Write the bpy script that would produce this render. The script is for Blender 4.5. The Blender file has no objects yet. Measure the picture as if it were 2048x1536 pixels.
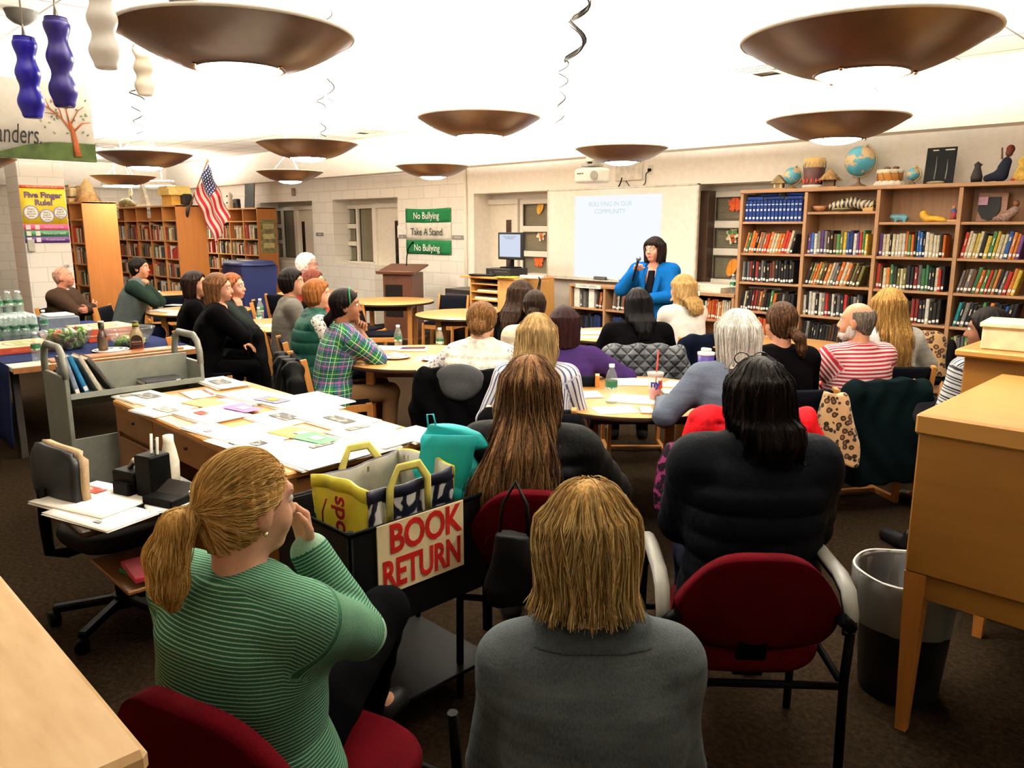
import bpy, math, random
import numpy as np
from math import sin, cos, pi, radians as R
from mathutils import Vector, Matrix
rnd = random.Random(7)
S = bpy.context.scene
COL = S.collection

# ------------------------------------------------------------------ camera
F_PX, PITCH, YAW, EYE = 1576.0, R(11.31), R(45.0), 1.75
cam_data = bpy.data.cameras.new('camera')
cam = bpy.data.objects.new('camera', cam_data); COL.objects.link(cam)
cam.location = (0, 0, EYE)
cam.rotation_euler = (pi/2 - PITCH, 0, YAW)
cam_data.sensor_fit = 'HORIZONTAL'; cam_data.sensor_width = 36.0
cam_data.lens = 36.0 * F_PX / 2048.0
cam_data.clip_start = 0.05; cam_data.clip_end = 100
S.camera = cam

# ------------------------------------------------------------------ world, exposure
wd = bpy.data.worlds.new('world'); S.world = wd; wd.use_nodes = True
wd.node_tree.nodes['Background'].inputs[0].default_value = (1.0, 0.86, 0.7, 1)
wd.node_tree.nodes['Background'].inputs[1].default_value = 0.03
S.view_settings.view_transform = 'Standard'
S.view_settings.look = 'None'
S.view_settings.exposure = 0.3
S.view_settings.gamma = 1.0
S.view_settings.use_curve_mapping = False
S.cycles.use_denoising = True
S.cycles.max_bounces = 6
S.cycles.diffuse_bounces = 4
S.cycles.glossy_bounces = 3
S.cycles.transmission_bounces = 6
S.cycles.transparent_max_bounces = 8
S.cycles.caustics_reflective = False
S.cycles.caustics_refractive = False
S.cycles.sample_clamp_indirect = 6.0
LAMP_UP, LAMP_DOWN = 270.0, 120.0        # strength of the lit bowls and of their round diffusers

# ------------------------------------------------------------------ real points seen in the photograph
_fw = np.array([-sin(YAW)*cos(PITCH), cos(YAW)*cos(PITCH), -sin(PITCH)])
_rt = np.array([cos(YAW), sin(YAW), 0.0]); _up = np.cross(_rt, _fw)
_C = np.array([0, 0, EYE])
def _ray(x, y): return _fw + _rt*(x-1024)/F_PX - _up*(y-768)/F_PX
def at_z(x, y, z): d = _ray(x, y); return _C + d*(z-EYE)/d[2]
def at_y(x, y, Y): d = _ray(x, y); return _C + d*Y/d[1]
def at_x(x, y, X): d = _ray(x, y); return _C + d*X/d[0]
def at_d(x, y, dep): return _C + _ray(x, y)*dep

# ------------------------------------------------------------------ materials
_mats = {}
def srgb(c):
    if isinstance(c, str):
        c = tuple(int(c[i:i+2], 16)/255 for i in (0, 2, 4))
    return tuple((v/12.92 if v <= .04045 else ((v+.055)/1.055)**2.4) for v in c[:3]) + (1,)
class NT:
    """a small node-tree writer"""
    def __init__(s, m): s.t = m.node_tree; s.n = s.t.nodes; s.l = s.t.links
    def add(s, typ, **kw):
        n = s.n.new(typ)
        for k, v in kw.items(): setattr(n, k, v)
        return n
    def link(s, a, b): s.l.new(a, b)
    def val(s, n, **kw):
        for k, v in kw.items(): n.inputs[k.replace('_', ' ')].default_value = v
        return n
    def coords(s, scale=(1, 1, 1), kind='Object', rot=(0, 0, 0), attr=None):
        if attr: o = s.add('ShaderNodeAttribute', attribute_name=attr).outputs['Vector']
        else: o = s.add('ShaderNodeTexCoord').outputs[kind]
        mp = s.add('ShaderNodeMapping'); mp.inputs['Scale'].default_value = scale; mp.inputs['Rotation'].default_value = rot
        s.link(o, mp.inputs['Vector']); return mp.outputs[0]
    def noise(s, vec, scale=5, detail=3, rough=.5):
        n = s.add('ShaderNodeTexNoise'); s.val(n, Scale=scale, Detail=detail, Roughness=rough)
        if vec is not None: s.link(vec, n.inputs['Vector'])
        return n.outputs['Fac']
    def ramp(s, fac, stops, interp='LINEAR'):
        r = s.add('ShaderNodeValToRGB'); r.color_ramp.interpolation = interp
        e = r.color_ramp.elements
        while len(e) < len(stops): e.new(.5)
        for q, (p, c) in zip(e, stops): q.position = p; q.color = srgb(c)
        s.link(fac, r.inputs[0]); return r.outputs[0]
    def math(s, op, a, b=None):
        n = s.add('ShaderNodeMath', operation=op)
        for i, v in enumerate((a, b)):
            if v is None: continue
            if hasattr(v, 'links'): s.link(v, n.inputs[i])
            else: n.inputs[i].default_value = v
        return n.outputs[0]
    def mix(s, fac, a, b, blend='MIX'):
        n = s.add('ShaderNodeMix', data_type='RGBA', blend_type=blend)
        for sock, v in ((n.inputs[0], fac), (n.inputs[6], a), (n.inputs[7], b)):
            if hasattr(v, 'links'): s.link(v, sock)
            elif isinstance(v, (int, float)): sock.default_value = v
            else: sock.default_value = srgb(v)
        return n.outputs[2]
    def bump(s, h, strength=.3, dist=.01):
        b = s.add('ShaderNodeBump'); s.val(b, Strength=strength, Distance=dist)
        s.link(h, b.inputs['Height']); s.link(b.outputs[0], s.p.inputs['Normal'])
def new_mat(name, col='808080', rough=.6, metal=0, spec=.5, sheen=0):
    m = bpy.data.materials.new(name); m.use_nodes = True
    t = NT(m); p = t.n['Principled BSDF']; t.p = p
    p.inputs['Base Color'].default_value = srgb(col)
    p.inputs['Roughness'].default_value = rough; p.inputs['Metallic'].default_value = metal
    p.inputs['Specular IOR Level'].default_value = spec
    if sheen: p.inputs['Sheen Weight'].default_value = sheen; p.inputs['Sheen Roughness'].default_value = .5
    return m, t, p
def cached(f):
    def g(*a, **k):
        key = (f.__name__, a, tuple(sorted(k.items())))
        if key not in _mats: _mats[key] = f(*a, **k)
        return _mats[key]
    return g
def darker(c, k):
    if isinstance(c, str): c = tuple(int(c[i:i+2], 16)/255 for i in (0, 2, 4))
    return tuple(min(1, v*k) for v in c)
@cached
def plain(col, rough=.55, metal=0, spec=.18, var=.08):
    """paint, plastic, enamel: slight mottling"""
    m, t, p = new_mat('paint', col, rough, metal, spec)
    f = t.noise(t.coords(), 14, 3)
    t.link(t.ramp(f, [(.3, darker(col, 1-var)), (.7, darker(col, 1+var))]), p.inputs['Base Color'])
    return m
@cached
def wood(col, scale=1.0, rough=.42, axis='X', contrast=.14, spec=.4):
    m, t, p = new_mat('wood', col, rough, 0, spec)
    sc = {'X': (1.2, 14, 14), 'Y': (14, 1.2, 14), 'Z': (14, 14, 1.2)}[axis]
    v = t.coords(tuple(q*scale for q in sc))
    f = t.noise(v, 2.2, 5, .6)
    g = t.noise(t.coords((2, 2, 2)), 1.5, 2)
    h = t.math('ADD', t.math('MULTIPLY', f, .75), t.math('MULTIPLY', g, .25))
    t.link(t.ramp(h, [(.3, darker(col, 1-contrast)), (.52, col), (.72, darker(col, 1+contrast*.8))]), p.inputs['Base Color'])
    t.bump(f, .05, .004)
    return m
@cached
def fabric(col, col2=None, scale=220, rough=.95, bump=.35, sheen=.0, kind='plain'):
    m, t, p = new_mat('fabric', col, rough, 0, .02, 0)
    v = t.coords()
    f = t.noise(v, scale, 2); g = t.noise(v, 7, 3)
    c2 = col2 or darker(col, .8)
    c = t.ramp(t.math('ADD', t.math('MULTIPLY', f, .5), t.math('MULTIPLY', g, .5)), [(.35, c2), (.65, col)])
    t.link(c, p.inputs['Base Color'])
    h = t.math('ADD', t.math('MULTIPLY', f, .25), g)
    t.bump(h, bump, .012)
    return m
@cached
def skin(col='d8a184'):
    col = darker(col, .90); m, t, p = new_mat('skin', col, .55, 0, .2)
    v = t.coords(); f = t.noise(v, 18, 3)
    t.link(t.ramp(f, [(.3, darker(col, .92)), (.7, darker(col, 1.05))]), p.inputs['Base Color'])
    p.inputs['Subsurface Weight'].default_value = .08
    p.inputs['Subsurface Radius'].default_value = (.02, .008, .004)
    return m
@cached
def hairmat(root, mid, tip, rough=.55, streak=1.0, attr=None):
    m, t, p = new_mat('hair', mid, rough, 0, .05)
    if attr:
        a = t.add('ShaderNodeAttribute', attribute_name=attr)
        f = a.outputs['Fac']
    else:
        f = t.noise(t.coords((110, 110, 9)), 1.0, 3, .65)
        t.bump(f, .7*streak, .006)
    t.link(t.ramp(f, [(.28, root), (.5, mid), (.72, tip)]), p.inputs['Base Color'])
    return m
@cached
def emit(col, strength):
    m = bpy.data.materials.new('light'); m.use_nodes = True
    t = NT(m); t.n.remove(t.n['Principled BSDF'])
    e = t.add('ShaderNodeEmission'); e.inputs[0].default_value = srgb(col); e.inputs[1].default_value = strength
    t.link(e.outputs[0], t.n['Material Output'].inputs[0]); return m
@cached
def clear(col='ffffff', rough=.05, ior=1.33, alpha=.25):
    """thin clear plastic: mostly see-through, with a sharp gloss"""
    m, t, p = new_mat('clear plastic', col, rough, 0, .6)
    t.n.remove(p)
    tr = t.add('ShaderNodeBsdfTransparent'); tr.inputs[0].default_value = srgb(col)
    gl = t.add('ShaderNodeBsdfGlossy'); gl.inputs['Roughness'].default_value = rough
    df = t.add('ShaderNodeBsdfDiffuse'); df.inputs[0].default_value = srgb(col)
    lw = t.add('ShaderNodeLayerWeight'); lw.inputs[0].default_value = .5
    m1 = t.add('ShaderNodeMixShader'); m1.inputs[0].default_value = alpha
    t.link(tr.outputs[0], m1.inputs[1]); t.link(df.outputs[0], m1.inputs[2])
    m2 = t.add('ShaderNodeMixShader'); t.link(t.math('ADD', t.math('MULTIPLY', t.math('POWER', lw.outputs['Facing'], 4.0), .5), .04), m2.inputs[0])
    t.link(m1.outputs[0], m2.inputs[1]); t.link(gl.outputs[0], m2.inputs[2])
    t.link(m2.outputs[0], t.n['Material Output'].inputs[0]); return m
@cached
def tinted():
    """reads the colour of each object, for books"""
    m, t, p = new_mat('book cover', '808080', .6, 0, .12)
    oi = t.add('ShaderNodeObjectInfo')
    f = t.noise(t.coords((9, 9, 3)), 2.5, 3)
    c = t.mix(t.ramp(f, [(.4, 'ffffff'), (.75, 'b0b0b0')]), '000000', oi.outputs['Color'])
    x = t.add('ShaderNodeMix', data_type='RGBA', blend_type='MULTIPLY'); x.inputs[0].default_value = 1
    t.link(oi.outputs['Color'], x.inputs[6]); t.link(t.ramp(f, [(.35, '9a9a9a'), (.6, 'ffffff')]), x.inputs[7])
    t.link(x.outputs[2], p.inputs['Base Color']); return m

# ------------------------------------------------------------------ naming
def tag(o, label=None, cat=None, group=None, kind=None):
    for k, v in (('label', label), ('category', cat), ('group', group), ('kind', kind)):
        if v: o[k] = v
    return o
def thing(name, label, cat, loc=(0, 0, 0), rz=0, group=None):
    o = bpy.data.objects.new(name, None); COL.objects.link(o); o.empty_display_size = .1
    o.location = tuple(float(v) for v in loc); o.rotation_euler = (0, 0, rz)
    return tag(o, label, cat, group)
def link(name, me, parent=None, loc=(0, 0, 0), rot=(0, 0, 0)):
    o = bpy.data.objects.new(name, me); COL.objects.link(o)
    o.location = tuple(float(v) for v in loc); o.rotation_euler = rot
    if parent is not None: o.parent = parent
    return o
def copy_tree(o, parent=None):
    c = o.copy(); COL.objects.link(c)
    c.parent = parent
    for ch in list(o.children): copy_tree(ch, c)
    return c

# ------------------------------------------------------------------ mesh builder
def make_mesh(name, co, faces_flat, sizes, mats=(), mi=None, smooth=None):
    me = bpy.data.meshes.new(name)
    co = np.asarray(co, np.float32).reshape(-1, 3)
    me.vertices.add(len(co)); me.vertices.foreach_set('co', co.ravel())
    ff = np.asarray(faces_flat, np.int32); sz = np.asarray(sizes, np.int32)
    me.loops.add(len(ff)); me.loops.foreach_set('vertex_index', ff)
    me.polygons.add(len(sz)); st = np.concatenate([[0], np.cumsum(sz)[:-1]]).astype(np.int32)
    me.polygons.foreach_set('loop_start', st)
    for m in mats: me.materials.append(m)
    if mi is not None: me.polygons.foreach_set('material_index', np.asarray(mi, np.int32))
    if smooth is not None:
        sm = np.full(len(sz), bool(smooth)) if np.isscalar(smooth) else np.asarray(smooth, bool)
        me.polygons.foreach_set('use_smooth', sm)
    me.update(calc_edges=True)
    return me
class MB:
    """collects shapes and links them as ONE mesh"""
    def __init__(s): s.v = []; s.f = []; s.m = []; s.s = []; s.T = Matrix(); s.mats = []; s.cur = 0
    def mat(s, m):
        if m not in s.mats: s.mats.append(m)
        s.cur = s.mats.index(m); return s
    def at(s, loc=(0, 0, 0), rot=(0, 0, 0)):
        from mathutils import Euler
        s.T = Matrix.Translation(Vector([float(q) for q in loc])) @ Euler(rot).to_matrix().to_4x4(); return s
    def add(s, vs, fs, smooth=False):
        b = len(s.v)
        for v in vs: s.v.append(tuple(s.T @ Vector([float(q) for q in v])))
        for f in fs: s.f.append([b+i for i in f]); s.m.append(s.cur); s.s.append(smooth)
        return s
    def box(s, c, d, bev=0.0):
        cx, cy, cz = c; hx, hy, hz = d[0]/2, d[1]/2, d[2]/2
        bev = min(bev, hx*.49, hy*.49, hz*.49)
        if bev <= 0:
            vs = [(cx+a*hx, cy+b*hy, cz+e*hz) for a in (-1, 1) for b in (-1, 1) for e in (-1, 1)]
            return s.add(vs, [(0, 1, 3, 2), (4, 6, 7, 5), (0, 4, 5, 1), (2, 3, 7, 6), (0, 2, 6, 4), (1, 5, 7, 3)])
        vs = []; idx = {}
        for a in (-1, 1):
            for b in (-1, 1):
                for e in (-1, 1):
                    for ax in range(3):
                        h = [hx-bev, hy-bev, hz-bev]; h[ax] += bev
                        idx[a, b, e, ax] = len(vs); vs.append((cx+a*h[0], cy+b*h[1], cz+e*h[2]))
        fs = []
        for ax in range(3):
            o1, o2 = (ax+1) % 3, (ax+2) % 3
            for sg in (-1, 1):
                q = []
                for u, w in ((-1, -1), (1, -1), (1, 1), (-1, 1)):
                    k = [0, 0, 0]; k[ax] = sg; k[o1] = u; k[o2] = w; q.append(idx[k[0], k[1], k[2], ax])
                fs.append(q if sg > 0 else q[::-1])
        for ax in range(3):
            o1, o2 = (ax+1) % 3, (ax+2) % 3
            for u in (-1, 1):
                for w in (-1, 1):
                    k0 = [0, 0, 0]; k1 = [0, 0, 0]
                    k0[ax] = -1; k1[ax] = 1; k0[o1] = k1[o1] = u; k0[o2] = k1[o2] = w
                    q = [idx[(*k0, o1)], idx[(*k1, o1)], idx[(*k1, o2)], idx[(*k0, o2)]]
                    fs.append(q[::-1] if u*w > 0 else q)
        for a in (-1, 1):
            for b in (-1, 1):
                for e in (-1, 1):
                    q = [idx[a, b, e, 0], idx[a, b, e, 1], idx[a, b, e, 2]]
                    fs.append(q if a*b*e > 0 else q[::-1])
        return s.add(vs, fs)
    def prism(s, poly, h0, h1, axis='Z', smooth=False):
        """poly of 2-D points extruded from h0 to h1 along axis"""
        n = len(poly)
        def P(p, h): return {'Z': (p[0], p[1], h), 'Y': (p[0], h, p[1]), 'X': (h, p[0], p[1])}[axis]
        vs = [P(p, h0) for p in poly] + [P(p, h1) for p in poly]
        a = sum(poly[i][0]*poly[(i+1) % n][1]-poly[(i+1) % n][0]*poly[i][1] for i in range(n))
        flip = (a < 0) != (axis == 'Y')
        fs = [list(range(n))[::-1], list(range(n, 2*n))]
        s1 = [(i, (i+1) % n, n+(i+1) % n, n+i) for i in range(n)]
        if flip: fs = [f[::-1] for f in fs]; s1 = [f[::-1] for f in s1]
        s.add(vs, fs); b = len(s.v)-2*n
        for f in s1: s.f.append([b+i for i in f]); s.m.append(s.cur); s.s.append(smooth)
        return s
    def lathe(s, prof, seg=24, c=(0, 0, 0), cap=True, smooth=True, sx=1, sy=1, wob=None):
        """profile of (radius, z) turned about Z"""
        vs = []; fs = []; n = len(prof)
        for i, (r_, z) in enumerate(prof):
            for k in range(seg):
                a = 2*pi*k/seg; rr = r_*(wob(a, z) if wob else 1)
                vs.append((c[0]+rr*cos(a)*sx, c[1]+rr*sin(a)*sy, c[2]+z))
        for i in range(n-1):
            for k in range(seg):
                k2 = (k+1) % seg
                fs.append((i*seg+k, i*seg+k2, (i+1)*seg+k2, (i+1)*seg+k))
        s.add(vs, fs, smooth)
        if cap:
            b = len(s.v)-n*seg
            if prof[0][0] > 1e-5: s.f.append([b+k for k in range(seg)][::-1]); s.m.append(s.cur); s.s.append(False)
            if prof[-1][0] > 1e-5: s.f.append([b+(n-1)*seg+k for k in range(seg)]); s.m.append(s.cur); s.s.append(False)
        return s
    def cyl(s, c, r_, h, seg=16, r2=None, smooth=True): return s.lathe([(r_, 0), (r_ if r2 is None else r2, h)], seg, c, True, smooth)
    def tube(s, pts, rad, seg=8, closed=False, smooth=True, flat=1.0, up=(0, 0, 1)):
        """round (or flattened) tube along points; rad a number or a list"""
        P = [Vector([float(q) for q in p]) for p in pts]; n = len(P)
        rs = list(rad) if hasattr(rad, '__len__') else [rad]*n
        vs = []; fs = []; prev = None
        for i in range(n):
            a = P[i-1] if (i > 0 or closed) else P[0]; b = P[(i+1) % n] if (i < n-1 or closed) else P[-1]
            t = (b-a).normalized()
            ref = prev if prev is not None else Vector(up)
            x = ref - t*ref.dot(t)
            if x.length < 1e-4: x = Vector((1, 0, 0)) - t*t.x
            if x.length < 1e-4: x = Vector((0, 1, 0))
            x.normalize(); y = t.cross(x); prev = x
            for k in range(seg):
                an = 2*pi*(k+.5)/seg
                vs.append(P[i] + x*(rs[i]*cos(an)*flat) + y*(rs[i]*sin(an)))
        m = n if closed else n-1
        for i in range(m):
            j = (i+1) % n
            for k in range(seg):
                k2 = (k+1) % seg; fs.append((i*seg+k, i*seg+k2, j*seg+k2, j*seg+k))
        s.add(vs, fs, smooth)
        if not closed:
            b = len(s.v)-n*seg
            s.f.append([b+k for k in range(seg)][::-1]); s.f.append([b+(n-1)*seg+k for k in range(seg)])
            s.m += [s.cur]*2; s.s += [False]*2
        return s
    def bar(s, a, b, w, d, bev=.003, up=(0, 0, 1)):
        """rectangular bar from a to b; w across 'up', d along 'up'"""
        a = Vector([float(q) for q in a]); b = Vector([float(q) for q in b]); t = (b-a); L = t.length; t.normalize()
        u = Vector(up) - t*Vector(up).dot(t)
        if u.length < 1e-4: u = Vector((0, 1, 0)) - t*t.y
        u.normalize(); x = u.cross(t)
        M = Matrix((x, u, t)).transposed().to_4x4(); M.translation = (a+b)/2
        T = s.T; s.T = T @ M; s.box((0, 0, 0), (w, d, L), bev); s.T = T; return s
    def sphere(s, c, r_, seg=16, rings=10, sc=(1, 1, 1), fn=None):
        vs = []; fs = []
        for i in range(rings+1):
            th = pi*i/rings
            for k in range(seg):
                a = 2*pi*k/seg; d = (sin(th)*cos(a), sin(th)*sin(a), -cos(th)); q = fn(d) if fn else 1
                vs.append((c[0]+r_*q*sc[0]*d[0], c[1]+r_*q*sc[1]*d[1], c[2]+r_*q*sc[2]*d[2]))
        for i in range(rings):
            for k in range(seg):
                k2 = (k+1) % seg; fs.append((i*seg+k, i*seg+k2, (i+1)*seg+k2, (i+1)*seg+k))
        return s.add(vs, fs, True)
    def grid(s, fn, nu, nv, smooth=True, thick=0.0, close_u=False):
        """sheet fn(u,v)->point for u,v in 0..1; with thick it is a solid sheet"""
        pts = [[Vector([float(q) for q in fn(i/nu, j/nv)]) for j in range(nv+1)] for i in range(nu+1)]
        W = nv+1; vs = [p for row in pts for p in row]
        fs = [(i*W+j, (i+1)*W+j, (i+1)*W+j+1, i*W+j+1) for i in range(nu) for j in range(nv)]
        if not thick: return s.add(vs, fs, smooth)
        nr = []
        for i in range(nu+1):
            for j in range(nv+1):
                a = pts[min(i+1, nu)][j]-pts[max(i-1, 0)][j]; b = pts[i][min(j+1, nv)]-pts[i][max(j-1, 0)]
                c = a.cross(b); c.normalize(); nr.append(c)
        N = len(vs); vs2 = [v-q*thick for v, q in zip(vs, nr)]
        fs2 = [tuple(N+i for i in f[::-1]) for f in fs]
        rim = [(i*W) for i in range(nu+1)] + [nu*W+j for j in range(1, nv+1)] + [i*W+nv for i in range(nu-1, -1, -1)] + [j for j in range(nv-1, 0, -1)]
        n = len(rim); fr = [(rim[(k+1) % n], rim[k], N+rim[k], N+rim[(k+1) % n]) for k in range(n)]
        return s.add(vs+vs2, fs+fs2+fr, smooth)
    def build(s, name, mat=None, parent=None, loc=(0, 0, 0), rot=(0, 0, 0)):
        mats = s.mats or [mat]
        flat = [i for f in s.f for i in f]
        me = make_mesh(name, s.v, flat, [len(f) for f in s.f], mats, s.m, s.s)
        return link(name, me, parent, loc, rot)
_tc = {}
def text_mesh(txt, size, depth=.0015, align='CENTER', shear=0, sx=1.0, bold=0.0, spacing=1.0):
    key = (txt, size, depth, align, shear, sx, bold, spacing)
    if key in _tc: return _tc[key]
    cu = bpy.data.curves.new('t', 'FONT'); cu.body = txt; cu.size = size; cu.extrude = depth/2
    cu.align_x = align; cu.align_y = 'CENTER'; cu.shear = shear; cu.offset = bold; cu.resolution_u = 3
    cu.space_character = spacing; cu.space_line = .95
    o = bpy.data.objects.new('t', cu); COL.objects.link(o)
    dg = bpy.context.evaluated_depsgraph_get()
    me = bpy.data.meshes.new_from_object(o.evaluated_get(dg))
    COL.objects.unlink(o); bpy.data.objects.remove(o)
    if sx != 1.0:
        for v in me.vertices: v.co.x *= sx
    _tc[key] = me; return me
def lettering(txt, size, mat, parent, loc, rot, name='lettering', **k):
    me = text_mesh(txt, size, **k).copy(); me.materials.clear(); me.materials.append(mat)
    return link(name, me, parent, loc, rot)
# ------------------------------------------------------------------ smooth solid surfaces (bodies, clothes, hair, soft bags)
def rc(a, b, r1, r2, quilt=None, sc=(1, 1, 1)):
    """limb: a tapered rounded segment; quilt=(spacing, bulge, phase) puffs it in rings"""
    a = np.array(a, float); b = np.array(b, float); ba = b-a; L2 = max(float(ba@ba), 1e-9); L = L2**.5; m = max(r1, r2)+.02
    def fn(X, Y, Z):
        x, y, z = X-a[0], Y-a[1], Z-a[2]
        t = np.clip((x*ba[0]+y*ba[1]+z*ba[2])/L2, 0, 1)
        d = np.sqrt(((x-t*ba[0])/sc[0])**2+((y-t*ba[1])/sc[1])**2+((z-t*ba[2])/sc[2])**2) - (r1+(r2-r1)*t)
        if quilt: d = d - quilt[1]*(np.sqrt(np.abs(np.sin(pi*(t*L+quilt[2])/quilt[0])))-.6)
        return d
    M = m*max(sc)
    return fn, np.minimum(a, b)-M, np.maximum(a, b)+M
def ell(c, r_):
    c = np.array(c, float); r_ = np.array(r_, float); rm = r_.min()
    def fn(X, Y, Z):
        return (np.sqrt(((X-c[0])/r_[0])**2+((Y-c[1])/r_[1])**2+((Z-c[2])/r_[2])**2)-1)*rm
    return fn, c-r_-.01, c+r_+.01
def column(zs, cx, cy, w, d, quilt=None, p=2.0):
    """a trunk: elliptic sections stacked over z (ascending)"""
    zs, cx, cy, w, d = (np.array(q, float) for q in (zs, cx, cy, w, d))
    def fn(X, Y, Z):
        Wz = np.interp(Z, zs, w); Dz = np.interp(Z, zs, d); x = (X-np.interp(Z, zs, cx))/Wz; y = (Y-np.interp(Z, zs, cy))/Dz
        q = (np.sqrt(x*x+y*y) if p == 2 else (np.abs(x)**p+np.abs(y)**p)**(1/p))
        dd = (q-1)*np.minimum(Wz, Dz)
        if quilt: dd = dd - quilt[1]*(np.sqrt(np.abs(np.sin(pi*(Z+quilt[2])/quilt[0])))-.6)
        e = np.maximum(zs[0]-Z, Z-zs[-1])
        return np.maximum(dd, e)
    m = .03
    return fn, np.array([(cx-w).min()-m, (cy-d).min()-m, zs[0]-m]), np.array([(cx+w).max()+m, (cy+d).max()+m, zs[-1]+m])
def turned(pr, c, M):
    """the same shape in a frame with origin c and axes M (columns)"""
    fn, lo, hi = pr; c = np.array(c, float); M = np.array(M, float)
    def g(X, Y, Z):
        x, y, z = X-c[0], Y-c[1], Z-c[2]
        return fn(M[0, 0]*x+M[1, 0]*y+M[2, 0]*z, M[0, 1]*x+M[1, 1]*y+M[2, 1]*z, M[0, 2]*x+M[1, 2]*y+M[2, 2]*z)
    cs = np.array([[(lo, hi)[i][0], (lo, hi)[j][1], (lo, hi)[k][2]] for i in (0, 1) for j in (0, 1) for k in (0, 1)])
    w = cs@M.T + c
    return g, w.min(0), w.max(0)
def smin(a, b, k):
    if k <= 0: return np.minimum(a, b)
    h = np.maximum(k-np.abs(a-b), 0)/k
    return np.minimum(a, b)-h*h*k*.25
class Field:
    def __init__(s): s.ops = []; s.disp = []
    def add(s, pr, k=.02): s.ops.append((pr, k, 0)); return s
    def cut(s, pr, k=.01): s.ops.append((pr, k, 1)); return s
    def __call__(s, X, Y, Z):
        D = None
        for (fn, lo, hi), k, op in s.ops:
            d = fn(X, Y, Z)
            D = d+0*(X+Y+Z) if D is None else (smin(D, d, k) if op == 0 else -smin(-D, d, k))
        for fn in s.disp: D = D+fn(X, Y, Z)
        return D
    def surface(s, h, clip=None):
        lo = np.min([o[0][1] for o in s.ops if o[2] == 0], 0)-3*h; hi = np.max([o[0][2] for o in s.ops if o[2] == 0], 0)+3*h
        n = np.ceil((hi-lo)/h).astype(int)+1
        ax = [lo[i]+h*np.arange(n[i]) for i in range(3)]
        D = np.full(tuple(n), .5, np.float32)
        for (fn, a, b), k, op in s.ops:
            m = k+2*h+.02
            i0 = np.clip(np.floor((a-m-lo)/h).astype(int), 0, n); i1 = np.clip(np.ceil((b+m-lo)/h).astype(int)+1, 0, n)
            if (i1 <= i0).any(): continue
            sl = tuple(slice(p, q) for p, q in zip(i0, i1))
            X = ax[0][sl[0]][:, None, None]; Y = ax[1][sl[1]][None, :, None]; Z = ax[2][sl[2]][None, None, :]
            d = fn(X, Y, Z)
            D[sl] = smin(D[sl], d, k) if op == 0 else -smin(-D[sl], d, k)
        if s.disp:
            I = np.nonzero(np.abs(D) < .035); P = [ax[i][I[i]] for i in range(3)]
            v = D[I]
            for fn in s.disp: v = v+fn(*P)
            D[I] = v
        D[0] = D[-1] = .5; D[:, 0] = D[:, -1] = .5; D[:, :, 0] = D[:, :, -1] = .5
        return nets(D, lo, h)
def nets(D, lo, h):
    """naive surface nets"""
    Sg = D < 0
    cnt = np.zeros(tuple(q-1 for q in D.shape), np.int8)
    for i in (0, 1):
        for j in (0, 1):
            for k in (0, 1):
                cnt += Sg[i:Sg.shape[0]-1+i, j:Sg.shape[1]-1+j, k:Sg.shape[2]-1+k]
    I = np.nonzero((cnt > 0) & (cnt < 8)); N = len(I[0])
    vid = np.full(cnt.shape, -1, np.int32); vid[I] = np.arange(N)
    c = {}
    for i in (0, 1):
        for j in (0, 1):
            for k in (0, 1): c[i, j, k] = D[I[0]+i, I[1]+j, I[2]+k]
    acc = np.zeros((N, 3)); num = np.zeros(N)
    for axn in range(3):
        o = [q for q in range(3) if q != axn]
        for u in (0, 1):
            for v in (0, 1):
                a = [0, 0, 0]; a[o[0]] = u; a[o[1]] = v; b = list(a); b[axn] = 1
                da, db = c[tuple(a)], c[tuple(b)]; m = (da < 0) != (db < 0)
                t = np.where(m, da/np.where(m, da-db, 1), 0)
                for q in range(3): acc[:, q] += np.where(m, (t if q == axn else a[q]), 0)
                num += m
    V = lo + h*(np.stack(I, 1)+acc/num[:, None])
    Q = []
    for axn in range(3):
        o = [(axn+1) % 3, (axn+2) % 3]
        A = np.moveaxis(Sg, axn, 0); s0, s1 = A[:-1], A[1:]
        E = np.nonzero(s0 != s1)
        e = [None]*3; rest = [q for q in range(3) if q != axn]
        e[axn] = E[0]; e[rest[0]] = E[1]; e[rest[1]] = E[2]
        pos = s0[E]
        def cell(d1, d2):
            q = list(e); q[o[0]] = q[o[0]]-d1; q[o[1]] = q[o[1]]-d2; return vid[tuple(q)]
        f = np.stack([cell(1, 1), cell(0, 1), cell(0, 0), cell(1, 0)], 1)
        f[~pos] = f[~pos][:, ::-1]; Q.append(f)
    return V, np.concatenate(Q)
def solid(name, field, h, mat, parent=None, attr=None, loc=(0, 0, 0), rot=(0, 0, 0), relax=1):
    V, Q = field.surface(h)
    for _ in range(relax):
        s_ = np.zeros_like(V); n_ = np.zeros(len(V))
        for a in range(4):
            i, j = Q[:, a], Q[:, (a+1) % 4]
            for q in range(3):
                s_[:, q] += np.bincount(i, V[j, q], len(V)); s_[:, q] += np.bincount(j, V[i, q], len(V))
            n_ += np.bincount(i, minlength=len(V))+np.bincount(j, minlength=len(V))
        V = V*.5+.5*s_/n_[:, None]
    me = make_mesh(name, V, Q.ravel(), np.full(len(Q), 4), [mat] if not isinstance(mat, (list, tuple)) else mat, None, True)
    if attr is not None:
        at = me.attributes.new('suv', 'FLOAT_VECTOR', 'POINT'); at.data.foreach_set('vector', attr(V).astype(np.float32).ravel())
    o = link(name, me, parent, loc, rot)
    return o, V, Q

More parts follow.
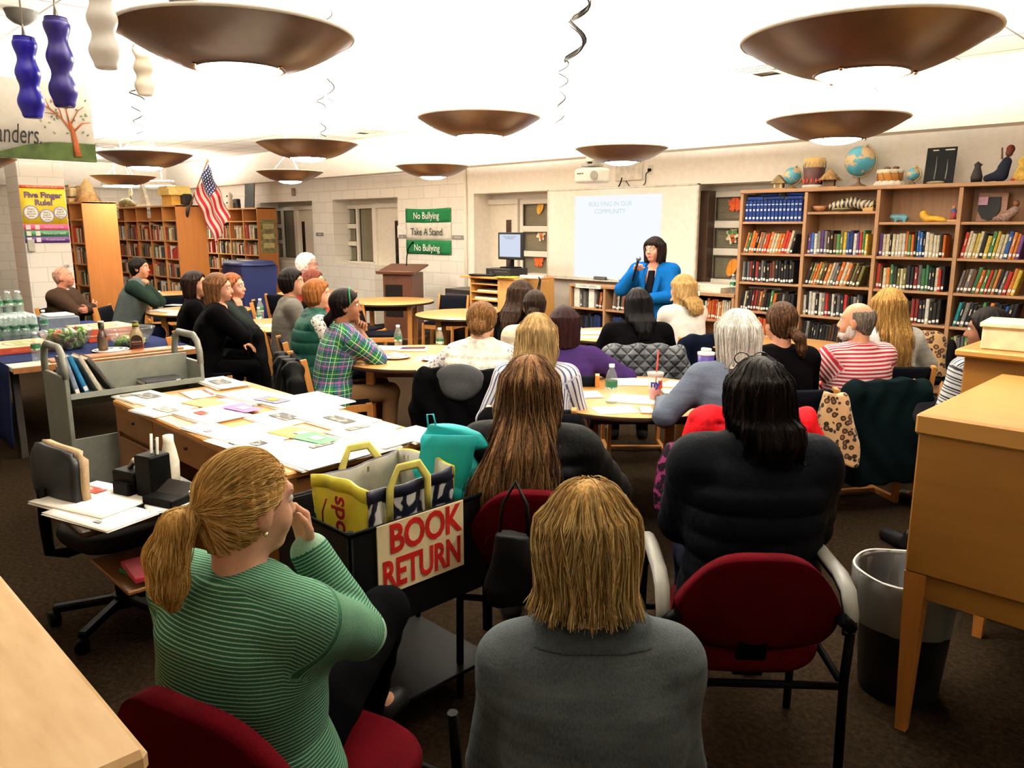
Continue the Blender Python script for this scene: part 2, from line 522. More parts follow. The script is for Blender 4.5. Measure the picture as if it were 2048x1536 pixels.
# ------------------------------------------------------------------ people
def nrm(v): v = np.array(v, float); return v/max(np.linalg.norm(v), 1e-9)
def rotz(a): return np.array([[cos(a), -sin(a), 0], [sin(a), cos(a), 0], [0, 0, 1]])
def rotx(a): return np.array([[1, 0, 0], [0, cos(a), -sin(a)], [0, sin(a), cos(a)]])
def roty(a): return np.array([[cos(a), 0, sin(a)], [0, 1, 0], [-sin(a), 0, cos(a)]])
def ik(s0, tgt, l1, l2, pole):
    s0 = np.array(s0, float); tgt = np.array(tgt, float); v = tgt-s0; d = np.linalg.norm(v)
    d2 = min(d, (l1+l2)*.985); v = v/d; a = (l1*l1-l2*l2+d2*d2)/(2*d2); h = math.sqrt(max(l1*l1-a*a, 0))
    p = np.array(pole, float); p = p-v*(p@v); p = nrm(p)
    return s0+v*a+p*h, s0+v*d2
def hand_prims(w, d, pn, side, curl, spread=0.0, thumb_in=.25, s=1.0):
    """palm with five fingers; d towards the knuckles, pn out of the palm, side +1 right hand, -1 left"""
    d = nrm(d); pn = nrm(np.array(pn)-d*(np.array(pn)@d)); th = np.cross(d, pn)*side; out = []
    def turn(a): return d*cos(a)+pn*sin(a)
    for off, kd, fl in ((.030, .084, .95), (.010, .088, 1.05), (-.011, .084, .97), (-.030, .076, .78)):
        k = w+d*kd*s+th*off*s
        out.append((rc(w+th*off*.55*s+d*.008, k, .0135*s, .0105*s), .014))
        p = k; a = 0
        c = curl*(1+.12*(off < 0)-.08*(off > .02))
        for L, r0, r1, cc in ((.040, .0095, .0085, c), (.025, .0085, .0075, c*1.05), (.020, .0075, .0062, c*.7)):
            a += cc; q = p+(turn(a)+th*off*spread)*L*fl*s; out.append((rc(p, q, r0*s, r1*s), .004)); p = q
    p = w+d*.018*s+th*.022*s+pn*.004
    q = p+nrm(d*.62+th*.72+pn*thumb_in)*.040*s; out.append((rc(p, q, .0135*s, .011*s), .012))
    q2 = q+nrm(d*.85+th*.35+pn*(thumb_in+.2))*.030*s; out.append((rc(q, q2, .0105*s, .009*s), .004))
    q3 = q2+nrm(d*.95+th*.1+pn*(thumb_in+.3))*.022*s; out.append((rc(q2, q3, .009*s, .007*s), .004))
    return out
HEAD_SKIN = [
    (ell((0, -.012, .030), (.074, .094, .090)), .02), (ell((0, .022, -.035), (.060, .068, .078)), .03),
    (ell((0, .060, -.092), (.026, .026, .022)), .03), (ell((.034, .058, -.035), (.026, .026, .03)), .02), (ell((-.034, .058, -.035), (.026, .026, .03)), .02),
    (rc((-.035, .074, .033), (.035, .074, .033), .012, .012), .02),
    (rc((0, .083, .020), (0, .106, -.026), .008, .0125), .012), (ell((.012, .095, -.031), (.009, .010, .008)), .008), (ell((-.012, .095, -.031), (.009, .010, .008)), .008),
    (ell((0, .082, -.064), (.026, .016, .013)), .012),
    (ell((.077, -.008, -.006), (.010, .022, .032)), .008), (ell((-.077, -.008, -.006), (.010, .022, .032)), .008),
    (ell((.075, -.004, -.030), (.008, .012, .012)), .008), (ell((-.075, -.004, -.030), (.008, .012, .012)), .008)]
HEAD_CUT = [(ell((.032, .092, .012), (.017, .013, .011)), .012), (ell((-.032, .092, .012), (.017, .013, .011)), .012)]

def hair_field(st, hs=1.0, seed=0, **k):
    """hair as a solid in the head's own frame"""
    f = Field(); inf = k.get('puff', 0.0)
    cap = ell((0, -.020, .030), (.082+inf, .103+inf, .098+inf*.9))
    f.add(cap, .0)
    zb = k.get('zb', -.14); fl = k.get('flare', 1.0)
    if st in ('short', 'curly'):
        f.add(column([-.10, -.05, .03], [0]*3, [-.05, -.045, -.03], [.052, .072+inf, .08+inf], [.045, .062+inf, .075+inf]), .03)
    if st in ('bob', 'long'):
        f.add(column([max(zb, -.20), -.08, 0, .05], [0]*4, [-.035, -.03, -.025, -.02], [(.085+inf)*fl, .092+inf, .092+inf, .085+inf], [.075+inf, .085+inf, .098+inf, .1+inf]), .04)
    if st == 'long':
        z0 = zb; f.add(column([z0, z0*.75, z0*.45, -.06, .02], [k.get('dx', 0)*q for q in (1, .8, .4, 0, 0)], [k.get('yb', -.175), k.get('yb', -.175), k.get('yb', -.175)*.78, -.065, -.03],
                              [k.get('wb', .065), k.get('wb', .065)*1.25, .10+inf, .095+inf, .085], [.022, .034, .048, .07, .08]), .05)
    if st == 'bald':
        f.cut(ell((0, -.005, .125), (.088, .125, .090)), .008)
        f.cut(column([-.2, .2], [0, 0], [.10, .10], [.2, .2], [.10, .10]), .01)
        f.add(column([-.085, -.03, .02], [0]*3, [-.05]*3, [.045, .074, .078], [.04, .058, .062]), .02)
    if st in ('pony', 'bun'):
        f.add(column([-.095, -.05, .03], [0]*3, [-.048, -.042, -.03], [.042, .068, .08], [.04, .06, .074]), .03)
    yl = k.get('line', .035); sl = k.get('slope', .62); top = k.get('top', .5)
    def face(X, Y, Z):
        return -(Y-(yl+sl*np.maximum(Z, 0)+.10*np.minimum(Z, 0)))*.85      # negative in front of the hairline
    f.cut((face, np.array([-.3, -.3, zb-.1]), np.array([.3, .3, .3])), .012)
    if k.get('fringe'):
        f.add(ell((0, .055, .065), (.066, .038, .048)), .02)
        f.cut(ell((0, .10, .010), (.060, .035, .036)), .012)
    if k.get('sides'):                                   # locks in front of the ears
        for sg in (-1, 1): f.add(rc((sg*.080, .015, .03), (sg*.086, .025, max(zb, -.13)), .024, .014), .03)
    if st == 'pony':
        t = [np.array(q, float) for q in k['tail']]; rr = k.get('tail_r', [.020]*len(t))
        for i in range(len(t)-1): f.add(rc(t[i], t[i+1], rr[i], rr[i+1]), .015)
    if st == 'bun':
        f.add(ell(k.get('bun', (0, -.125, .0)), k.get('bun_r', (.042, .036, .040))), .012)
    A = k.get('groove', .0026); ph = seed*1.7
    if st == 'curly':
        f.disp.append(lambda X, Y, Z: -.007*(np.sin(X*95+ph)*np.sin(Y*88+1)*np.sin(Z*92+2)+.5*np.sin(X*150+Z*60)*np.sin(Y*140+ph)))
    else:
        def gr(X, Y, Z):
            az = np.arctan2(X, -(Y+.02)); fade = np.clip((.135-Z)/.06, 0, 1)
            return A*fade*(np.sin(az*19+2.2*np.sin(Z*11+ph)+ph)+.7*np.sin(az*37+3*np.sin(Z*8)+2*ph)+.5*np.sin(az*9+5*Z))
        f.disp.append(gr)
    return f
def strands(name, hf, parent, hc, HM, starts, dirf, n, step, mat, rad=.0011, seed=1, off=(-.003, .005), free=-9.0):
    """single hairs combed over the hair's surface (head frame), as one mesh"""
    rg = np.random.default_rng(seed); P = starts.copy(); N = len(P)
    lift = rg.uniform(off[0], off[1], N); ln = rg.uniform(.55, 1.0, N); path = []; nor = []
    e = 2e-3
    jit = rg.normal(0, .10, (N, 3)); stop = free-rg.uniform(.012, .045, N)[:, None]
    for i in range(n):
        d0 = hf(P[:, 0], P[:, 1], P[:, 2])
        g = np.stack([hf(P[:, 0]+e*(q == 0), P[:, 1]+e*(q == 1), P[:, 2]+e*(q == 2))-d0 for q in range(3)], 1)
        g /= np.maximum(np.linalg.norm(g, axis=1, keepdims=True), 1e-6)
        on = (P[:, 2:3] > free)
        P = P-np.clip(d0-lift, -.02, .02)[:, None]*g*on
        path.append(P.copy()); nor.append(g)
        v = dirf(P)+jit; v = v-g*(v*g).sum(1, keepdims=True)*on; v /= np.maximum(np.linalg.norm(v, axis=1, keepdims=True), 1e-6)
        P = P+v*step*ln[:, None]*(P[:, 2:3] > stop)
    path = np.stack(path, 1); nor = np.stack(nor, 1)
    T = np.gradient(path, axis=1); T /= np.maximum(np.linalg.norm(T, axis=2, keepdims=True), 1e-6)
    B = np.cross(T, nor); B /= np.maximum(np.linalg.norm(B, axis=2, keepdims=True), 1e-6)
    w = rad*np.interp(np.linspace(0, 1, n), [0, .15, .7, 1], [.5, 1, .9, .25])[None, :, None]*rg.uniform(.7, 1.4, (N, 1, 1))
    ring = np.stack([path+nor*w, path-nor*w*.5+B*w*.87, path-nor*w*.5-B*w*.87], 2)     # N,n,3,3
    V = ring.reshape(-1, 3)@np.array(HM).T+np.array(hc)
    base = (np.arange(N)*n*3)[:, None, None]+(np.arange(n-1)*3)[None, :, None]
    F = []
    for k in range(3):
        k2 = (k+1) % 3; F.append(np.stack([base[..., 0]+k, base[..., 0]+k2, base[..., 0]+3+k2, base[..., 0]+3+k], -1).reshape(-1, 4))
    F = np.concatenate(F)
    me = make_mesh(name, V, F.ravel(), np.full(len(F), 4), [mat], None, True)
    a = me.attributes.new('hv', 'FLOAT', 'POINT')
    tone = np.clip(rg.normal(.5, .17, N), 0, 1)
    a.data.foreach_set('value', np.repeat(tone, n*3).astype(np.float32))
    return link(name, me, parent)

TW_F = [0, .12, .35, .58, .78, .90, .97, 1.0]
TW_W = [.185, .188, .160, .172, .182, .160, .105, .070]
TW_D = [.120, .128, .110, .120, .116, .092, .070, .060]
def person(label, head, th, hyaw=0, nod=0, tilt=0, lean=.04, build=1.0, belly=0.0, hands=None, garments=(), trousers=None, shoes=None,
           skincol='d8a184', hair=None, hmat=None, h=.007, hg=.010, face=True, glasses=None, brow='3a2a20', stand=False, s=1.0, knees=None,
           shw=.168, lips='b0605a', near=None, skirt=None, group=None, loc=None, extra=None, feet_back=0.0, cross=0, drop=0.0):
    """A seated (or standing) figure: ONE body mesh, with hair, garments and shoes as its children. head = (pixel x, pixel y, depth) of the head's centre"""
    Hw = at_d(*head) if loc is None else np.array(loc, float); hz = Hw[2]
    lean_h = lean+.035
    org = Hw-rotz(th)@np.array([0, lean_h, 0]); org[2] = 0
    hc = np.array([0, lean_h, hz]); HM = rotz(hyaw)@rotx(-nod)@roty(tilt)
    nb = np.array([0, lean, hz-.158*s]); hipz = .52 if not stand else .90*s
    z0 = hipz-.08; zs = [z0+f*(nb[2]-z0) for f in TW_F]
    cy = [np.interp(f, [0, .15, .4, 1], [0, 0, lean*.35-.012, lean]) for f in TW_F]
    if belly: cyb = [c+belly*.35*math.exp(-((f-.25)/.25)**2) for c, f in zip(cy, TW_F)]
    else: cyb = cy
    def torso(e, quilt=None, lo=None, hi=1.0, flare=0.0):
        F = [f for f in TW_F if f <= hi+1e-6]; n = len(F); zz = list(zs[:n])
        w = [TW_W[i]*build*(1+flare*max(0, .3-F[i]))+e for i in range(n)]; d = [TW_D[i]*build*(1+flare*max(0, .3-F[i]))+e+belly*.6*math.exp(-((F[i]-.25)/.25)**2) for i in range(n)]
        if lo is not None:
            zz = [lo]+[z for z in zz if z > lo+.01]; k = n-len(zz)+1; w = [w[max(k-1, 0)]]+w[k:] if k > 0 else [w[0]]+w; d = [d[max(k-1, 0)]]+d[k:] if k > 0 else [d[0]]+d
            yy = [cyb[0]]+list(cyb[max(k, 0):n]); w, d, yy = w[:len(zz)], d[:len(zz)], yy[:len(zz)]
        else: yy = cyb[:n]
        return column(zz, [0]*len(zz), yy, w, d, quilt, 2.25)
    arms = {}
    for sd, nm in ((1, 'R'), (-1, 'L')):
        sh = nb+np.array([sd*shw*build*s, -.005, -.062*s-drop])
        hd = (hands or {}).get(nm) or {}
        tgt = np.array(hd.get('at', (sd*.13, .36, .70 if not stand else .80)), float)
        pole = hd.get('pole', (sd*.55, -.35, -.75))
        el, wr = ik(sh, tgt, .285*s, .245*s, pole)
        arms[nm] = (sh, el, wr, hd, sd)
    legs = {}
    for sd in (1, -1):
        hp = np.array([sd*.092*build, .0, hipz-.02])
        if stand: kn = np.array([sd*.095, .02, .50*s]); an = np.array([sd*.10, -.02, .09])
        else:
            kx = (knees or .12); kn = np.array([sd*kx, .44*s, .505]); an = np.array([sd*kx, .41*s-feet_back, .085])
        if cross == sd and not stand: kn = np.array([-sd*.01, .55, .65]); an = np.array([-sd*.14, .62, .26])
        legs[sd] = (hp, kn, an, an+np.array([sd*.02, .13*s, -.045]))
    # --- body
    B = Field()
    for pr, k in HEAD_SKIN: B.add(turned(pr, hc, HM), k)
    for pr, k in HEAD_CUT: B.cut(turned(pr, hc, HM), k)
    nk = hc+HM@np.array([0, -.030, -.075]); B.add(rc(nk, nb+np.array([0, -.005, -.03]), .052*build**.5, .058*build**.5), .03)
    B.add(torso(-.012), .03)
    for nm, (sh, el, wr, hd, sd) in arms.items():
        B.add(rc(nb+np.array([sd*.05, -.01, -.03]), sh, .048, .052), .03)
        B.add(rc(sh, el, .050*build**.6, .039), .02); B.add(rc(el, wr, .039, .026), .012)
        fd = nrm(wr-el); d = nrm(hd.get('dir', fd)); pn = hd.get('palm', (0, -.2, -1))
        for pr, k in hand_prims(wr, d, pn, sd, hd.get('curl', .45), s=.98*s, thumb_in=hd.get('thumb', .25)): B.add(pr, k)
    for sd, (hp, kn, an, toe) in legs.items():
        B.add(rc(hp, kn, .074, .052), .03); B.add(rc(kn, an, .050, .034), .02); B.add(rc(an, toe, .036, .028), .02)
    root, V, Q = solid('person', B, h, skin(skincol), None, loc=org, rot=(0, 0, th), relax=1)
    tag(root, label, 'person', group)
    # --- clothes
    def suv(V):
        P = V; best = np.full(len(P), 1e9); out = np.zeros((len(P), 3))
        cyz = np.interp(P[:, 2], zs, cy)
        ang = np.arctan2(P[:, 0], -(P[:, 1]-cyz))
        q = np.abs(np.sqrt(P[:, 0]**2+((P[:, 1]-cyz)*1.4)**2)-.15)*.9
        out[:] = np.stack([ang*.165, P[:, 2]+.9*np.clip(P[:, 1]-cyz+.075, 0, .14)*np.clip((P[:, 2]-nb[2]+.22)/.1, 0, 1), 0*ang], 1); best = q+.012
        for nm, (sh, el, wr, hd, sd) in arms.items():
            acc = 0
            for a, b in ((sh, el), (el, wr)):
                ba = b-a; L = np.linalg.norm(ba); t = ((P-a)@ba)/L**2; tc = np.clip(t, 0, 1); pr = P-a-tc[:, None]*ba; dd = np.linalg.norm(pr, axis=1)
                inside = np.abs(P[:, 0]) < shw*build*.86
                sc = np.where(inside & (a is sh), dd+.05, np.abs(dd-.045))
                u1 = nrm(np.cross(ba, (0.3, .2, 1))); u2 = np.cross(nrm(ba), u1)
                m = (sc < best) & (t > -.06); out[m, 0] = np.arctan2(pr@u1, pr@u2)[m]*.05; out[m, 1] = 2+acc-(tc*L)[m]; out[m, 2] = 1; best = np.minimum(best, np.where(t > -.06, sc, 9))
                acc -= L
        return out
    for g in garments:
        e = g.get('e', .012); qu = g.get('quilt'); G = Field(); parts = g.get('parts', 'ta')
        if 't' in parts:
            G.add(torso(e, qu, lo=g.get('lo'), hi=g.get('hi', 1.0), flare=g.get('flare', 0)), .02)
        for nm, (sh, el, wr, hd, sd) in arms.items():
            q2 = (qu[0], qu[1]*.8, 0.0) if qu else None
            if 't' in parts: G.add(rc(nb+np.array([sd*.055, -.008, -.035]), sh+np.array([-sd*(.02 if 'a' not in parts else 0), 0, 0]), .052+e, .054+e*.8), .05)
            if 'a' in parts:
                G.add(rc(sh, el, .056*build**.6+e, .046+e, q2), .045)
                f = g.get('sleeve', .93); we = el+(wr-el)*f
                G.add(rc(el, we, .046+e, (.033+e*.8) if f > .5 else .044+e, q2), .014)
                if g.get('cuff'): G.add(rc(el+(wr-el)*(f-.08), we, .038+e, .037+e), .003)
        if g.get('collar'):
            c = nb+np.array([0, -.004, .0]); r_ = g['collar']
            G.add(column([c[2]-.04, c[2]+.005, c[2]+r_], [0]*3, [c[1]-.004, c[1]-.004, c[1]-.002], [.085+e*.5, .074+e*.4, .070+e*.4], [.080+e*.5, .072+e*.4, .070+e*.4]), .03)
        if g.get('skirt'):
            G.add(column([g['skirt'], z0+.02, z0+.12], [0]*3, [.0]*3, [.215*build+e, .20*build+e, .18*build+e], [.155+e, .145+e, .12+e]), .03)
        amp = g.get('fold', .004); ph = (hash(label) % 97)*.13
        ph = (sum(map(ord, label)) % 97)*.13
        def fold(X, Y, Z, amp=amp, ph=ph):
            lowd = np.clip((nb[2]-Z)/.5, .15, 1)
            a = np.sin(Z*34+4.5*np.sin(X*7+ph)+2.5*np.sin(Y*9+ph))*np.sin(X*11+ph*2+Z*5)
            b = np.sin((X*.8+Z*.6)*52+3*np.sin(Y*12+ph)+ph)*np.sin(Y*17+X*13+ph)
            return amp*lowd*(a+.5*b)
        G.disp.append(fold)
        if g.get('cut'):
            for pr, k in g['cut'](nb, zs, cy): G.cut(pr, k)
        solid(g['name'], G, g.get('h', hg), g['mat'], root, suv)
    if trousers is not None:
        G = Field(); G.add(column([hipz-.10, hipz, hipz+.10], [0]*3, [.0]*3, [.165*build, .182*build, .16*build], [.115*build, .128*build, .105*build]), .0)
        for sd, (hp, kn, an, toe) in legs.items():
            G.add(rc(hp, kn, .090*build**.7, .066*build**.5), .03); G.add(rc(kn, an+np.array([0, 0, -.01]), .064*build**.5, .050), .03)
        G.disp.append(lambda X, Y, Z: .003*np.sin(Z*41+Y*37+5*np.sin(X*15))*np.sin(X*23+Y*19))
        solid('trousers', G, .014, trousers, root)
    for sd, (hp, kn, an, toe) in legs.items():
        G = Field(); G.add(rc(an+np.array([0, -.02, -.05]), toe+np.array([0, 0, .004]), .046, .040), 0); G.add(rc(an, an+np.array([0, 0, -.03]), .048, .046), .02)
        G.cut((lambda X, Y, Z: Z-.004+0*X+0*Y, np.array([-9, -9, -9]), np.array([9, 9, .004])), .003)
        solid('shoe', G, .014, shoes or plain('141312', .4), root)
    # --- hair
    if hair:
        hair = dict(hair); st = hair.pop('style'); hf = hair_field(st, seed=len(label), **hair)
        H2 = Field()
        for pr, k, op in hf.ops: H2.ops.append((turned(pr, hc, HM), k, op))
        c_ = np.array(hc)
        for fn in hf.disp:
            H2.disp.append(turned((fn, np.zeros(3), np.ones(3)), hc, HM)[0])
        ho, HV, HQ = solid('hair', H2, near['h'] if near else max(h*.9, .006), hmat, root)
        if near:
            rg = np.random.default_rng(3); N = near['n']
            W = (HV[rg.integers(0, len(HV), N)]-c_)@HM
            strands('hair_strands', hf, ho, hc, HM, W, near['dir'], near.get('steps', 12), near.get('step', .014), near['mat'], near.get('rad', .0011), 5, near.get('off', (-.003, .005)), near.get('free', -9.0))
    # --- face details
    if face:
        for sg in (-1, 1):
            m = MB(); m.mat(plain('e8e0d8', .25)).sphere((0, 0, 0), .0125, 12, 8); m.mat(plain(brow, .2)).sphere((0, .0062, 0), .0072, 10, 6)
            e = m.build('eye', None, root, hc+HM@np.array([sg*.032, .076, .012])); e.rotation_euler = Matrix(HM.tolist()).to_euler()
            m = MB(); pts = [(sg*(.014+.036*q), .0885-.014*q**2, .033+.008*sin(pi*min(1, q*1.2))) for q in np.linspace(0, 1, 7)]
            m.tube([hc+HM@np.array(p) for p in pts], [.002, .0034, .0036, .0034, .003, .0024, .0012], 6); m.build('eyebrow', plain(brow, .8), root)
        m = MB(); pts = [(.023*q, .0985-.012*q*q, -.066+.0015*abs(q)) for q in np.linspace(-1, 1, 9)]
        m.tube([hc+HM@np.array(p) for p in pts], [.001, .0035, .0046, .005, .0046, .005, .0046, .0035, .001], 6); m.build('lips', plain(lips, .45), root)
    if glasses:
        up = glasses.get('up', 0)         # pushed up on the head
        m = MB(); m.mat(plain(glasses.get('col', '15120f'), .3))
        f = lambda p: hc+HM@np.array(p)
        Y0, Z0 = (.104, .010) if not up else (.062, .118)
        for sg in (-1, 1):
            pts = [f((sg*(.033+.025*cos(a)), Y0-.006*abs(cos(a)) , Z0+.019*sin(a))) for a in np.linspace(0, 2*pi, 17)[:-1]]
            m.tube(pts, .0022, 6, closed=True)
            m.tube([f((sg*.058, Y0-.006, Z0+.006)), f((sg*.084+sg*up*.008, Y0-.05, Z0+.008-.03*up)), f((sg*.088+sg*up*.006, -.01, .012+.05*up)), f((sg*.080, -.035, -.012+.05*up))], .0022, 6)
        m.tube([f((-.008, Y0+.003, Z0+.006)), f((.008, Y0+.003, Z0+.006))], .0022, 6)
        m.build('glasses', None, root)
    if extra: extra(root, dict(hc=hc, HM=HM, nb=nb, arms=arms, zs=zs, cy=cy, org=org, legs=legs))
    return root
# ------------------------------------------------------------------ the room
YW, YR, ZC, ZS = 8.36, 8.72, 3.20, 2.63        # back wall, back of its recesses, ceiling, underside of the bulkhead
XL, XR, YF = -20.3, 2.2, -2.4
def struct(name, mb, mat=None, parent=None):
    o = mb.build(name, mat, parent); o['kind'] = 'structure'; return o
@cached
def blockwall(col='efe6d6', plane='Y'):
    m, t, p = new_mat('painted block', col, .55, 0, .35)
    v = t.coords((1, 1, 1), rot=(pi/2, 0, 0) if plane == 'Y' else (pi/2, 0, 0) if plane == 'Z' else (0, 0, 0))
    if plane == 'X':
        sx = t.add('ShaderNodeSeparateXYZ'); t.link(v, sx.inputs[0]); cb = t.add('ShaderNodeCombineXYZ')
        t.link(sx.outputs[1], cb.inputs[0]); t.link(sx.outputs[2], cb.inputs[1]); v = cb.outputs[0]
    else:
        sx = t.add('ShaderNodeSeparateXYZ'); t.link(t.coords(), sx.inputs[0]); cb = t.add('ShaderNodeCombineXYZ')
        t.link(sx.outputs[0], cb.inputs[0]); t.link(sx.outputs[2], cb.inputs[1]); v = cb.outputs[0]
    b = t.add('ShaderNodeTexBrick'); t.link(v, b.inputs['Vector'])
    t.val(b, Scale=1.0, Mortar_Size=.006, Mortar_Smooth=.4, Brick_Width=.40, Row_Height=.20, Bias=0.0)
    b.inputs['Color1'].default_value = srgb(col); b.inputs['Color2'].default_value = srgb(darker(col, .965)); b.inputs['Mortar'].default_value = srgb(darker(col, .86))
    t.link(b.outputs['Color'], p.inputs['Base Color'])
    n = t.noise(t.coords(), 60, 3)
    t.bump(t.math('ADD', t.math('MULTIPLY', b.outputs['Fac'], -1.0), t.math('MULTIPLY', n, .15)), .35, .006)
    return m
@cached
def carpet():
    m, t, p = new_mat('carpet', '1d160f', 1, 0, .0, 0)
    v = t.coords(); f = t.noise(v, 260, 2); g = t.noise(v, 45, 3); w = t.noise(v, 1.1, 3)
    h = t.math('ADD', t.math('MULTIPLY', f, .5), t.math('MULTIPLY', g, .5))
    c = t.ramp(h, [(.36, '110c08'), (.5, '1d160f'), (.64, '2a2118')])
    t.link(t.mix(t.ramp(w, [(.3, 'e2e2e2'), (.7, 'ffffff')]), '000000', c), p.inputs['Base Color'])
    t.link(c, p.inputs['Base Color']); t.bump(h, .5, .006); return m
@cached
def ceiling_mat():
    m, t, p = new_mat('ceiling tile', 'f3efe6', .9, 0, .1)
    b = t.add('ShaderNodeTexBrick', offset=0.0); t.link(t.coords(), b.inputs['Vector'])
    t.val(b, Scale=1.0, Mortar_Size=.009, Mortar_Smooth=.1, Brick_Width=.61, Row_Height=.61)
    b.inputs['Color1'].default_value = srgb('f1ece2'); b.inputs['Color2'].default_value = srgb('ece6da'); b.inputs['Mortar'].default_value = srgb('8f8778')
    t.link(b.outputs['Color'], p.inputs['Base Color']); t.bump(t.noise(t.coords(), 160, 3), .25, .004); return m
wall_m, plaster_m = blockwall('f2ebde'), plain('f2eadc', .6, 0, .3, .02)
trim_m = plain('e9e0cf', .45, 0, .4, .02)
struct('floor', MB().box(((XL+XR)/2, (YF+9)/2, -.05), (XR-XL+.6, 9-YF+.6, .1)), carpet())
struct('ceiling', MB().box(((XL+XR)/2, (YF+9)/2, ZC+.05), (XR-XL+.6, 9-YF+.6, .1)), ceiling_mat())
struct('wall_left', MB().box((XL-.1, (YF+9)/2, ZC/2), (.2, 9-YF, ZC)), blockwall('efe6d6', 'X'))
struct('wall_right', MB().box((XR+.1, (YF+9)/2, ZC/2), (.2, 9-YF, ZC)), blockwall('efe6d6', 'X'))
struct('wall_front', MB().box(((XL+XR)/2, YF-.1, ZC/2), (XR-XL, .2, ZC)), wall_m)
# back wall: piers, lintels and the deep recesses that hold doors and windows; (left, right, first X of the door, last X of the door or None)
REC = [(-15.92, -13.86), (-13.14, -11.12), (-9.19, -7.30), (-5.30, -3.90)]
RZ, LOW = 2.24, 1.06
def pier(x0, x1, z0, z1, mat, y0=YW, y1=8.95): struct('wall_back', MB().box(((x0+x1)/2, (y0+y1)/2, (z0+z1)/2), (x1-x0, y1-y0, z1-z0)), mat)
edges = [XL] + [q for r_ in REC for q in r_] + [XR]
for i in range(0, len(edges), 2):
    a, b = edges[i], edges[i+1]
    if a < -9.36 < b: pier(a, -9.36, 0, ZC, wall_m); pier(-9.36, b, 0, ZC, plaster_m)
    else: pier(a, b, 0, ZC, wall_m if a < -9.3 else plaster_m)
for a, b in REC: pier(a, b, RZ, ZC, wall_m if a < -9.3 else plaster_m)
for a, b in REC: pier(a, b, 0, RZ, trim_m, YR+.04, 8.95)
for a, b in ((-15.92, -14.55), (-13.14, -11.86), (-8.30, -7.30), (-5.30, -3.90)): pier(a, b, 0, LOW, wall_m if a < -9.3 else plaster_m, YW, YR+.04)
struct('trim_1', MB().box(((XL+XR)/2, (8.08+YW)/2, (ZS+ZC)/2), (XR-XL, YW-8.08, ZC-ZS)), plain('f0e8da', .7, 0, .2, .02))      # bulkhead over the back wall
struct('trim_2', MB().box((XL+.14, (YF+8.08)/2, (ZS+ZC)/2), (.28, 8.08-YF, ZC-ZS)), plain('f0e8da', .7, 0, .2, .02))
struct('trim_3', MB().cyl((-9.36, YW-.025, 0), .028, ZS, 12), trim_m)                                                       # conduit down the wall
pil = MB().box((-12.5, 3.25, ZC/2), (.6, .56, ZC), .008); struct('wall_pillar', pil, blockwall('efe8dc', 'X'))

# doors and windows in the recesses
pane_m = clear('eae8df', .06, alpha=.06)
@cached
def blind_mat():
    m, t, p = new_mat('blind', 'b5ad98', .5, 0, .3); return m
def make_window(n, cols, z0, z1, y=YR):
    """cols: list of (x0, x1, rows): a painted steel frame with glazing"""
    x0, x1 = cols[0][0]-.06, cols[-1][1]+.06
    m = MB(); fw = .055
    m.box(((x0+x1)/2, y, z1+.03), (x1-x0, .09, .07), .006); m.box(((x0+x1)/2, y-.01, z0-.03), (x1-x0, .12, .06), .006)
    xs = [x0+.03] + [(cols[i][1]+cols[i+1][0])/2 for i in range(len(cols)-1)] + [x1-.03]
    for x in xs: m.box((x, y, (z0+z1)/2), (.06, .09, z1-z0), .006)
    for a, b, rows in cols:
        for r_ in range(1, rows): m.box(((a+b)/2, y, z0+(z1-z0)*r_/rows), (b-a+.02, .08, .085), .006)
    w = struct('window_%d' % n, m, trim_m)
    for a, b, rows in cols:
        for r_ in range(rows):
            za, zb_ = z0+(z1-z0)*r_/rows+(.042 if r_ else 0), z0+(z1-z0)*(r_+1)/rows-(.042 if r_ < rows-1 else 0)
            g = MB().box(((a+b)/2, y+.012, (za+zb_)/2), (b-a+.01, .006, zb_-za+.01)).build('pane', pane_m, w)
            k = MB(); q = .012
            k.box(((a+b)/2, y-.012, za+q/2), (b-a, .03, q)); k.box(((a+b)/2, y-.012, zb_-q/2), (b-a, .03, q))
            k.box((a+q/2, y-.012, (za+zb_)/2), (q, .03, zb_-za)); k.box((b-q/2, y-.012, (za+zb_)/2), (q, .03, zb_-za))
            k.build('gasket', plain('3a352c', .6), w)
    bl = MB(); zz = z0
    while zz < z1:
        for a, b, rows in cols: bl.add([(a, y+.03, zz), (b, y+.03, zz), (b, y+.042, zz+.026), (a, y+.042, zz+.026)], [(0, 1, 2, 3)])
        zz += .028
    bl.build('blind', blind_mat(), w)
    return w
def X_(px, py=450, y=YR): return float(at_y(px, py, y)[0])
def make_door(n, x0, x1, z1=2.08, strip=True, knob=True, y=YR, strip_side=1, mat=None):
    m = MB().box(((x0+x1)/2, y+.01, z1/2+.005), (x1-x0, .05, z1-.01), .004); d = struct('door_%d' % n, m, mat or plain('e6dcc8', .4, 0, .4, .02))
    f = MB()
    for x in (x0-.035, x1+.035): f.box((x, y-.01, z1/2), (.07, .11, z1), .005)
    f.box(((x0+x1)/2, y-.01, z1+.04), (x1-x0+.14, .11, .08), .005); f.build('door_frame', trim_m, d)
    sx = x1-.16 if strip_side > 0 else x0+.16
    if strip: MB().box((sx, y-.018, 1.42), (.11, .012, .86), .003).build('vision_strip', plain('2a211c', .15, 0, .6), d)
    if knob:
        k = MB().at((x0+.08, y-.015, 1.0), (pi/2, 0, 0)).lathe([(.034, 0), (.034, .008), (.012, .012), (.012, .04), (.026, .046), (.03, .06), (.022, .072), (0, .076)], 14)
        k.build('knob', plain('b9ad8e', .25, 1), d)
    return d
make_window(1, [(X_(541), X_(564), 3), (X_(571), X_(592), 1)], 1.10, 2.08)
make_door(1, X_(600), X_(600)+.90, strip_side=-1)
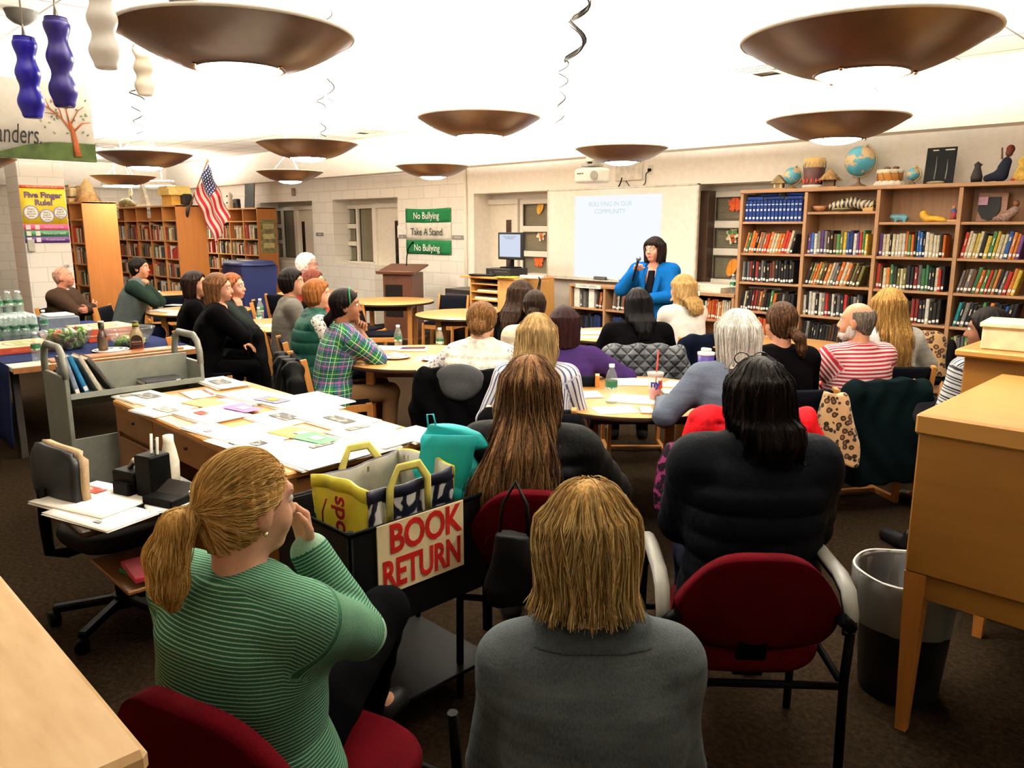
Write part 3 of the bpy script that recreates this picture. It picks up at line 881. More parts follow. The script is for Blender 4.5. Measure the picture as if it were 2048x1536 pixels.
make_window(2, [(X_(686), X_(713), 3), (X_(722), X_(748), 1)], 1.10, 2.08)
make_door(2, X_(757), X_(757)+.74, strip_side=1)
make_door(3, X_(968), X_(1034), knob=False)
make_window(3, [(X_(1049), X_(1100), 3)], .98, 2.08)
make_window(4, [(X_(1432), X_(1510), 3)], 1.12, 2.10)
struct('trim_4', MB().box((X_(1412, 450, 8.6), 8.6, 1.62), (.14, .16, 1.10), .004), plain('33231a', .4, 0, .3))          # dark jamb strip beside the board
struct('trim_5', MB().box((-4.7, 8.40, LOW+.012), (1.3, .34, .024), .004), trim_m)                                  # window ledge
struct('baseboard_back', MB().box(((-13.86-13.14)/2, YW-.008, .05), (.70, .016, .10)).box(((-11.12-9.19)/2, YW-.008, .05), (1.9, .016, .10)).box((-14.9, YW-.008, .05), (.8, .016, .10)), plain('2b2520', .6))

# ------------------------------------------------------------------ hanging bowl lamps
bowl_m = plain('644a38', .30, .05, .5, .06); white_m = plain('f2ede2', .5, 0, .3, .01)
LAMPS = [(475, 72, 455, 'large bronze bowl lamp hanging nearest above the paper-covered desk'), (1730, 78, 477, 'large bronze bowl lamp hanging nearest at the right of the ceiling'),
         (958, 237, 243, 'bronze bowl lamp hanging between the two large lamps, its whole stem and ceiling plate showing'), (1674, 240, 268, 'bronze bowl lamp hanging over the large globe'),
         (1243, 298, 182, 'bronze bowl lamp hanging in front of the wall projector'), (615, 288, 197, 'bronze bowl lamp hanging above the first door, nearer of two there'),
         (865, 333, 145, 'bronze bowl lamp hanging above the green and white banner'), (580, 344, 130, 'small-looking bronze bowl lamp hanging lower beside the flag and first recess'),
         (290, 309, 178, 'bronze bowl lamp hanging just right of the tree banner'), (-70, 316, 178, 'bronze bowl lamp at the left edge, mostly hidden by the tree banner'), (247, 353, 120, 'bronze bowl lamp farthest off, over the bookcase ends')]
RO, HB = .45, .125
def bowl_profile():
    out = [(.165+(RO-.165)*q, .0+HB*(q**1.55)) for q in np.linspace(0, 1, 12)]
    return out
def lamp(x, y, w, label):
    c = at_d(x, y, F_PX*.9/w); zr = c[2]
    t = thing('pendant_lamp', label, 'lamp', (c[0], c[1], zr), 0, 'bronze bowl lamps on the ceiling')
    o = bowl_profile(); inn = [(r_-.006, z+.012) for r_, z in o]
    MB().lathe([(r_, z-HB) for r_, z in o], 56, cap=False).build('bowl', bowl_m, t)
    MB().lathe([(r_, z-HB) for r_, z in inn][::-1], 56, cap=False).build('bowl_lining', white_m, t)
    MB().tube([(RO*cos(a), RO*sin(a), .004) for a in np.linspace(0, 2*pi, 57)[:-1]], .007, 6, closed=True).build('rim', white_m, t)
    d = MB().lathe([(.0001, -HB-.034), (.08, -HB-.029), (.13, -HB-.016), (.160, -HB+.006)], 32, cap=False); d.build('diffuser', emit('fffaf2', LAMP_DOWN), t)
    MB().tube([(.170*cos(a), .170*sin(a), -HB+.002) for a in np.linspace(0, 2*pi, 41)[:-1]], .008, 6, closed=True).build('diffuser_ring', bowl_m, t)
    for a in (.5, 2.6, 4.7): MB().sphere((.185*cos(a), .185*sin(a), -HB-.004), .009, 8, 6).build('screw', plain('c9a27a', .25, 1), t)
    MB().lathe([(.0001, .012), (.30, .008), (.30, -.004), (.0001, -.004)][::-1], 24, cap=False).build('bulb_tray', emit('fff8ec', LAMP_UP), t)
    st = MB(); 
    for a in (0, 2.1, 4.2): st.tube([(.24*cos(a), .24*sin(a), .0), (.012*cos(a), .012*sin(a), .26)], .0025, 5)
    st.cyl((0, 0, .25), .012, ZC-zr-.27, 8); st.cyl((0, 0, .245), .02, .02, 10); st.build('stem', plain('e2dccd', .4), t)
    MB().lathe([(.10, ZC-zr), (.10, ZC-zr-.012), (.075, ZC-zr-.032), (.0001, ZC-zr-.040)][::-1], 24, cap=False).build('ceiling_plate', plain('d9cba4', .4), t)
for L in LAMPS: lamp(*L)
p = at_d(278, 371, 16.2); t = thing('strip_light', 'long white strip light on the ceiling beyond the farthest bowl lamp', 'lamp', (p[0], p[1], p[2]), R(40)); MB().box((0, 0, .04), (1.5, .24, .08), .01).build('housing', plain('d8d2c4', .5), t); MB().box((0, 0, -.012), (1.44, .20, .02), .004).build('tube_cover', emit('fffaf0', 60.0), t); MB().box((0, 0, .09), (1.40, .18, .012), .003).build('added_upper_glow', emit('fffaf0', 260.0), t)  # glowing panel on top of the housing is added to brighten the far ceiling
MB().tube([(-.5, 0, .07), (-.5, 0, ZC-p[2])], .006, 6).tube([(.5, 0, .07), (.5, 0, ZC-p[2])], .006, 6).build('hanger', plain('d8d2c4', .5), t)

# ------------------------------------------------------------------ other things on the ceiling
def vent(px, py, label, sx=.6):
    p = at_z(px, py, ZC); t = thing('ceiling_vent', label, 'vent', (p[0], p[1], ZC), 0, 'air vents in the ceiling')
    f = MB()
    for i in range(4):
        q = .30-.055*i; z = -.006-.010*i
        for a in range(4):
            A = (q*cos(a*pi/2+pi/4)*1.414, q*sin(a*pi/2+pi/4)*1.414, z); Bq = (q*cos((a+1)*pi/2+pi/4)*1.414, q*sin((a+1)*pi/2+pi/4)*1.414, z)
            f.bar(A, Bq, .05, .006, .001)
    f.build('vent_frame', plain('cfc4ac', .5), t)
    MB().box((0, 0, -.003), (.5, .5, .004)).build('vent_backing', plain('5d5140', .7), t)
vent(725, 262, 'square slatted ceiling vent over the second door recess'); vent(1535, 140, 'square slatted ceiling vent beside the large right-hand lamp')
vent(215, 291, 'square slatted ceiling vent beyond the tree banner')
p = at_z(495, 211, ZC); o = MB().lathe([(.20, 0), (.20, -.02), (.16, -.05), (.0001, -.07)][::-1], 28, (0, 0, 0), cap=False).build('smoke_hood', plain('efe0a8', .5), None, (p[0], p[1], ZC))
tag(o, 'pale yellow round ceiling fitting over the middle of the room', 'ceiling fitting')
for (px, py, lb) in ((42, 22, 'dark grey half-dome on the ceiling above the blue hanging vases'), (370, -2, 'dark grey half-dome on the ceiling behind the large left lamp')):
    p = at_z(px, py, ZC)
    o = MB().lathe([(.0001, -.10), (.055, -.086), (.09, -.05), (.105, 0)], 24, cap=False).build('ceiling_dome', plain('55524c', .5), None, (p[0], p[1], ZC)); tag(o, lb, 'ceiling dome', 'half-domes on the ceiling')
def vase(px, py0, py1, wpx, dep, col, label, rough=.35, tr=0):
    a, b = at_d(px[0], py0, dep), at_d(px[1], py1, dep); H = a[2]-b[2]; r0 = wpx*dep/F_PX/2
    t = thing('hanging_vase', label, 'hanging ornament', ((a[0]+b[0])/2, (a[1]+b[1])/2, b[2]), 0, 'wavy vases hanging from the ceiling')
    prof = []
    for q in np.linspace(0, 1, 40):
        r_ = r0*(.86+.14*cos(2*pi*(q*2.75-.55)))*(1.0-.10*q) if q < .97 else r0*.80
        prof.append((r_ if q > 0.005 else r0*.62, q*H))
    prof = [(.0001, 0)]+prof
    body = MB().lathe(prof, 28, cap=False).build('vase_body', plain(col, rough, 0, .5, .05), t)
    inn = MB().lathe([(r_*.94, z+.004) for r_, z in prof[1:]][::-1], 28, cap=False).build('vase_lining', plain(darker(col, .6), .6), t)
    c = MB().tube([(0, 0, H*.98), (.0, 0, ZC-b[2])], .003, 5)
    for k in range(2): c.tube([(r0*.7*(-1)**k, 0, H*.97), (0, 0, H*1.18)], .002, 5)
    c.build('cord', plain('cfc7b8', .7), t)
vase((48, 66), 80, 234, 50, 2.6, '1a0da0', 'bright blue wavy vase hanging lower, leftmost of the two blue ones')
vase((112, 130), 42, 212, 54, 2.6, '21136e', 'dark blue wavy vase hanging higher, right of the brighter blue one')
vase((200, 210), -36, 135, 62, 2.5, 'fffdf8', 'glowing white wavy vase hanging beside the large lamp')
vase((283, 290), 95, 190, 40, 3.6, 'efe4cf', 'cream wavy vase hanging farther back under the large lamp')
def swirl(px, py0, py1, dep, label, r0=.02, turns=3, strands_=2, thick=.005):
    a, b = at_d(px[0], py0, dep), at_d(px[1], py1, dep); H = a[2]-b[2]
    m = MB()
    for s_ in range(strands_):
        pts = []; n = int(turns*14)
        for i in range(n+1):
            q = i/n; an = 2*pi*turns*q+s_*.5; r_ = r0*(1+.25*sin(q*7+s_)); pts.append((r_*cos(an)+(b[0]-a[0])*q, r_*sin(an)+(b[1]-a[1])*q, -H*q-s_*.004))
        m.tube(pts, [thick*(.5+.5*abs(sin(pi*i/n*2+.4))) for i in range(n+1)], 4, flat=.25)
    t = thing('paper_swirl', label, 'streamer', (a[0], a[1], a[2]), 0, 'dark spiral streamers on the ceiling')
    m.build('spiral', plain('241e18', .35, .2, .5), t)
    MB().tube([(0, 0, 0), (0, 0, ZC-a[2])], .001, 4).build('thread', plain('ddd6c8', .8), t)
swirl((1160, 1150), 0, 124, 3.2, 'thick dark spiral streamer hanging at the top middle of the ceiling', .036, 1.6, 3, .008)
swirl((1128, 1119), 124, 260, 4.6, 'thin dark spiral streamer hanging below the thick one', .025, 4, 1, .006)
swirl((655, 662), 20, 205, 4.6, 'thin dark spiral streamer just right of the large left lamp', .024, 5, 1, .006)
swirl((640, 648), 188, 274, 6.0, 'thin dark spiral streamer above the middle bowl lamp', .025, 4, 1, .006)
swirl((272, 278), 165, 266, 4.2, 'thin dark spiral streamer under the cream vase', .03, 3.5, 1, .006)
swirl((1748, 1750), 160, 184, 4.4, 'tiny dark spiral streamer under the large right lamp', .012, 1.2, 1, .004)

# ------------------------------------------------------------------ signs on the walls
def rotY_wall(): return (pi/2, 0, 0)                 # lettering that faces -Y
def rotX_wall(): return (pi/2, 0, pi/2)              # lettering that faces +X
# green and white banner
b0, b1 = -10.88, -9.72
t = thing('banner', 'green and white cloth banner reading No Bullying, Take A Stand', 'banner', ((b0+b1)/2, YW-.02, 1.30))
W, H = b1-b0, .745
def sag(u, v): return ((u-.5)*W, -.012*sin(pi*u)*sin(pi*v)-.006*sin(u*11), v*H-.018*sin(pi*u)*(v > .5)*(v-.5)*2)
for v0, v1, col in ((0, .30, '1d5c34'), (.30, .69, 'efe9da'), (.69, 1, '1d5c34')):
    MB().grid(lambda u, v: sag(u, v0+(v1-v0)*v), 20, 4, True, .003).build('cloth_band', fabric(col, None, 150, .8), t)
for txt, z, sz, col, sx in (('No Bullying', .845, .155, 'f4efe2', .92), ('Take A Stand', .495, .165, '20241f', .92), ('No Bullying', .15, .155, 'f4efe2', .92)):
    lettering(txt, sz, plain(col, .6), t, (.0, -.030, z*H-.012), rotY_wall(), sx=sx, bold=.001)
for u in (0, 1):
    for v in (0, 1): MB().sphere(sag(u*.98+.01, v*.98+.01), .010, 8, 6).build('grommet', plain('b9b09a', .3, 1), t)
def plaque(x, z, w, txt, label):
    t = thing('door_plaque', label, 'door sign', (x, YW-.006, z), 0, 'small grey room plaques')
    MB().box((0, 0, 0), (w, .012, .065), .003).build('plate', plain('77706a', .5), t); lettering(txt, .034, plain('e5e0d6', .6), t, (0, -.0072, 0), rotY_wall(), depth=.001)
plaque(-13.62, 1.60, .26, 'OFFICE', 'small grey plaque on the pier between the two left recesses'); plaque(-11.0, 1.58, .20, '106', 'small grey plaque just left of the green banner'); plaque(-9.56, 1.58, .28, 'STORAGE', 'small grey plaque at the right edge of the green banner')
o = MB().box((0, 0, 0), (.11, .03, .12), .006); o.mat(plain('5a4436', .5)); 
p = at_y(588, 384, YW); o = MB().box((0, 0, 0), (.11, .03, .15), .006).build('fire_alarm', plain('6a4a3c', .5), None, (p[0], YW-.016, p[2])); tag(o, 'small brown alarm box above the first recess', 'alarm')
p = at_y(790, 468, YR-.03); o = MB().box((0, 0, 0), (.24, .002, .20)).build('paper_notice', plain('f3eee2', .7), None, (-11.02, YW-.003, 1.66)); tag(o, 'white paper notice taped beside the second door', 'notice')
# five finger rule poster on the pillar
t = thing('wall_poster', 'yellow reading poster with coloured bands on the white block pillar', 'poster', (-12.193, 3.245, 1.53))
PW, PH = .545, .76
def pst(z0, z1, col, y0=-.5, y1=.5, x=.002, name='poster_band'):
    MB().grid(lambda u, v: (x+.012*max(0, (y0+(y1-y0)*u)-.25), (y0+(y1-y0)*u)*PW, (z0+(z1-z0)*v)*PH), 6, 2, True, .001).build(name, plain(col, .4, 0, .4, .03), t)
pst(.945, 1, 'c4502f'); pst(.33, .945, 'f2cf2a'); pst(.22, .33, 'd8567e'); pst(.11, .22, '2f6b45'); pst(0, .11, '4a2560')
ink = plain('4a3a52', .6)
for tx, y, z, sz in (('Five Finger', 0, .83, .105), ('Rule!', 0, .70, .105)): lettering(tx, sz, ink, t, (.0095, y*PW, z*PH), rotX_wall(), bold=.004)
lettering('Have a JUST RIGHT book with the', .026, plain('f7e7c8', .6), t, (.006, 0, .972*PH), rotX_wall())
for y, z, r_ in ((-.30, .53, .095), (.04, .475, .09), (.35, .53, .085)):
    MB().at((.006, y*PW, z*PH), (0, pi/2, 0)).cyl((0, 0, 0), r_, .002, 28).build('circle_border', plain('7a7390', .5), t)
    MB().at((.0085, y*PW, z*PH), (0, pi/2, 0)).cyl((0, 0, 0), r_*.86, .002, 28).build('circle', plain('fbf6e2', .5), t)
    for i in range(4): lettering(('Read a', 'page of', 'the book', 'aloud')[i], .030, ink, t, (.0122, y*PW, z*PH+.045-.032*i), rotX_wall())
for k, (z, tx) in enumerate(((.275, 'The book is too easy'), (.165, 'The book is JUST RIGHT'), (.055, 'The book is too hard'))):
    lettering(tx, .032, plain('f6e9ef', .6), t, (.009, .17*PW, z*PH), rotX_wall(), sx=.85)
    for y in (-.40, -.20): MB().box((.0055, y*PW, z*PH), (.004, .055, .06), .002).build('picture_square', plain(('e8d9cf', 'd9d2c4', 'e0d6d8')[k], .5), t)
o = MB().box((0, 0, 0), (.06, .08, .16), .004).build('switch_box', plain('a8a598', .5), None, (-12.17, 3.03, 1.50)); tag(o, 'grey electrical box on the block pillar, below the poster', 'switch box')
# tree banner hanging at the upper left
XB = -6.0
t = thing('hanging_banner', 'white paper banner with a bare tree on a green hill, hanging from the ceiling', 'banner', (XB, 1.95, 2.18))
BH = .50; BW = 1.5
MB().grid(lambda u, v: (.01*sin(u*9), -BW*(1-u), v*BH), 24, 2, True, .002).build('banner_sheet', plain('f4efe4', .6, 0, .3, .02), t)
hill = [(-.62, .002)] + [(-.62+.62*q, .02+.10*sin(pi*.5*min(1, q*1.5))) for q in np.linspace(.02, 1, 12)] + [(0, .002)]
MB().at((.014, 0, 0)).prism([(a, b) for a, b in hill], 0, .002, 'X').build('green_hill', plain('3c4a24', .7, 0, .2, .25), t)
bark = plain('b0633c', .7)
tr = MB()
tr.tube([(.018, -.115, .03), (.018, -.125, .13), (.018, -.135, .21), (.018, -.15, .26)], [.026, .017, .013, .008], 6, flat=.3, up=(1, 0, 0))
for pts, r_ in (([(-.135, .19), (-.19, .27), (-.26, .33), (-.31, .36)], .008), ([(-.13, .19), (-.07, .25), (-.02, .26)], .007), ([(-.15, .25), (-.16, .33), (-.20, .40)], .006), ([(-.19, .27), (-.20, .33), (-.25, .39)], .005), ([(-.22, .30), (-.29, .30)], .004), ([(-.14, .24), (-.09, .33), (-.05, .36)], .005), ([(-.26, .33), (-.28, .39)], .004), ([(-.16, .33), (-.12, .39), (-.11, .44)], .004)):
    tr.tube([(.018, y, z) for y, z in pts], [r_*(1-.6*i/(len(pts)-1)) for i in range(len(pts))], 5, flat=.3, up=(1, 0, 0))
tr.build('painted_tree', bark, t)
lf = MB()
for i in range(26): 
    y, z = -.02-.34*rnd.random(), .16+.28*rnd.random(); lf.at((.016, y, z), (rnd.random()*3, 0, 0)).sphere((0, 0, 0), .010, 8, 4, (.12, 1, .6))
lf.build('painted_leaves', plain('7f8a6a', .7, 0, .2, .3), t)
lettering('Upstanders.', .175, plain('1e1a17', .6), t, (.022, -.325, .15), rotX_wall(), align='RIGHT', shear=.25, sx=.52)
MB().tube([(0, -.01, BH), (0, -.01, ZC-2.18)], .0015, 4).tube([(0, -1.3, BH), (0, -1.3, ZC-2.18)], .0015, 4).build('hanging_thread', plain('d8d2c4', .8), t)
# ------------------------------------------------------------------ bookcases and books
oak = wood('9c7450', 1.0, .5, 'X'); oak_z = wood('9c7450', 1.0, .5, 'Z'); maple = wood('cf9a58', 1.0, .4, 'X'); maple_z = wood('cf9a58', 1.0, .4, 'Z')
orange_z = wood('a4642a', .6, .45, 'Z', .06); orange = wood('c98a48', .8, .45, 'X', .08)
YB, DB, TB = 8.0, .33, 2.135
UP = [-4.46, -3.735, -3.012, -2.292, -1.570, -.85]
t = thing('bookcase', 'long oak wall bookcase full of labelled books, globes and drums along its top', 'bookcase', (UP[0], YB, 0))
def P0(o_): return (o_[0]-UP[0], o_[1]-YB, o_[2])
for i, x in enumerate(UP): MB().box((x-UP[0]+.0, DB/2, TB/2-.02), (.036, DB, TB-.04), .003).build('upright', oak_z, t)
MB().box(((UP[-1]-UP[0])/2, DB/2, TB-.018), (UP[-1]-UP[0]+.04, DB+.02, .036), .004).build('top_board', oak, t)
MB().box(((UP[-1]-UP[0])/2, DB-.006, TB/2), (UP[-1]-UP[0], .012, TB-.05)).build('back_panel', oak_z, t)
SH = {0: [1.80, 1.465, 1.15, .835, .53, .22], 1: [1.895, 1.47, 1.155, .84, .53, .22], 2: [1.79, 1.465, 1.15, .84, .53, .22], 3: [1.79, 1.465, 1.15, .84, .53, .22], 4: [1.79, 1.465, 1.15, .84, .53, .22]}
for b, zs_ in SH.items():
    x0, x1 = UP[b]+.019-UP[0], UP[b+1]-.019-UP[0]
    for z in zs_: MB().box(((x0+x1)/2, DB/2-.005, z-.0125), (x1-x0, DB-.03, .025), .003).build('shelf', oak, t)
    MB().box(((x0+x1)/2, .035, .05), (x1-x0, .02, .10)).build('kick_board', oak, t)
def book_mesh(kind):
    m = MB(); m.mat(tinted())
    pr = [(-.5, 1), (-.5, .06), (-.36, .015), (0, 0), (.36, .015), (.5, .06), (.5, 1), (.42, 1), (.42, .10), (-.42, .10), (-.42, 1)]
    m.prism(pr, 0, 1, 'Z')
    m.mat(plain('e8dcc0', .9)).box((0, .54, .495), (.82, .86, .965))
    if kind in (1, 2): m.mat(plain('f2efe6', .6)).box((0, .0, .16 if kind == 1 else .12), (.74, .012, .115), .004)
    if kind == 2: m.mat(plain('cbb98a', .5)).box((0, .0, .72), (.34, .010, .14))
    if kind == 3: m.mat(plain('e9dfc8', .5)).box((0, .0, .62), (.22, .010, .26)).mat(plain('f2efe6', .6)).box((0, .0, .15), (.74, .012, .115), .004)
    if kind == 4: m.mat(plain('c9d0dc', .5)).box((0, .0, .80), (.7, .008, .05)).box((0, .0, .55), (.5, .008, .10)).mat(plain('f2efe6', .6)).box((0, .0, .17), (.55, .010, .10))
    o = m.build('book'); me = o.data; bpy.data.objects.remove(o); return me
BK = {k: book_mesh(k) for k in range(5)}
ORD = 'first second third fourth fifth sixth seventh eighth ninth tenth eleventh twelfth thirteenth fourteenth fifteenth sixteenth seventeenth eighteenth nineteenth twentieth'.split()
def nth(i):
    if i < 20: return ORD[i]
    return {2: 'twenty-', 3: 'thirty-', 4: 'forty-'}[(i+1)//10]+ORD[(i+1) % 10-1] if (i+1) % 10 else {3: 'thirtieth', 4: 'fortieth'}[(i+1)//10]
CN = {'black': ['14120f', '1d1a18', '191a20'], 'brown': ['3a241a', '4a3020'], 'dark red': ['5a1a18', '6e2420'], 'red': ['a02a20', 'b5382c'], 'orange': ['c0612a', 'c97a3c'], 'cream': ['d8cba8', 'cfc2a4'],
      'white': ['e6e1d4', 'd9d5ca'], 'grey': ['6e6a66', '4c4a4a'], 'green': ['2f5a3a', '3f6b3a'], 'teal': ['1f7a80', '2a6f78'], 'blue': ['24457a', '345a94'], 'navy': ['18244a', '1c2a50'], 'yellow': ['cfae3a', 'd6b84e'], 'purple': ['4a2f62', '5a3a70'], 'olive': ['5c5a30', '6a6538']}
NB = [0]
def put_book(name, loc, dims, lean, col, kind, label, group, rz=0, rx=0):
    o = link('book', BK[kind], None, loc, (rx, lean, rz)); o.scale = dims; o.color = srgb(col); tag(o, label, 'book', group); NB[0] += 1; return o
def row(x0, x1, y, z, pal, where, group, lean=0.0, hr=(.20, .245), tr=(.020, .036), kinds=(1, 1, 1, 2, 3), depth=(.14, .19), fill=1.0, r_=rnd, clear_h=.30):
    x = x0+.006; i = 0; xe = x0+(x1-x0)*fill
    while True:
        th = r_.uniform(*tr); hh = min(r_.uniform(*hr), clear_h-.012); dp = r_.uniform(*depth); a = lean if lean else r_.uniform(-.012, .012)
        w = th*cos(a)+hh*abs(sin(a))*(.0 if i else .0)
        adv = th/cos(a)
        if x+adv+(hh*sin(abs(a)) if lean > 0 else .006) > xe: break
        cn = r_.choice(pal); c = r_.choice(CN[cn])
        put_book('book', (x+adv/2+(hh*.0), y+r_.uniform(0, .012), z+.001+(th/2*abs(sin(a)))), (th, dp, hh), a, c, r_.choice(kinds), '%s book, %s from left, %s' % (cn, nth(i), where), group)
        x += adv+.0012; i += 1
    return x
dark = ['black']*6+['grey', 'brown', 'dark red', 'grey', 'white']; darkm = ['black']*5+['brown', 'dark red', 'red', 'green', 'grey', 'olive', 'teal', 'orange', 'cream']
mixd = ['black', 'green', 'grey', 'purple', 'yellow', 'red', 'blue', 'white', 'brown', 'cream', 'navy', 'olive', 'black']; light = ['cream', 'white', 'yellow', 'cream', 'orange', 'green', 'black', 'red', 'white', 'teal', 'purple', 'blue', 'black']
reds = ['red', 'orange', 'dark red', 'red', 'black', 'cream', 'grey', 'green', 'orange', 'black']; browns = ['brown', 'orange', 'cream', 'dark red', 'black', 'olive', 'orange', 'brown', 'grey']
BAY = ['first bay', 'second bay', 'third bay', 'fourth bay', 'fifth bay']
RW = {1.465: 'upper', 1.15: 'middle', .835: 'lower', .53: 'low'}
cfg = {(0, 1): (reds, .24), (1, 1): (mixd, 0), (2, 1): (light, 0), (3, 1): (light+['yellow', 'cream'], .16), (0, 2): (dark, 0), (1, 2): (browns, .28), (2, 2): (darkm, 0), (3, 2): (darkm+['yellow', 'grey', 'orange'], .22),
       (0, 3): (dark+reds, .12), (1, 3): (['black', 'grey', 'white']*2+['black', 'teal', 'orange', 'red'], 0), (2, 3): (dark+['brown', 'red'], 0), (3, 3): (darkm+['blue', 'grey'], .2), (0, 4): (reds, 0), (1, 4): (dark+['red'], .1), (3, 4): (darkm, 0)}
for (b, r_), (pal, ln) in cfg.items():
    z = SH[b][r_]; nm = {1: 'upper', 2: 'middle', 3: 'lower', 4: 'bottom visible'}[r_]
    x1 = UP[b+1]-.022
    if b == 3: x1 = UP[b]+.60
    row(UP[b]+.022, x1, YB+.035, z, pal, '%s book shelf, %s of wall bookcase' % (nm, BAY[b]), 'books on the %s shelf of the wall bookcase' % nm, ln, fill=.93 if r_ < 4 else .8, tr=(.024, .036) if (b, r_) != (2, 1) else (.022, .034))
for i in range(15):                              # the blue reference set
    put_book('book', (UP[0]+.05+i*.0432, YB+.03, 1.801), (.041, .19, .222), 0, ('10265e', '142c68')[i % 2], 4, 'blue encyclopedia volume, %s from the left on the top shelf of the first bay' % nth(i), 'blue encyclopedia set on the top shelf')
for i, (x, z, wd_) in enumerate(((.14, 2.0245, .18), (.36, 2.0245, .21), (.585, 2.0245, .16), (.30, 2.065, .19), (.59, 2.065, .19))):
    o = put_book('book', (UP[0]+x+(-wd_/2), YB+.04, z+.019), (.036, .19, wd_), pi/2, ('122a66', '0e2250')[i % 2], 0, 'blue volume lying flat on the blue encyclopedia set, %s' % ('at the left', 'in the middle', 'at the right', 'upper one at the left', 'upper one at the right')[i], 'blue volumes lying on the encyclopedia set')
# low bookcase below the whiteboard
LX0, LX1 = -6.92, -4.485
t2 = thing('low_bookcase', 'low oak bookcase under the whiteboard behind the woman in blue', 'bookcase', (LX0, YB, 0))
Lu = [0, .59, 1.20, 1.80, LX1-LX0]
for x in Lu: MB().box((x+(.018 if x == 0 else -.018 if x == Lu[-1] else 0), .165, .49), (.036, .33, .98), .003).build('upright', oak_z, t2)
MB().box(((LX1-LX0)/2, .165, .985), (LX1-LX0, .35, .036), .004).build('top_board', oak, t2)
MB().box(((LX1-LX0)/2, .325, .49), (LX1-LX0, .01, .96)).build('back_panel', oak_z, t2)
for i in range(4):
    for z in (.70, .38, .08): MB().box(((Lu[i]+Lu[i+1])/2, .16, z-.0125), (Lu[i+1]-Lu[i]-.036, .30, .025), .003).build('shelf', oak, t2)
MB().box((.33, -.012, .985), (.42, .003, .05)).build('shelf_sign', plain('f2eee2', .6), t2)
lettering('YOUNG CLASSICS', .036, plain('3a3630', .6), t2, (.33, -.0145, .985), rotY_wall(), depth=.001)
MB().box((1.93, -.012, .985), (.14, .003, .045)).build('shelf_sign', plain('f2eee2', .6), t2); lettering('FICTION', .03, plain('3a3630', .6), t2, (1.93, -.0145, .985), rotY_wall(), depth=.001)
for i, (x, nm) in enumerate(((LX0+.05, 'left'), (LX0+.30, 'right'))):
    m = MB(); m.mat(plain('ece7da', .6)).prism([(0, 0), (.21, 0), (.21, .09), (.05, .26), (0, .26)], -.045, .045, 'X')
    o = m.build('magazine_file', None, None, (x+.05, YB+.04, .701), (0, 0, 0)); tag(o, 'white magazine file on the low bookcase under the board, %s of two' % nm, 'magazine file', 'white magazine files')
row(LX0+.15, LX0+.26, YB+.04, .70, ['black', 'grey'], 'low bookcase between two white magazine files', 'books in the low bookcase', 0, kinds=(0, 3))
row(LX0+.41, LX0+.57, YB+.04, .70, browns, 'low bookcase right of white magazine files', 'books in the low bookcase', .1)
row(LX0+.68, LX0+1.18, YB+.04, .70, ['black', 'white', 'brown', 'cream', 'grey', 'orange'], 'low bookcase, second section under whiteboard', 'books in the low bookcase', .08)
row(LX0+1.82, LX1-.04, YB+.04, .70, ['white', 'red', 'brown', 'cream', 'orange', 'black'], 'low bookcase beside wall bookcase', 'books in the low bookcase', .05)
row(LX0+.06, LX0+.50, YB+.05, .38, ['black', 'navy', 'black'], 'lower shelf of low bookcase, first section', 'books in the low bookcase', 0, kinds=(0, 1), tr=(.026, .04))
row(LX0+.66, LX0+1.1, YB+.05, .38, ['black', 'navy', 'black'], 'lower shelf of low bookcase, second section', 'books in the low bookcase', 0, kinds=(0, 1), tr=(.026, .04))

# far stacks, their end panels to the right
def stack(xe, y0, y1, n, label, bay=.90, single=False, shz=(1.86, 1.50, 1.18, .85, .50, .12), skip=()):
    t = thing('library_stack', label, 'bookcase', (xe, y0, 0)); D = y1-y0; H = 2.12
    MB().box((-.018, D/2, H/2), (.036, D, H), .004).build('end_panel', orange_z, t)
    for i in range(1, n+1): MB().box((-bay*i-.015, D/2, H/2), (.03, D-.02, H-.02), .003).build('upright', wood('c9884a', .8, .45, 'Z', .08), t)
    MB().box((-bay*n/2, D/2, H-.015), (bay*n, D, .03), .003).build('top_board', wood('d09a5c', .8, .45, 'X', .08), t)
    MB().box((-bay*n/2, D/2 if not single else D-.02, H/2), (bay*n-.04, .012, H-.06)).build('back_panel', orange_z, t)
    for i in range(n):
        for z in shz: MB().box((-bay*(i+.5)-.018, D/2, z-.012), (bay-.036, D-.03, .024), .002).build('shelf', wood('c98f54', .8, .45, 'X', .08), t)
    return t
stack(-13.0, 2.10, 2.66, 3, 'library stack farthest left, only its orange end panel showing beside the block pillar')
stack(-13.2, 4.02, 4.52, 5, 'library stack behind the bald man, its orange end panel right of the pillar', .62)
stack(-14.1, 5.80, 6.34, 6, 'library stack in the middle with the flag fixed to its orange end', .62)
stack(-14.98, 7.78, 8.20, 6, 'library stack against the back wall behind the flag, a notice on its end', .62, True)
far = MB(); cols = ['d8c7a0', 'c9b184', 'e0d6bc', '8e2a22', 'b5402c', '2a2a30', '1d1b1a', '4a3a2c', '7a6a52', '3c4a3a', 'efe8d8', '8a7a66']
def far_row(x0, x1, y, z, hmax, dens):
    x = x0+.02; tall = True
    while x < x1-.04:
        if rnd.random() > dens: x += rnd.uniform(.03, .12); continue
        w_ = rnd.uniform(.012, .045); h_ = rnd.uniform(.62, .95)*hmax
        far.mat(plain(rnd.choice(cols), .6)).at((x+w_/2, y+rnd.uniform(0, .03)+.08, z+h_/2), (0, rnd.choice([0, 0, 0, .06, -.05]), 0)).box((0, 0, 0), (w_*.95, .16, h_)); x += w_+.001
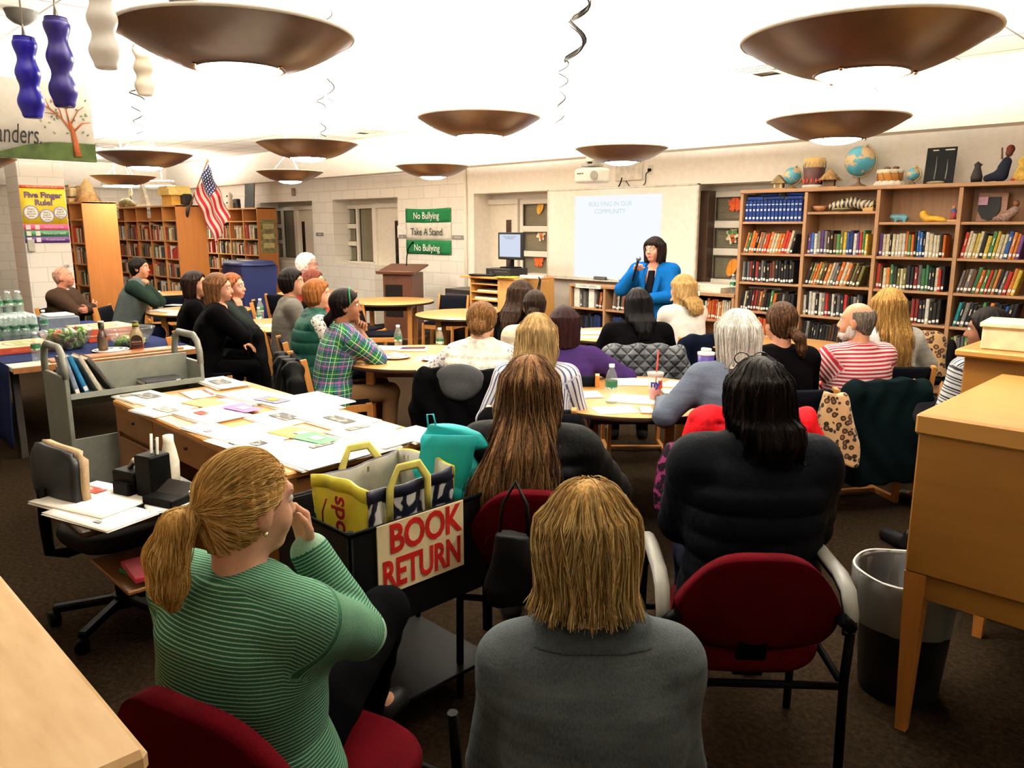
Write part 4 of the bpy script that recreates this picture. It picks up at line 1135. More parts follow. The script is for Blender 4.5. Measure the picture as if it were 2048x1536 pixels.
for xe, y0, n, bay in ((-13.2, 4.02, 5, .62), (-14.1, 5.80, 6, .62), (-14.98, 7.78, 6, .62)):
    for i in range(n):
        for z, hm, dn in ((1.50, .30, .93), (1.18, .27, .9), (.85, .27, .9), (.50, .27, .85), (.12, .3, .8)): far_row(xe-bay*(i+1)-.01, xe-bay*i-.04, y0+.02, z, hm, dn if not (i % 3 == 1 and z == 1.5) else .7)
far.at(); o = far.build('shelved_books'); tag(o, 'rows of cream, red and black books in the far stacks', 'book', None, 'stuff')
# things on and beside the far stacks
def simple(name, label, cat, mb, loc, rot=(0, 0, 0), group=None, mat=None): return tag(mb.build(name, mat, None, loc, rot), label, cat, group)
t = thing('flag', 'American flag hanging from a slanted pole on the middle library stack', 'flag', (-14.08, 6.0, 2.0))
pa, pb = Vector((0, 0, 0)), Vector((at_x(415, 322, -13.7)-np.array((-14.08, 6.0, 2.0))).tolist())
MB().tube([pa, pb], .012, 8).build('flag_pole', wood('8a5c30'), t); MB().sphere(pb, .025, 8, 6).build('finial', plain('c9a640', .3, 1), t)
MB().at(pa, (0, .5, 0)).cyl((0, 0, -.12), .03, .24, 10).build('pole_socket', plain('2a2622', .5), t)
def flagpt(u, v):                                   # u along the hoist from the tip, v away from it
    a = pb+(pa-pb)*(.02+.62*u); g = Vector((.02+.05*sin(v*9), .02+.035*sin(u*8+v*4), -1.0)); d = Vector((.10, .32, -.95))
    return a+d*(v*.92)+Vector((.035*sin(v*14+u*3), .03*sin(u*12), 0))
def fm():
    m, tt, p = new_mat('flag cloth', 'b02a30', .85, 0, .1, .2)
    a = tt.add('ShaderNodeAttribute', attribute_name='suv'); sp = tt.add('ShaderNodeSeparateXYZ'); tt.link(a.outputs['Vector'], sp.inputs[0])
    st = tt.math('GREATER_THAN', tt.math('MODULO', tt.math('MULTIPLY', sp.outputs[0], 6.5), 1.0), .5)
    base = tt.mix(st, 'a8242c', 'efe6da')
    inb = tt.math('MULTIPLY', tt.math('LESS_THAN', sp.outputs[0], .54), tt.math('LESS_THAN', sp.outputs[1], .42))
    vo = tt.add('ShaderNodeTexVoronoi'); mp = tt.add('ShaderNodeMapping'); mp.inputs['Scale'].default_value = (16, 18, 1); tt.link(a.outputs['Vector'], mp.inputs[0]); tt.link(mp.outputs[0], vo.inputs['Vector']); vo.inputs['Randomness'].default_value = 0; vo.inputs['Scale'].default_value = 1
    star = tt.math('LESS_THAN', vo.outputs['Distance'], .27)
    can = tt.mix(star, '1c2348', 'efe6da')
    tt.link(tt.mix(inb, base, can), p.inputs['Base Color']); return m
fl = MB().grid(flagpt, 26, 30).build('flag_cloth', fm(), t)
at_ = fl.data.attributes.new('suv', 'FLOAT_VECTOR', 'POINT'); at_.data.foreach_set('vector', np.array([(i/26, j/30, 0) for i in range(27) for j in range(31)], np.float32).ravel())
def on_top(px, xe, y): return float(at_y(px, 400, y)[0])
simple('toy_boat', 'white model sailing boat on the middle library stack', 'ornament', MB().prism([(-.22, 0), (.26, 0), (.02, .46), (-.02, .46)], -.03, .03, 'Y').box((0, 0, .02), (.5, .10, .04), .01).tube([(0, 0, .4), (0, 0, .56)], .012, 6), (on_top(287, 0, 6.0), 6.0, 2.121), mat=plain('f2ece0', .5))
simple('wooden_model_house', 'yellow model house with a pitched roof beside the flag', 'ornament', MB().mat(plain('d9a94e', .6)).box((0, 0, .09), (.42, .3, .18)).mat(plain('e6c878', .6)).prism([(-.27, .18), (.27, .18), (.19, .34), (-.19, .34)], -.2, .2, 'Y'), (on_top(350, 0, 6.05), 6.05, 2.121))
simple('toy_crocodile', 'mottled green model crocodile lying on the middle library stack', 'ornament', MB().tube([(-.42, 0, .05), (-.25, .01, .09), (0, 0, .09), (.2, .02, .06), (.42, 0, .03)], [.05, .08, .09, .05, .015], 10).box((-.45, 0, .05), (.16, .08, .05), .02).tube([(-.15, -.1, .02), (-.15, .1, .02)], .022, 6).tube([(.1, -.1, .02), (.1, .1, .02)], .022, 6), (on_top(255, 0, 5.95), 5.95, 2.125), mat=plain('7a6e4a', .7, 0, .3, .3))
simple('white_heron_figure', 'slim white bird figure on a dark post on the middle library stack', 'ornament', MB().mat(plain('2a2622')).box((0, 0, .01), (.1, .1, .02)).tube([(0, 0, .02), (0, 0, .25)], .01, 6).mat(plain('efe9dd')).tube([(-.03, 0, .22), (0, 0, .28), (.03, 0, .34), (.04, 0, .42), (.09, 0, .43)], [.02, .04, .03, .018, .008], 8), (on_top(262, 0, 6.1), 6.1, 2.121))
for px, lb in ((233, 'white paper sign with two lines at the left of the middle stack top'), (296, 'white paper sign hanging below the model boat')):
    t = thing('shelf_sign', lb, 'sign', (on_top(px, 0, 5.79), 5.785, 2.0), 0, 'paper signs on the middle library stack'); MB().box((0, 0, 0), (.16, .004, .20)).build('card', plain('f2eddf', .6), t)
    for q in (.04, -.04): lettering('FICTION' if q > 0 else 'A - L', .045, plain('2a2622'), t, (0, -.004, q), rotY_wall(), depth=.001)
simple('woven_basket', 'woven frame basket on the library stack behind the poster', 'basket', MB().mat(wood('a98a5c')).box((0, 0, .03), (.5, .3, .06), .01).box((0, -.12, .25), (.5, .03, .03)).box((0, .12, .25), (.5, .03, .03)).box((-.23, 0, .15), (.03, .03, .22)).box((.23, 0, .15), (.03, .03, .22)).mat(plain('cdb98a', .8)).box((0, 0, .15), (.42, .22, .14), .02), (on_top(148, 0, 4.2), 4.2, 2.121))
simple('straw_doll_stand', 'rough brown tepee model on the library stack behind the poster', 'ornament', MB().lathe([(.19, 0), (.10, .22), (.03, .36), (.0001, .37)], 12, wob=lambda a, z: 1+.12*sin(a*5+z*20)), (on_top(176, 0, 4.3), 4.3, 2.121), mat=plain('8c7048', .8, 0, .3, .25))
for px, lb, w_, h_, col in ((372, 'black speaker box on the middle library stack left of the flag pole', .2, .2, '1c1a18'), (429, 'dark rounded vase behind the flag on the back stack', .16, .34, '2a2420')):
    simple('ornament_box' if w_ == .2 else 'dark_vase', lb, 'speaker' if w_ == .2 else 'vase', MB().box((0, 0, h_/2), (w_, .18, h_), .03) if w_ == .2 else MB().lathe([(.06, 0), (.09, .1), (.085, .25), (.05, .33), (.0001, .34)], 14), (on_top(px, 0, 6.15 if px < 400 else 7.95), 6.15 if px < 400 else 7.95, 2.121), mat=plain(col, .5))
zt = 2.121
simple('carved_pole_figure', 'white and black carved bird totem on the back library stack', 'ornament', MB().mat(plain('e6dfcf')).lathe([(.06, 0), (.075, .12), (.05, .2), (.065, .28), (.0001, .36)], 12).mat(plain('1a1816')).sphere((0, -.06, .26), .02).sphere((0, -.065, .12), .022), (on_top(460, 0, 7.95), 7.95, zt))
simple('toy_elephant', 'small dark four-legged figure on the back library stack', 'ornament', MB().box((0, 0, .15), (.2, .09, .10), .02).box((-.08, 0, .05), (.035, .08, .12)).box((-.025, 0, .05), (.03, .08, .12)).box((.03, 0, .05), (.03, .08, .12)).box((.08, 0, .05), (.035, .08, .12)), (on_top(473, 0, 7.95), 7.95, zt), mat=plain('25211d'))
simple('black_picture_board', 'black square board with scratched figures at the end of the back stack', 'picture', MB().mat(plain('141210', .4)).box((0, 0, .25), (.40, .02, .50), .004).mat(plain('8a857c')).tube([(-.12+.07*cos(a), -.012, .33+.09*sin(a)) for a in np.linspace(0, 5, 12)], .004, 4).tube([(.05, -.012, .1), (.12, -.012, .2), (.08, -.012, .3)], .004, 4), (on_top(498, 0, 7.95), 7.95, zt), (-.08, 0, .0))
simple('small_clay_models', 'pale little model on the back library stack right of the flag', 'ornament', MB().sphere((0, 0, .05), .08, 12, 8, (1.4, 1, .6)).sphere((.08, 0, .09), .04), (on_top(443, 0, 7.95), 7.95, zt), mat=plain('cdbfa4'))
t = thing('end_notice', 'olive pin-up notice on the end of the back library stack', 'notice', (-14.978, 8.0, 1.55)); MB().box((0, 0, 0), (.004, .34, .66), .001).build('sheet', plain('6b6440', .7, 0, .2, .3), t)
for q in (.2, 0, -.18): MB().box((.003, .02*q, q), (.003, .24, .10)).build('printed_panel', plain(('b5a878', 'a89c70', '5c7040')[int(q*5) % 3], .7), t)

# ------------------------------------------------------------------ along the top of the wall bookcase
zt = TB+.001
def tx(px, y=8.14): return float(at_y(px, 350, y)[0])
def globe(px, r_, label, stand='arm', y=8.14, zc=None, tilt=.4):
    t = thing('globe', label, 'globe', (tx(px, y), y, zt), 0, 'globes on the wall bookcase'); zc = zc or r_*1.35
    m, tt, p = new_mat('globe map', '3f86a0', .35, 0, .5); f = tt.noise(tt.coords((1/r_*.16,)*3), 7, 5, .62)
    tt.link(tt.ramp(f, [(.0, '3f8ea6'), (.50, '4795aa'), (.53, 'c9a878'), (.60, 'd2b48a'), (.66, '8fa06a'), (.75, 'c98a70')]), p.inputs['Base Color'])
    MB().sphere((0, 0, zc), r_, 32, 20).build('sphere', m, t)
    mm = MB(); mm.tube([((r_+.014)*sin(a+tilt)*1, 0, zc+(r_+.014)*cos(a+tilt)) for a in np.linspace(0, pi, 20)], .007, 6); mm.sphere(((r_+.012)*sin(tilt), 0, zc+(r_+.012)*cos(tilt)), .014, 8, 6); mm.build('meridian', plain('a08a5e', .35, .7), t)
    b = MB(); b.lathe([(r_*.55, 0), (r_*.52, .012), (r_*.2, .03), (.014, .05), (.012, max(zc-r_-.01, .05)), (.0001, max(zc-r_-.008, .052))], 20); b.build('base', plain('5a4630', .5), t)
    return t
globe(1585, .088, 'medium globe beside the little thatched hut on the bookcase', zc=.135); globe(1718, .145, 'largest globe on the bookcase, blue with pink land', zc=.245); globe(1826, .058, 'smallest globe beside the black board on the bookcase', zc=.10)
def hut(px, w_, h_, label, thatch, y=8.12):
    t = thing('model_hut', label, 'model hut', (tx(px, y), y, zt), .2, 'model huts on the wall bookcase')
    MB().box((0, 0, h_*.22), (w_*.62, w_*.5, h_*.44), .004).build('hut_wall', plain('7a6040' if not thatch else '4a3626', .8, 0, .2, .25), t)
    MB().box((0, 0, .006), (w_*1.05, w_*.8, .012), .003).build('hut_base', plain('8a7454', .8), t)
    if thatch:
        r_ = MB(); r_.lathe([(w_*.58, h_*.40), (w_*.38, h_*.68), (.0001, h_)], 24, wob=lambda a, z: 1+.10*sin(a*13)+.06*sin(a*29)); r_.build('thatch_roof', plain('8a6a44', .9, 0, .2, .3), t)
        for k in range(16): 
            a = k*2*pi/16; MB().tube([(w_*.40*cos(a), w_*.40*sin(a), h_*.62), (w_*.72*cos(a), w_*.72*sin(a), h_*.36)], .004, 4).build('straw', plain('9a7a50', .9), t)
    else:
        MB().prism([(-w_*.48, h_*.42), (w_*.48, h_*.42), (.0, h_)], -w_*.38, w_*.38, 'Y').build('pitched_roof', plain('84704e', .9, 0, .2, .3), t)
        for q in (-.2, .2): MB().box((w_*q, -w_*.26, h_*.2), (w_*.1, .01, h_*.3)).build('doorway', plain('d8cba8', .7), t)
hut(1559, .16, .15, 'small pitched-roof model hut at the left end of the bookcase top', False); hut(1660, .17, .19, 'round thatched model hut between the tall drum and the large globe', True)
t = thing('tall_drum', 'tall drum with white zigzag lacing over a dark patterned body', 'drum', (tx(1628), 8.14, zt))
MB().lathe([(.085, .02), (.10, .10), (.108, .20), (.106, .205)], 28, cap=False).build('drum_body', plain('3a1f1c', .6, 0, .3, .3), t); MB().lathe([(.105, .20), (.108, .26), (.104, .30), (.0001, .302)], 28, cap=False).build('drum_skin', plain('cfa968', .5), t)
MB().lathe([(.11, 0), (.11, .03), (.085, .035)], 28).build('drum_base', plain('ddd5c2', .6), t)
z_ = MB(); z_.tube([(.112*cos(a), .112*sin(a), .235+.03*(-1)**k) for k, a in enumerate(np.linspace(0, 2*pi, 33)[:-1])], .004, 5, closed=True); z_.build('lacing', plain('efe8da', .6), t)
b_ = MB()
for k in range(14): a = k*2*pi/14; b_.box((.10*cos(a), .10*sin(a), .075), (.014, .014, .04), .003)
b_.build('painted_marks', plain('b5402c', .6), t)
t = thing('wide_drum', 'low wide tan drum with a scalloped white skin edge on the bookcase', 'drum', (tx(1780), 8.14, zt))
MB().lathe([(.112, .03), (.115, .13), (.113, .135)], 28).build('drum_body', plain('b07a3c', .5), t); MB().lathe([(.118, .115), (.122, .13), (.118, .15), (.0001, .152)], 32, cap=False, wob=lambda a, z: 1+.04*sin(a*12)).build('drum_skin', plain('e4dac4', .6), t)
MB().lathe([(.14, .0), (.125, .03), (.112, .045)], 40, wob=lambda a, z: 1+.07*sin(a*11)).build('skin_edge', plain('e8e0d0', .7), t)
for k in range(10):
    a = k*2*pi/10; MB().tube([(.119*cos(a), .119*sin(a), .13), (.119*cos(a+.3), .119*sin(a+.3), .035)], .003, 4).build('cord', plain('6a4a2c'), t)
for k in (-.03, .05): MB().sphere((k, 0, .165), .035, 10, 6, (1, .8, .45)).build('wooden_bead', plain('4a3826'), t)
o = thing('black_display_board', 'black felt display board with pale marks leaning on the bookcase top', 'display board', (tx(1880), 8.10, zt)); 
MB().at((0, 0, 0), (-.12, 0, 0)).box((0, 0, .165), (.255, .012, .33), .003).build('board', plain('040404', .8), o)
for x, w_ in ((-.05, .05), (.07, .08)): MB().at((0, 0, 0), (-.12, 0, 0)).box((x, -.008, .305), (w_, .003, .010)).build('label_strip', plain('e8e4da', .6), o)
for x, h0 in ((-.035, .22), (.06, .19)): MB().at((0, 0, 0), (-.12, 0, 0)).tube([(x, -.010, .04), (x+.005, -.010, h0*.6), (x, -.010, h0+.03)], [.006, .004, .001], 5).build('pale_branch', plain('8a928c', .6), o)
MB().at((-.01, -.04, 0)).sphere((0, 0, .012), .02, 12, 6, (4, 1, .7)).build('pebbles', plain('8a7c64', .8), o)
simple('carved_bird_figure', 'dark carved bird figure standing on the bookcase between board and doll', 'figurine', MB().lathe([(.045, 0), (.050, .05), (.036, .10), (.026, .13), (.030, .16), (.0001, .185)], 14, sx=1, sy=.7).tube([(.02, 0, .15), (.036, 0, .158)], [.012, .005], 6), (tx(1955), 8.12, zt), mat=plain('1a1410', .6))
t = thing('reclining_doll', 'dark robed doll with a tall cap reclining on the bookcase top', 'doll', (tx(2002), 8.14, zt))
f = Field(); f.add(rc((-.11, 0, .035), (0, 0, .06), .03, .05)).add(rc((0, 0, .06), (.035, 0, .17), .055, .038)).add(rc((.03, 0, .19), (-.01, -.02, .13), .02, .016)); solid('robe', f, .008, fabric('1c1f2a'), t)
f = Field(); f.add(ell((.045, 0, .245), (.03, .03, .036))).add(rc((-.005, -.01, .20), (-.012, -.01, .29), .010, .008)); solid('head', f, .006, plain('4a2c1e', .5), t)
f = Field(); f.add(ell((.052, 0, .275), (.034, .034, .040))); solid('cap', f, .007, fabric('5a2a24'), t)
simple('straw_figure', 'yellow straw figure with red beads at the right end of the bookcase top', 'figurine', MB().mat(plain('c9a54e', .8, 0, .2, .25)).lathe([(.07, 0), (.06, .06), (.03, .14), (.05, .17), (.0001, .22)], 14, wob=lambda a, z: 1+.08*sin(a*9)).mat(plain('a0281f')).box((0, 0, .012), (.15, .10, .02), .004), (tx(2046), 8.12, zt))
# on its upper shelves
def on_shelf(px, bay, z): return (float(at_y(px, 420, 8.12)[0]), 8.12, z+.001)
simple('wooden_bowl', 'round wooden bowl on the upper shelf of the second bay', 'bowl', MB().lathe([(.03, 0), (.06, .02), (.075, .06), (.068, .06), (.052, .02), (.0001, .012)], 20), on_shelf(1640, 1, 1.895), mat=wood('a9724a'))
m, tt, p = new_mat('zigzag carving', '2a211a', .5); w = tt.add('ShaderNodeTexWave'); tt.val(w, Scale=7, Distortion=9); tt.link(tt.coords(), w.inputs[0]); tt.link(tt.ramp(w.outputs['Fac'], [(.45, '1d1712'), (.55, 'cfc0a0')]), p.inputs['Base Color'])
f = Field()
for a, b in (((-.16, .05), (-.06, .07)), ((-.06, .07), (.03, .09)), ((.03, .09), (.13, .06)), ((.13, .06), (.22, .06))): f.add(rc((a[0], 0, a[1]), (b[0], 0, b[1]), .045, .045), .03)
o, _, _ = solid('carved_snake', f, .008, m, None, None, on_shelf(1698, 1, 1.90)); tag(o, 'black and cream patterned coil on the upper shelf of the second bay', 'ornament')
simple('shallow_dish', 'flat olive dish at the front edge of the second bay shelf', 'dish', MB().lathe([(.02, 0), (.07, .02), (.078, .035), (.07, .033), (.0001, .01)], 20), (on_shelf(1688, 1, 1.895)[0], 8.075, 1.896), mat=plain('7a7450', .5))
simple('small_wooden_box', 'small yellow wooden box on the upper shelf of the second bay', 'box', MB().box((0, 0, .032), (.10, .07, .064), .004).box((0, 0, .068), (.106, .074, .010), .003), on_shelf(1738, 1, 1.895), mat=wood('c9a05e'))
f = Field(); f.add(ell((0, 0, .045), (.07, .035, .035))).add(ell((-.07, 0, .05), (.03, .025, .026)))
for x in (-.04, .04): f.add(rc((x, -.015, .03), (x, -.015, .0), .014, .014)).add(rc((x, .015, .03), (x, .015, .0), .014, .014))
o, _, _ = solid('hippo_figure', f, .006, plain('4f7a86', .3, 0, .5, .3), None, None, on_shelf(1803, 2, 1.79)); tag(o, 'shiny blue animal figure on the upper shelf of the third bay', 'figurine')
f = Field(); f.add(ell((.03, 0, .03), (.10, .04, .028))).add(ell((-.06, 0, .075), (.034, .03, .032))).add(rc((-.06, 0, .06), (-.02, 0, .03), .026, .03)); f.add(rc((.08, -.03, .02), (.14, -.02, .012), .012, .008))
o, _, _ = solid('lion_figure', f, .006, plain('d9a536', .6, 0, .3, .15), None, None, on_shelf(1862, 2, 1.79)); tag(o, 'yellow lying lion figure on the upper shelf of the third bay', 'figurine')
t = thing('costumed_figurine', 'small standing figurine in blue and red on the upper shelf, third bay', 'figurine', on_shelf(1908, 2, 1.79)); MB().box((0, 0, .01), (.09, .06, .02), .003).build('base', plain('c9a878'), t); MB().lathe([(.03, .02), (.022, .06), (.026, .09), (.012, .11)], 12).build('costume', plain('8a3a3a'), t); MB().lathe([(.024, .075), (.026, .1), (.014, .115)], 12).build('jacket', plain('2c4a86'), t); MB().sphere((0, 0, .13), .018, 10, 8).build('head', plain('c98a6a'), t)
t = thing('framed_shield', 'dark shield-shaped picture with a pink card on the fourth bay shelf', 'picture', on_shelf(1978, 3, 1.79)); MB().at((0, .08, 0), (-.1, 0, 0)).box((.0, 0, .13), (.24, .016, .26), .004).build('backing_board', wood('8a5c36'), t)
MB().at((-.02, .055, 0), (-.1, 0, 0)).prism([(-.085, .22), (-.09, .10), (-.05, .03), (0, .01), (.05, .03), (.09, .10), (.085, .22)], 0, .012, 'Y').build('shield', plain('120f0e', .6), t); MB().at((-.07, .045, 0), (-.1, 0, 0)).box((0, 0, .185), (.075, .003, .07)).build('pink_card', plain('d9a8c0', .6), t)
t = thing('plaid_doll', 'doll in a checked shirt bending over on the fourth bay shelf', 'doll', on_shelf(2018, 3, 1.79)); f = Field(); f.add(rc((-.10, 0, .025), (-.02, 0, .035), .022, .035)).add(rc((-.02, 0, .04), (.045, 0, .10), .042, .036)); solid('checked_shirt', f, .007, fabric('a08a80', '5a3a36', 60), t); f = Field(); f.add(ell((.05, 0, .155), (.028, .028, .030))); solid('head', f, .006, plain('5a3a26'), t)
# ------------------------------------------------------------------ tables
top_m = wood('c08c4e', .7, .32, 'X', .07, .5); leg_m = wood('b57a3c', .9, .42, 'Z', .1); rail_m = wood('b57a3c', .9, .42, 'X', .1); edge_m = plain('2a1c14', .5)
def round_table(x, y, label, r_=.61, rz=.785):
    t = thing('round_table', label, 'table', (x, y, 0), rz, 'round library tables')
    MB().lathe([(.0001, .738), (r_-.004, .738), (r_, .735)][::-1], 56, cap=False).lathe([(r_-.03, .708), (.0001, .708)][::-1], 56, cap=False).build('tabletop', top_m, t)
    MB().lathe([(r_-.03, .706), (r_-.002, .708), (r_+.002, .712), (r_+.002, .730), (r_, .7352)], 56, cap=False).build('edge_band', edge_m, t)
    for a in range(4):
        c_, s_ = cos(a*pi/2+pi/4)*.44, sin(a*pi/2+pi/4)*.44
        MB().box((c_, s_, .355), (.062, .062, .706), .006).build('leg', leg_m, t)
        c2, s2 = cos((a+1)*pi/2+pi/4)*.44, sin((a+1)*pi/2+pi/4)*.44
        MB().bar((c_, s_, .665), (c2, s2, .665), .024, .075, .002).build('apron', plain('3a281b', .5), t)
    return t
T1, T2, T3, T4, T5, T6, T7, T8, T9 = (-2.84, 3.87), (-4.92, 3.84), (-8.95, 6.55), (-6.95, 6.2), (-4.62, 5.98), (-3.1, 6.4), (-7.6, 4.1), (-9.6, 4.15), (-12.2, 4.9)
round_table(*T1, 'round wooden table in front with the tall paper cup and orange straw'); round_table(*T2, 'round wooden table beside the plaid shirt with two water bottles'); round_table(*T3, 'empty round wooden table in front of the lectern')
round_table(*T4, 'empty round wooden table in front of the computer cart'); round_table(*T5, 'round table with white papers left of the black-haired woman', .52); round_table(*T6, 'round wooden table in front of the wall bookcase, beside the bald man')
round_table(*T7, 'round wooden table with papers before the woman resting her chin'); round_table(*T8, 'round wooden table with two small bottles before the man with clasped hands'); round_table(*T9, 'farthest round wooden table, near the library stacks')
T10 = (-10.9, 6.6); round_table(*T10, 'round wooden table in front of the blue recycling bin')

# ------------------------------------------------------------------ chairs
pad_m = fabric('090a10', None, 200, .9, .1)
def wood_chair(x, y, rz, label):
    """sled-base library chair: side loops of light wood, dark padded seat and back; +y is the way it faces"""
    t = thing('library_chair', label, 'chair', (x, y, 0), rz, 'light wood sled chairs')
    for sx in (-.225, .225):
        m = MB(); w_, d_ = .028, .045
        m.bar((sx, -.20, .02), (sx, .23, .02), w_, .04); m.bar((sx, .215, .0), (sx, .195, .46), w_, d_, up=(0, 1, 0)); m.bar((sx, -.195, .0), (sx, -.205, .46), w_, d_, up=(0, 1, 0))
        m.bar((sx, -.205, .44), (sx, -.275, .82), w_, d_, up=(0, 1, 0)); m.bar((sx, -.22, .425), (sx, .215, .425), w_, .055)
        m.build('side_frame', leg_m, t)
    MB().bar((-.21, .19, .415), (.21, .19, .415), .024, .06).bar((-.21, -.20, .415), (.21, -.20, .415), .024, .06).build('seat_rail', rail_m, t)
    MB().bar((-.21, 0, .03), (.21, 0, .03), .035, .02).build('stretcher', rail_m, t)
    MB().box((0, .0, .462), (.418, .42, .045), .018).build('seat', pad_m, t)
    def bk(u, v): return ((u-.5)*.42, -.222-.062*v-.02*cos((u-.5)*2.4)*1.0+.012, .53+.27*v)
    MB().grid(bk, 10, 4, True, .035).build('backrest', pad_m, t)
    return t
red_m = fabric('400409', '300307', 260, .95, .12); blk_m = plain('030303', .6, 0, .05); grey_m = plain('82817a', .45, 0, .4, .03)
def red_chair(x, y, rz, label, zt=.86, arms=(1, 1), w_=.50, z=0):
    t = thing('armchair', label, 'chair', (x, y, z), rz, 'red armchairs')
    zb_ = .50
    def bk(u, v):
        a = (u-.5)*2; top = zt-.17*(abs(a)**3.2); z = zb_+(top-zb_)*v
        wv = w_/2*(1-.10*(1-v)); return (a*wv*(1-.06*max(0, v-.5)), -.235-.10*v+.055*(a*a)-.02*sin(pi*v), z)
    MB().grid(bk, 22, 14, True, .048).build('backrest', red_m, t)
    f = Field(); f.add(column([.405, .43, .465, .488], [0]*4, [.02]*4, [.225, .245, .25, .235], [.225, .245, .25, .235], None, 3.2)); solid('seat', f, .016, red_m, t)
    for i, s_ in enumerate((-1, 1)):
        x_ = s_*(w_/2+.028)
        m = MB(); m.tube([(x_, -.27, .0), (x_, -.25, .42), (x_, -.27, .62)], .014, 8); m.tube([(x_, .25, 0), (x_, .23, .40), (x_, .21, .60)], .014, 8); m.tube([(x_, -.25, .40), (x_, .23, .40)], .012, 8); m.tube([(x_, -.27, .60), (x_-s_*.04, -.29, .64)], .02, 8)
        m.build('side_frame', blk_m, t)
        if arms[i]:
            a = MB(); pts = [(x_, -.27, .585), (x_, -.262, .64), (x_, -.225, .695), (x_, -.15, .715), (x_, .05, .715), (x_, .165, .70), (x_, .205, .655), (x_, .21, .60)]
            a.tube(pts, [.020, .022, .024, .025, .025, .024, .021, .018], 8, flat=.55, up=(0, 0, 1)); a.build('armrest', grey_m, t)
            b = MB(); b.tube([(p_[0]-s_*.005, p_[1]*.93, p_[2]-.018) for p_ in pts], .014, 6); b.build('armrest_support', blk_m, t)
    MB().tube([(-w_/2-.02, -.25, .40), (w_/2+.02, -.25, .40)], .012, 8).tube([(-w_/2-.02, .23, .40), (w_/2+.02, .23, .40)], .012, 8).build('cross_bar', blk_m, t)
    MB().bar((0, -.20, .40), (0, -.272, .62), .09, .012).build('back_bracket', blk_m, t)
    return t

# ------------------------------------------------------------------ library desk with papers, typing board, office chair
desk_m = wood('7c5126', .8, .4, 'X', .1); desk_y = wood('7c5126', .8, .4, 'Y', .1); desk_z = wood('734a22', .8, .45, 'Z', .1)
DX0, DX1, DY0, DY1, DZ = -4.87, -2.86, 1.54, 2.37, .75
t = thing('library_desk', 'long wooden desk covered with white papers behind the ponytailed woman', 'desk', (DX0, DY0, 0)); DW, DD = DX1-DX0, DY1-DY0
MB().box((DW/2, DD/2, DZ-.017), (DW, DD, .034), .008).build('desktop', wood('b98240', .7, .35, 'X', .07), t)
MB().box((DW/2, .03, DZ-.038), (DW-.01, .05, .012), .003).build('edge_strip', wood('8a5a2c', .8, .4, 'X', .1), t)
MB().box((DW/2, DD-.02, .36), (DW-.06, .024, .70), .003).build('modesty_panel', desk_m, t)
MB().box((DW-.02, DD/2, .36), (.03, DD-.02, .70), .003).build('end_panel', desk_y, t); MB().box((.02, DD/2, .36), (.03, DD-.02, .70), .003).build('end_panel', desk_y, t)
MB().box((.28, DD/2, .36), (.50, DD-.06, .66), .004).build('pedestal', desk_z, t); MB().box((DW-.28, DD/2, .36), (.50, DD-.06, .66), .004).build('pedestal', desk_z, t)
for k, x in enumerate((.31, 1.02, DW-.31)):
    w_ = .56 if k != 1 else .84; dr = MB().box((x, .012, .645), (w_, .022, .15), .004).build('drawer', desk_m, t); MB().at((x, .002, .66), (pi/2, 0, 0)).cyl((0, 0, 0), .010, .012, 10).build('lock', plain('4a3c2a', .3, 1), dr)
MB().box((.31, .012, .36), (.50, .022, .36), .004).build('drawer', desk_m, t)
def paper(px, py, w_, h_, rz, label, col='f6f3ea', n=1, z0=DZ, marks=(), curl=0.0, cat='paper', group='papers on the desk', name='paper_stack', pt=None, top=None):
    p = at_z(px, py, z0) if pt is None else pt
    th = .0012*n
    t = thing(name, label, cat, (p[0], p[1], z0+.0006+rnd.random()*.0022), rz, group)
    for i in range(min(n, 3)):
        MB().grid(lambda u, v: ((u-.5)*w_+.006*i*(-1)**i, (v-.5)*h_+.004*i, th*(1+i)*.6+.0025*i+curl*(max(0, u-.7)**2+max(0, .3-v)**2)*.3), 6, 6, True, max(th, .0012)).build('sheet', plain(col if i < n-1 or not top else top, .6, 0, .25, .03), t, (0, 0, 0), (0, 0, .02*i*(-1)**i))
    zt_ = th*min(n, 3)*.6+.0025*min(n, 3)+.001
    for (x, y, a, b, c) in marks:
        MB().box((x*w_, y*h_, zt_), (a*w_, b*h_, .0006)).build('printing', printed(c), t)
    return t
@cached
def printed(c):
    m, tt, p = new_mat('printing', c, .7, 0, .2); vo = tt.noise(tt.coords((14, 22, 1)), 1.3, 4, .6); tt.link(tt.ramp(vo, [(.30, darker(c, .45)), (.52, c), (.74, 'd8d5cc')]), p.inputs['Base Color']); return m
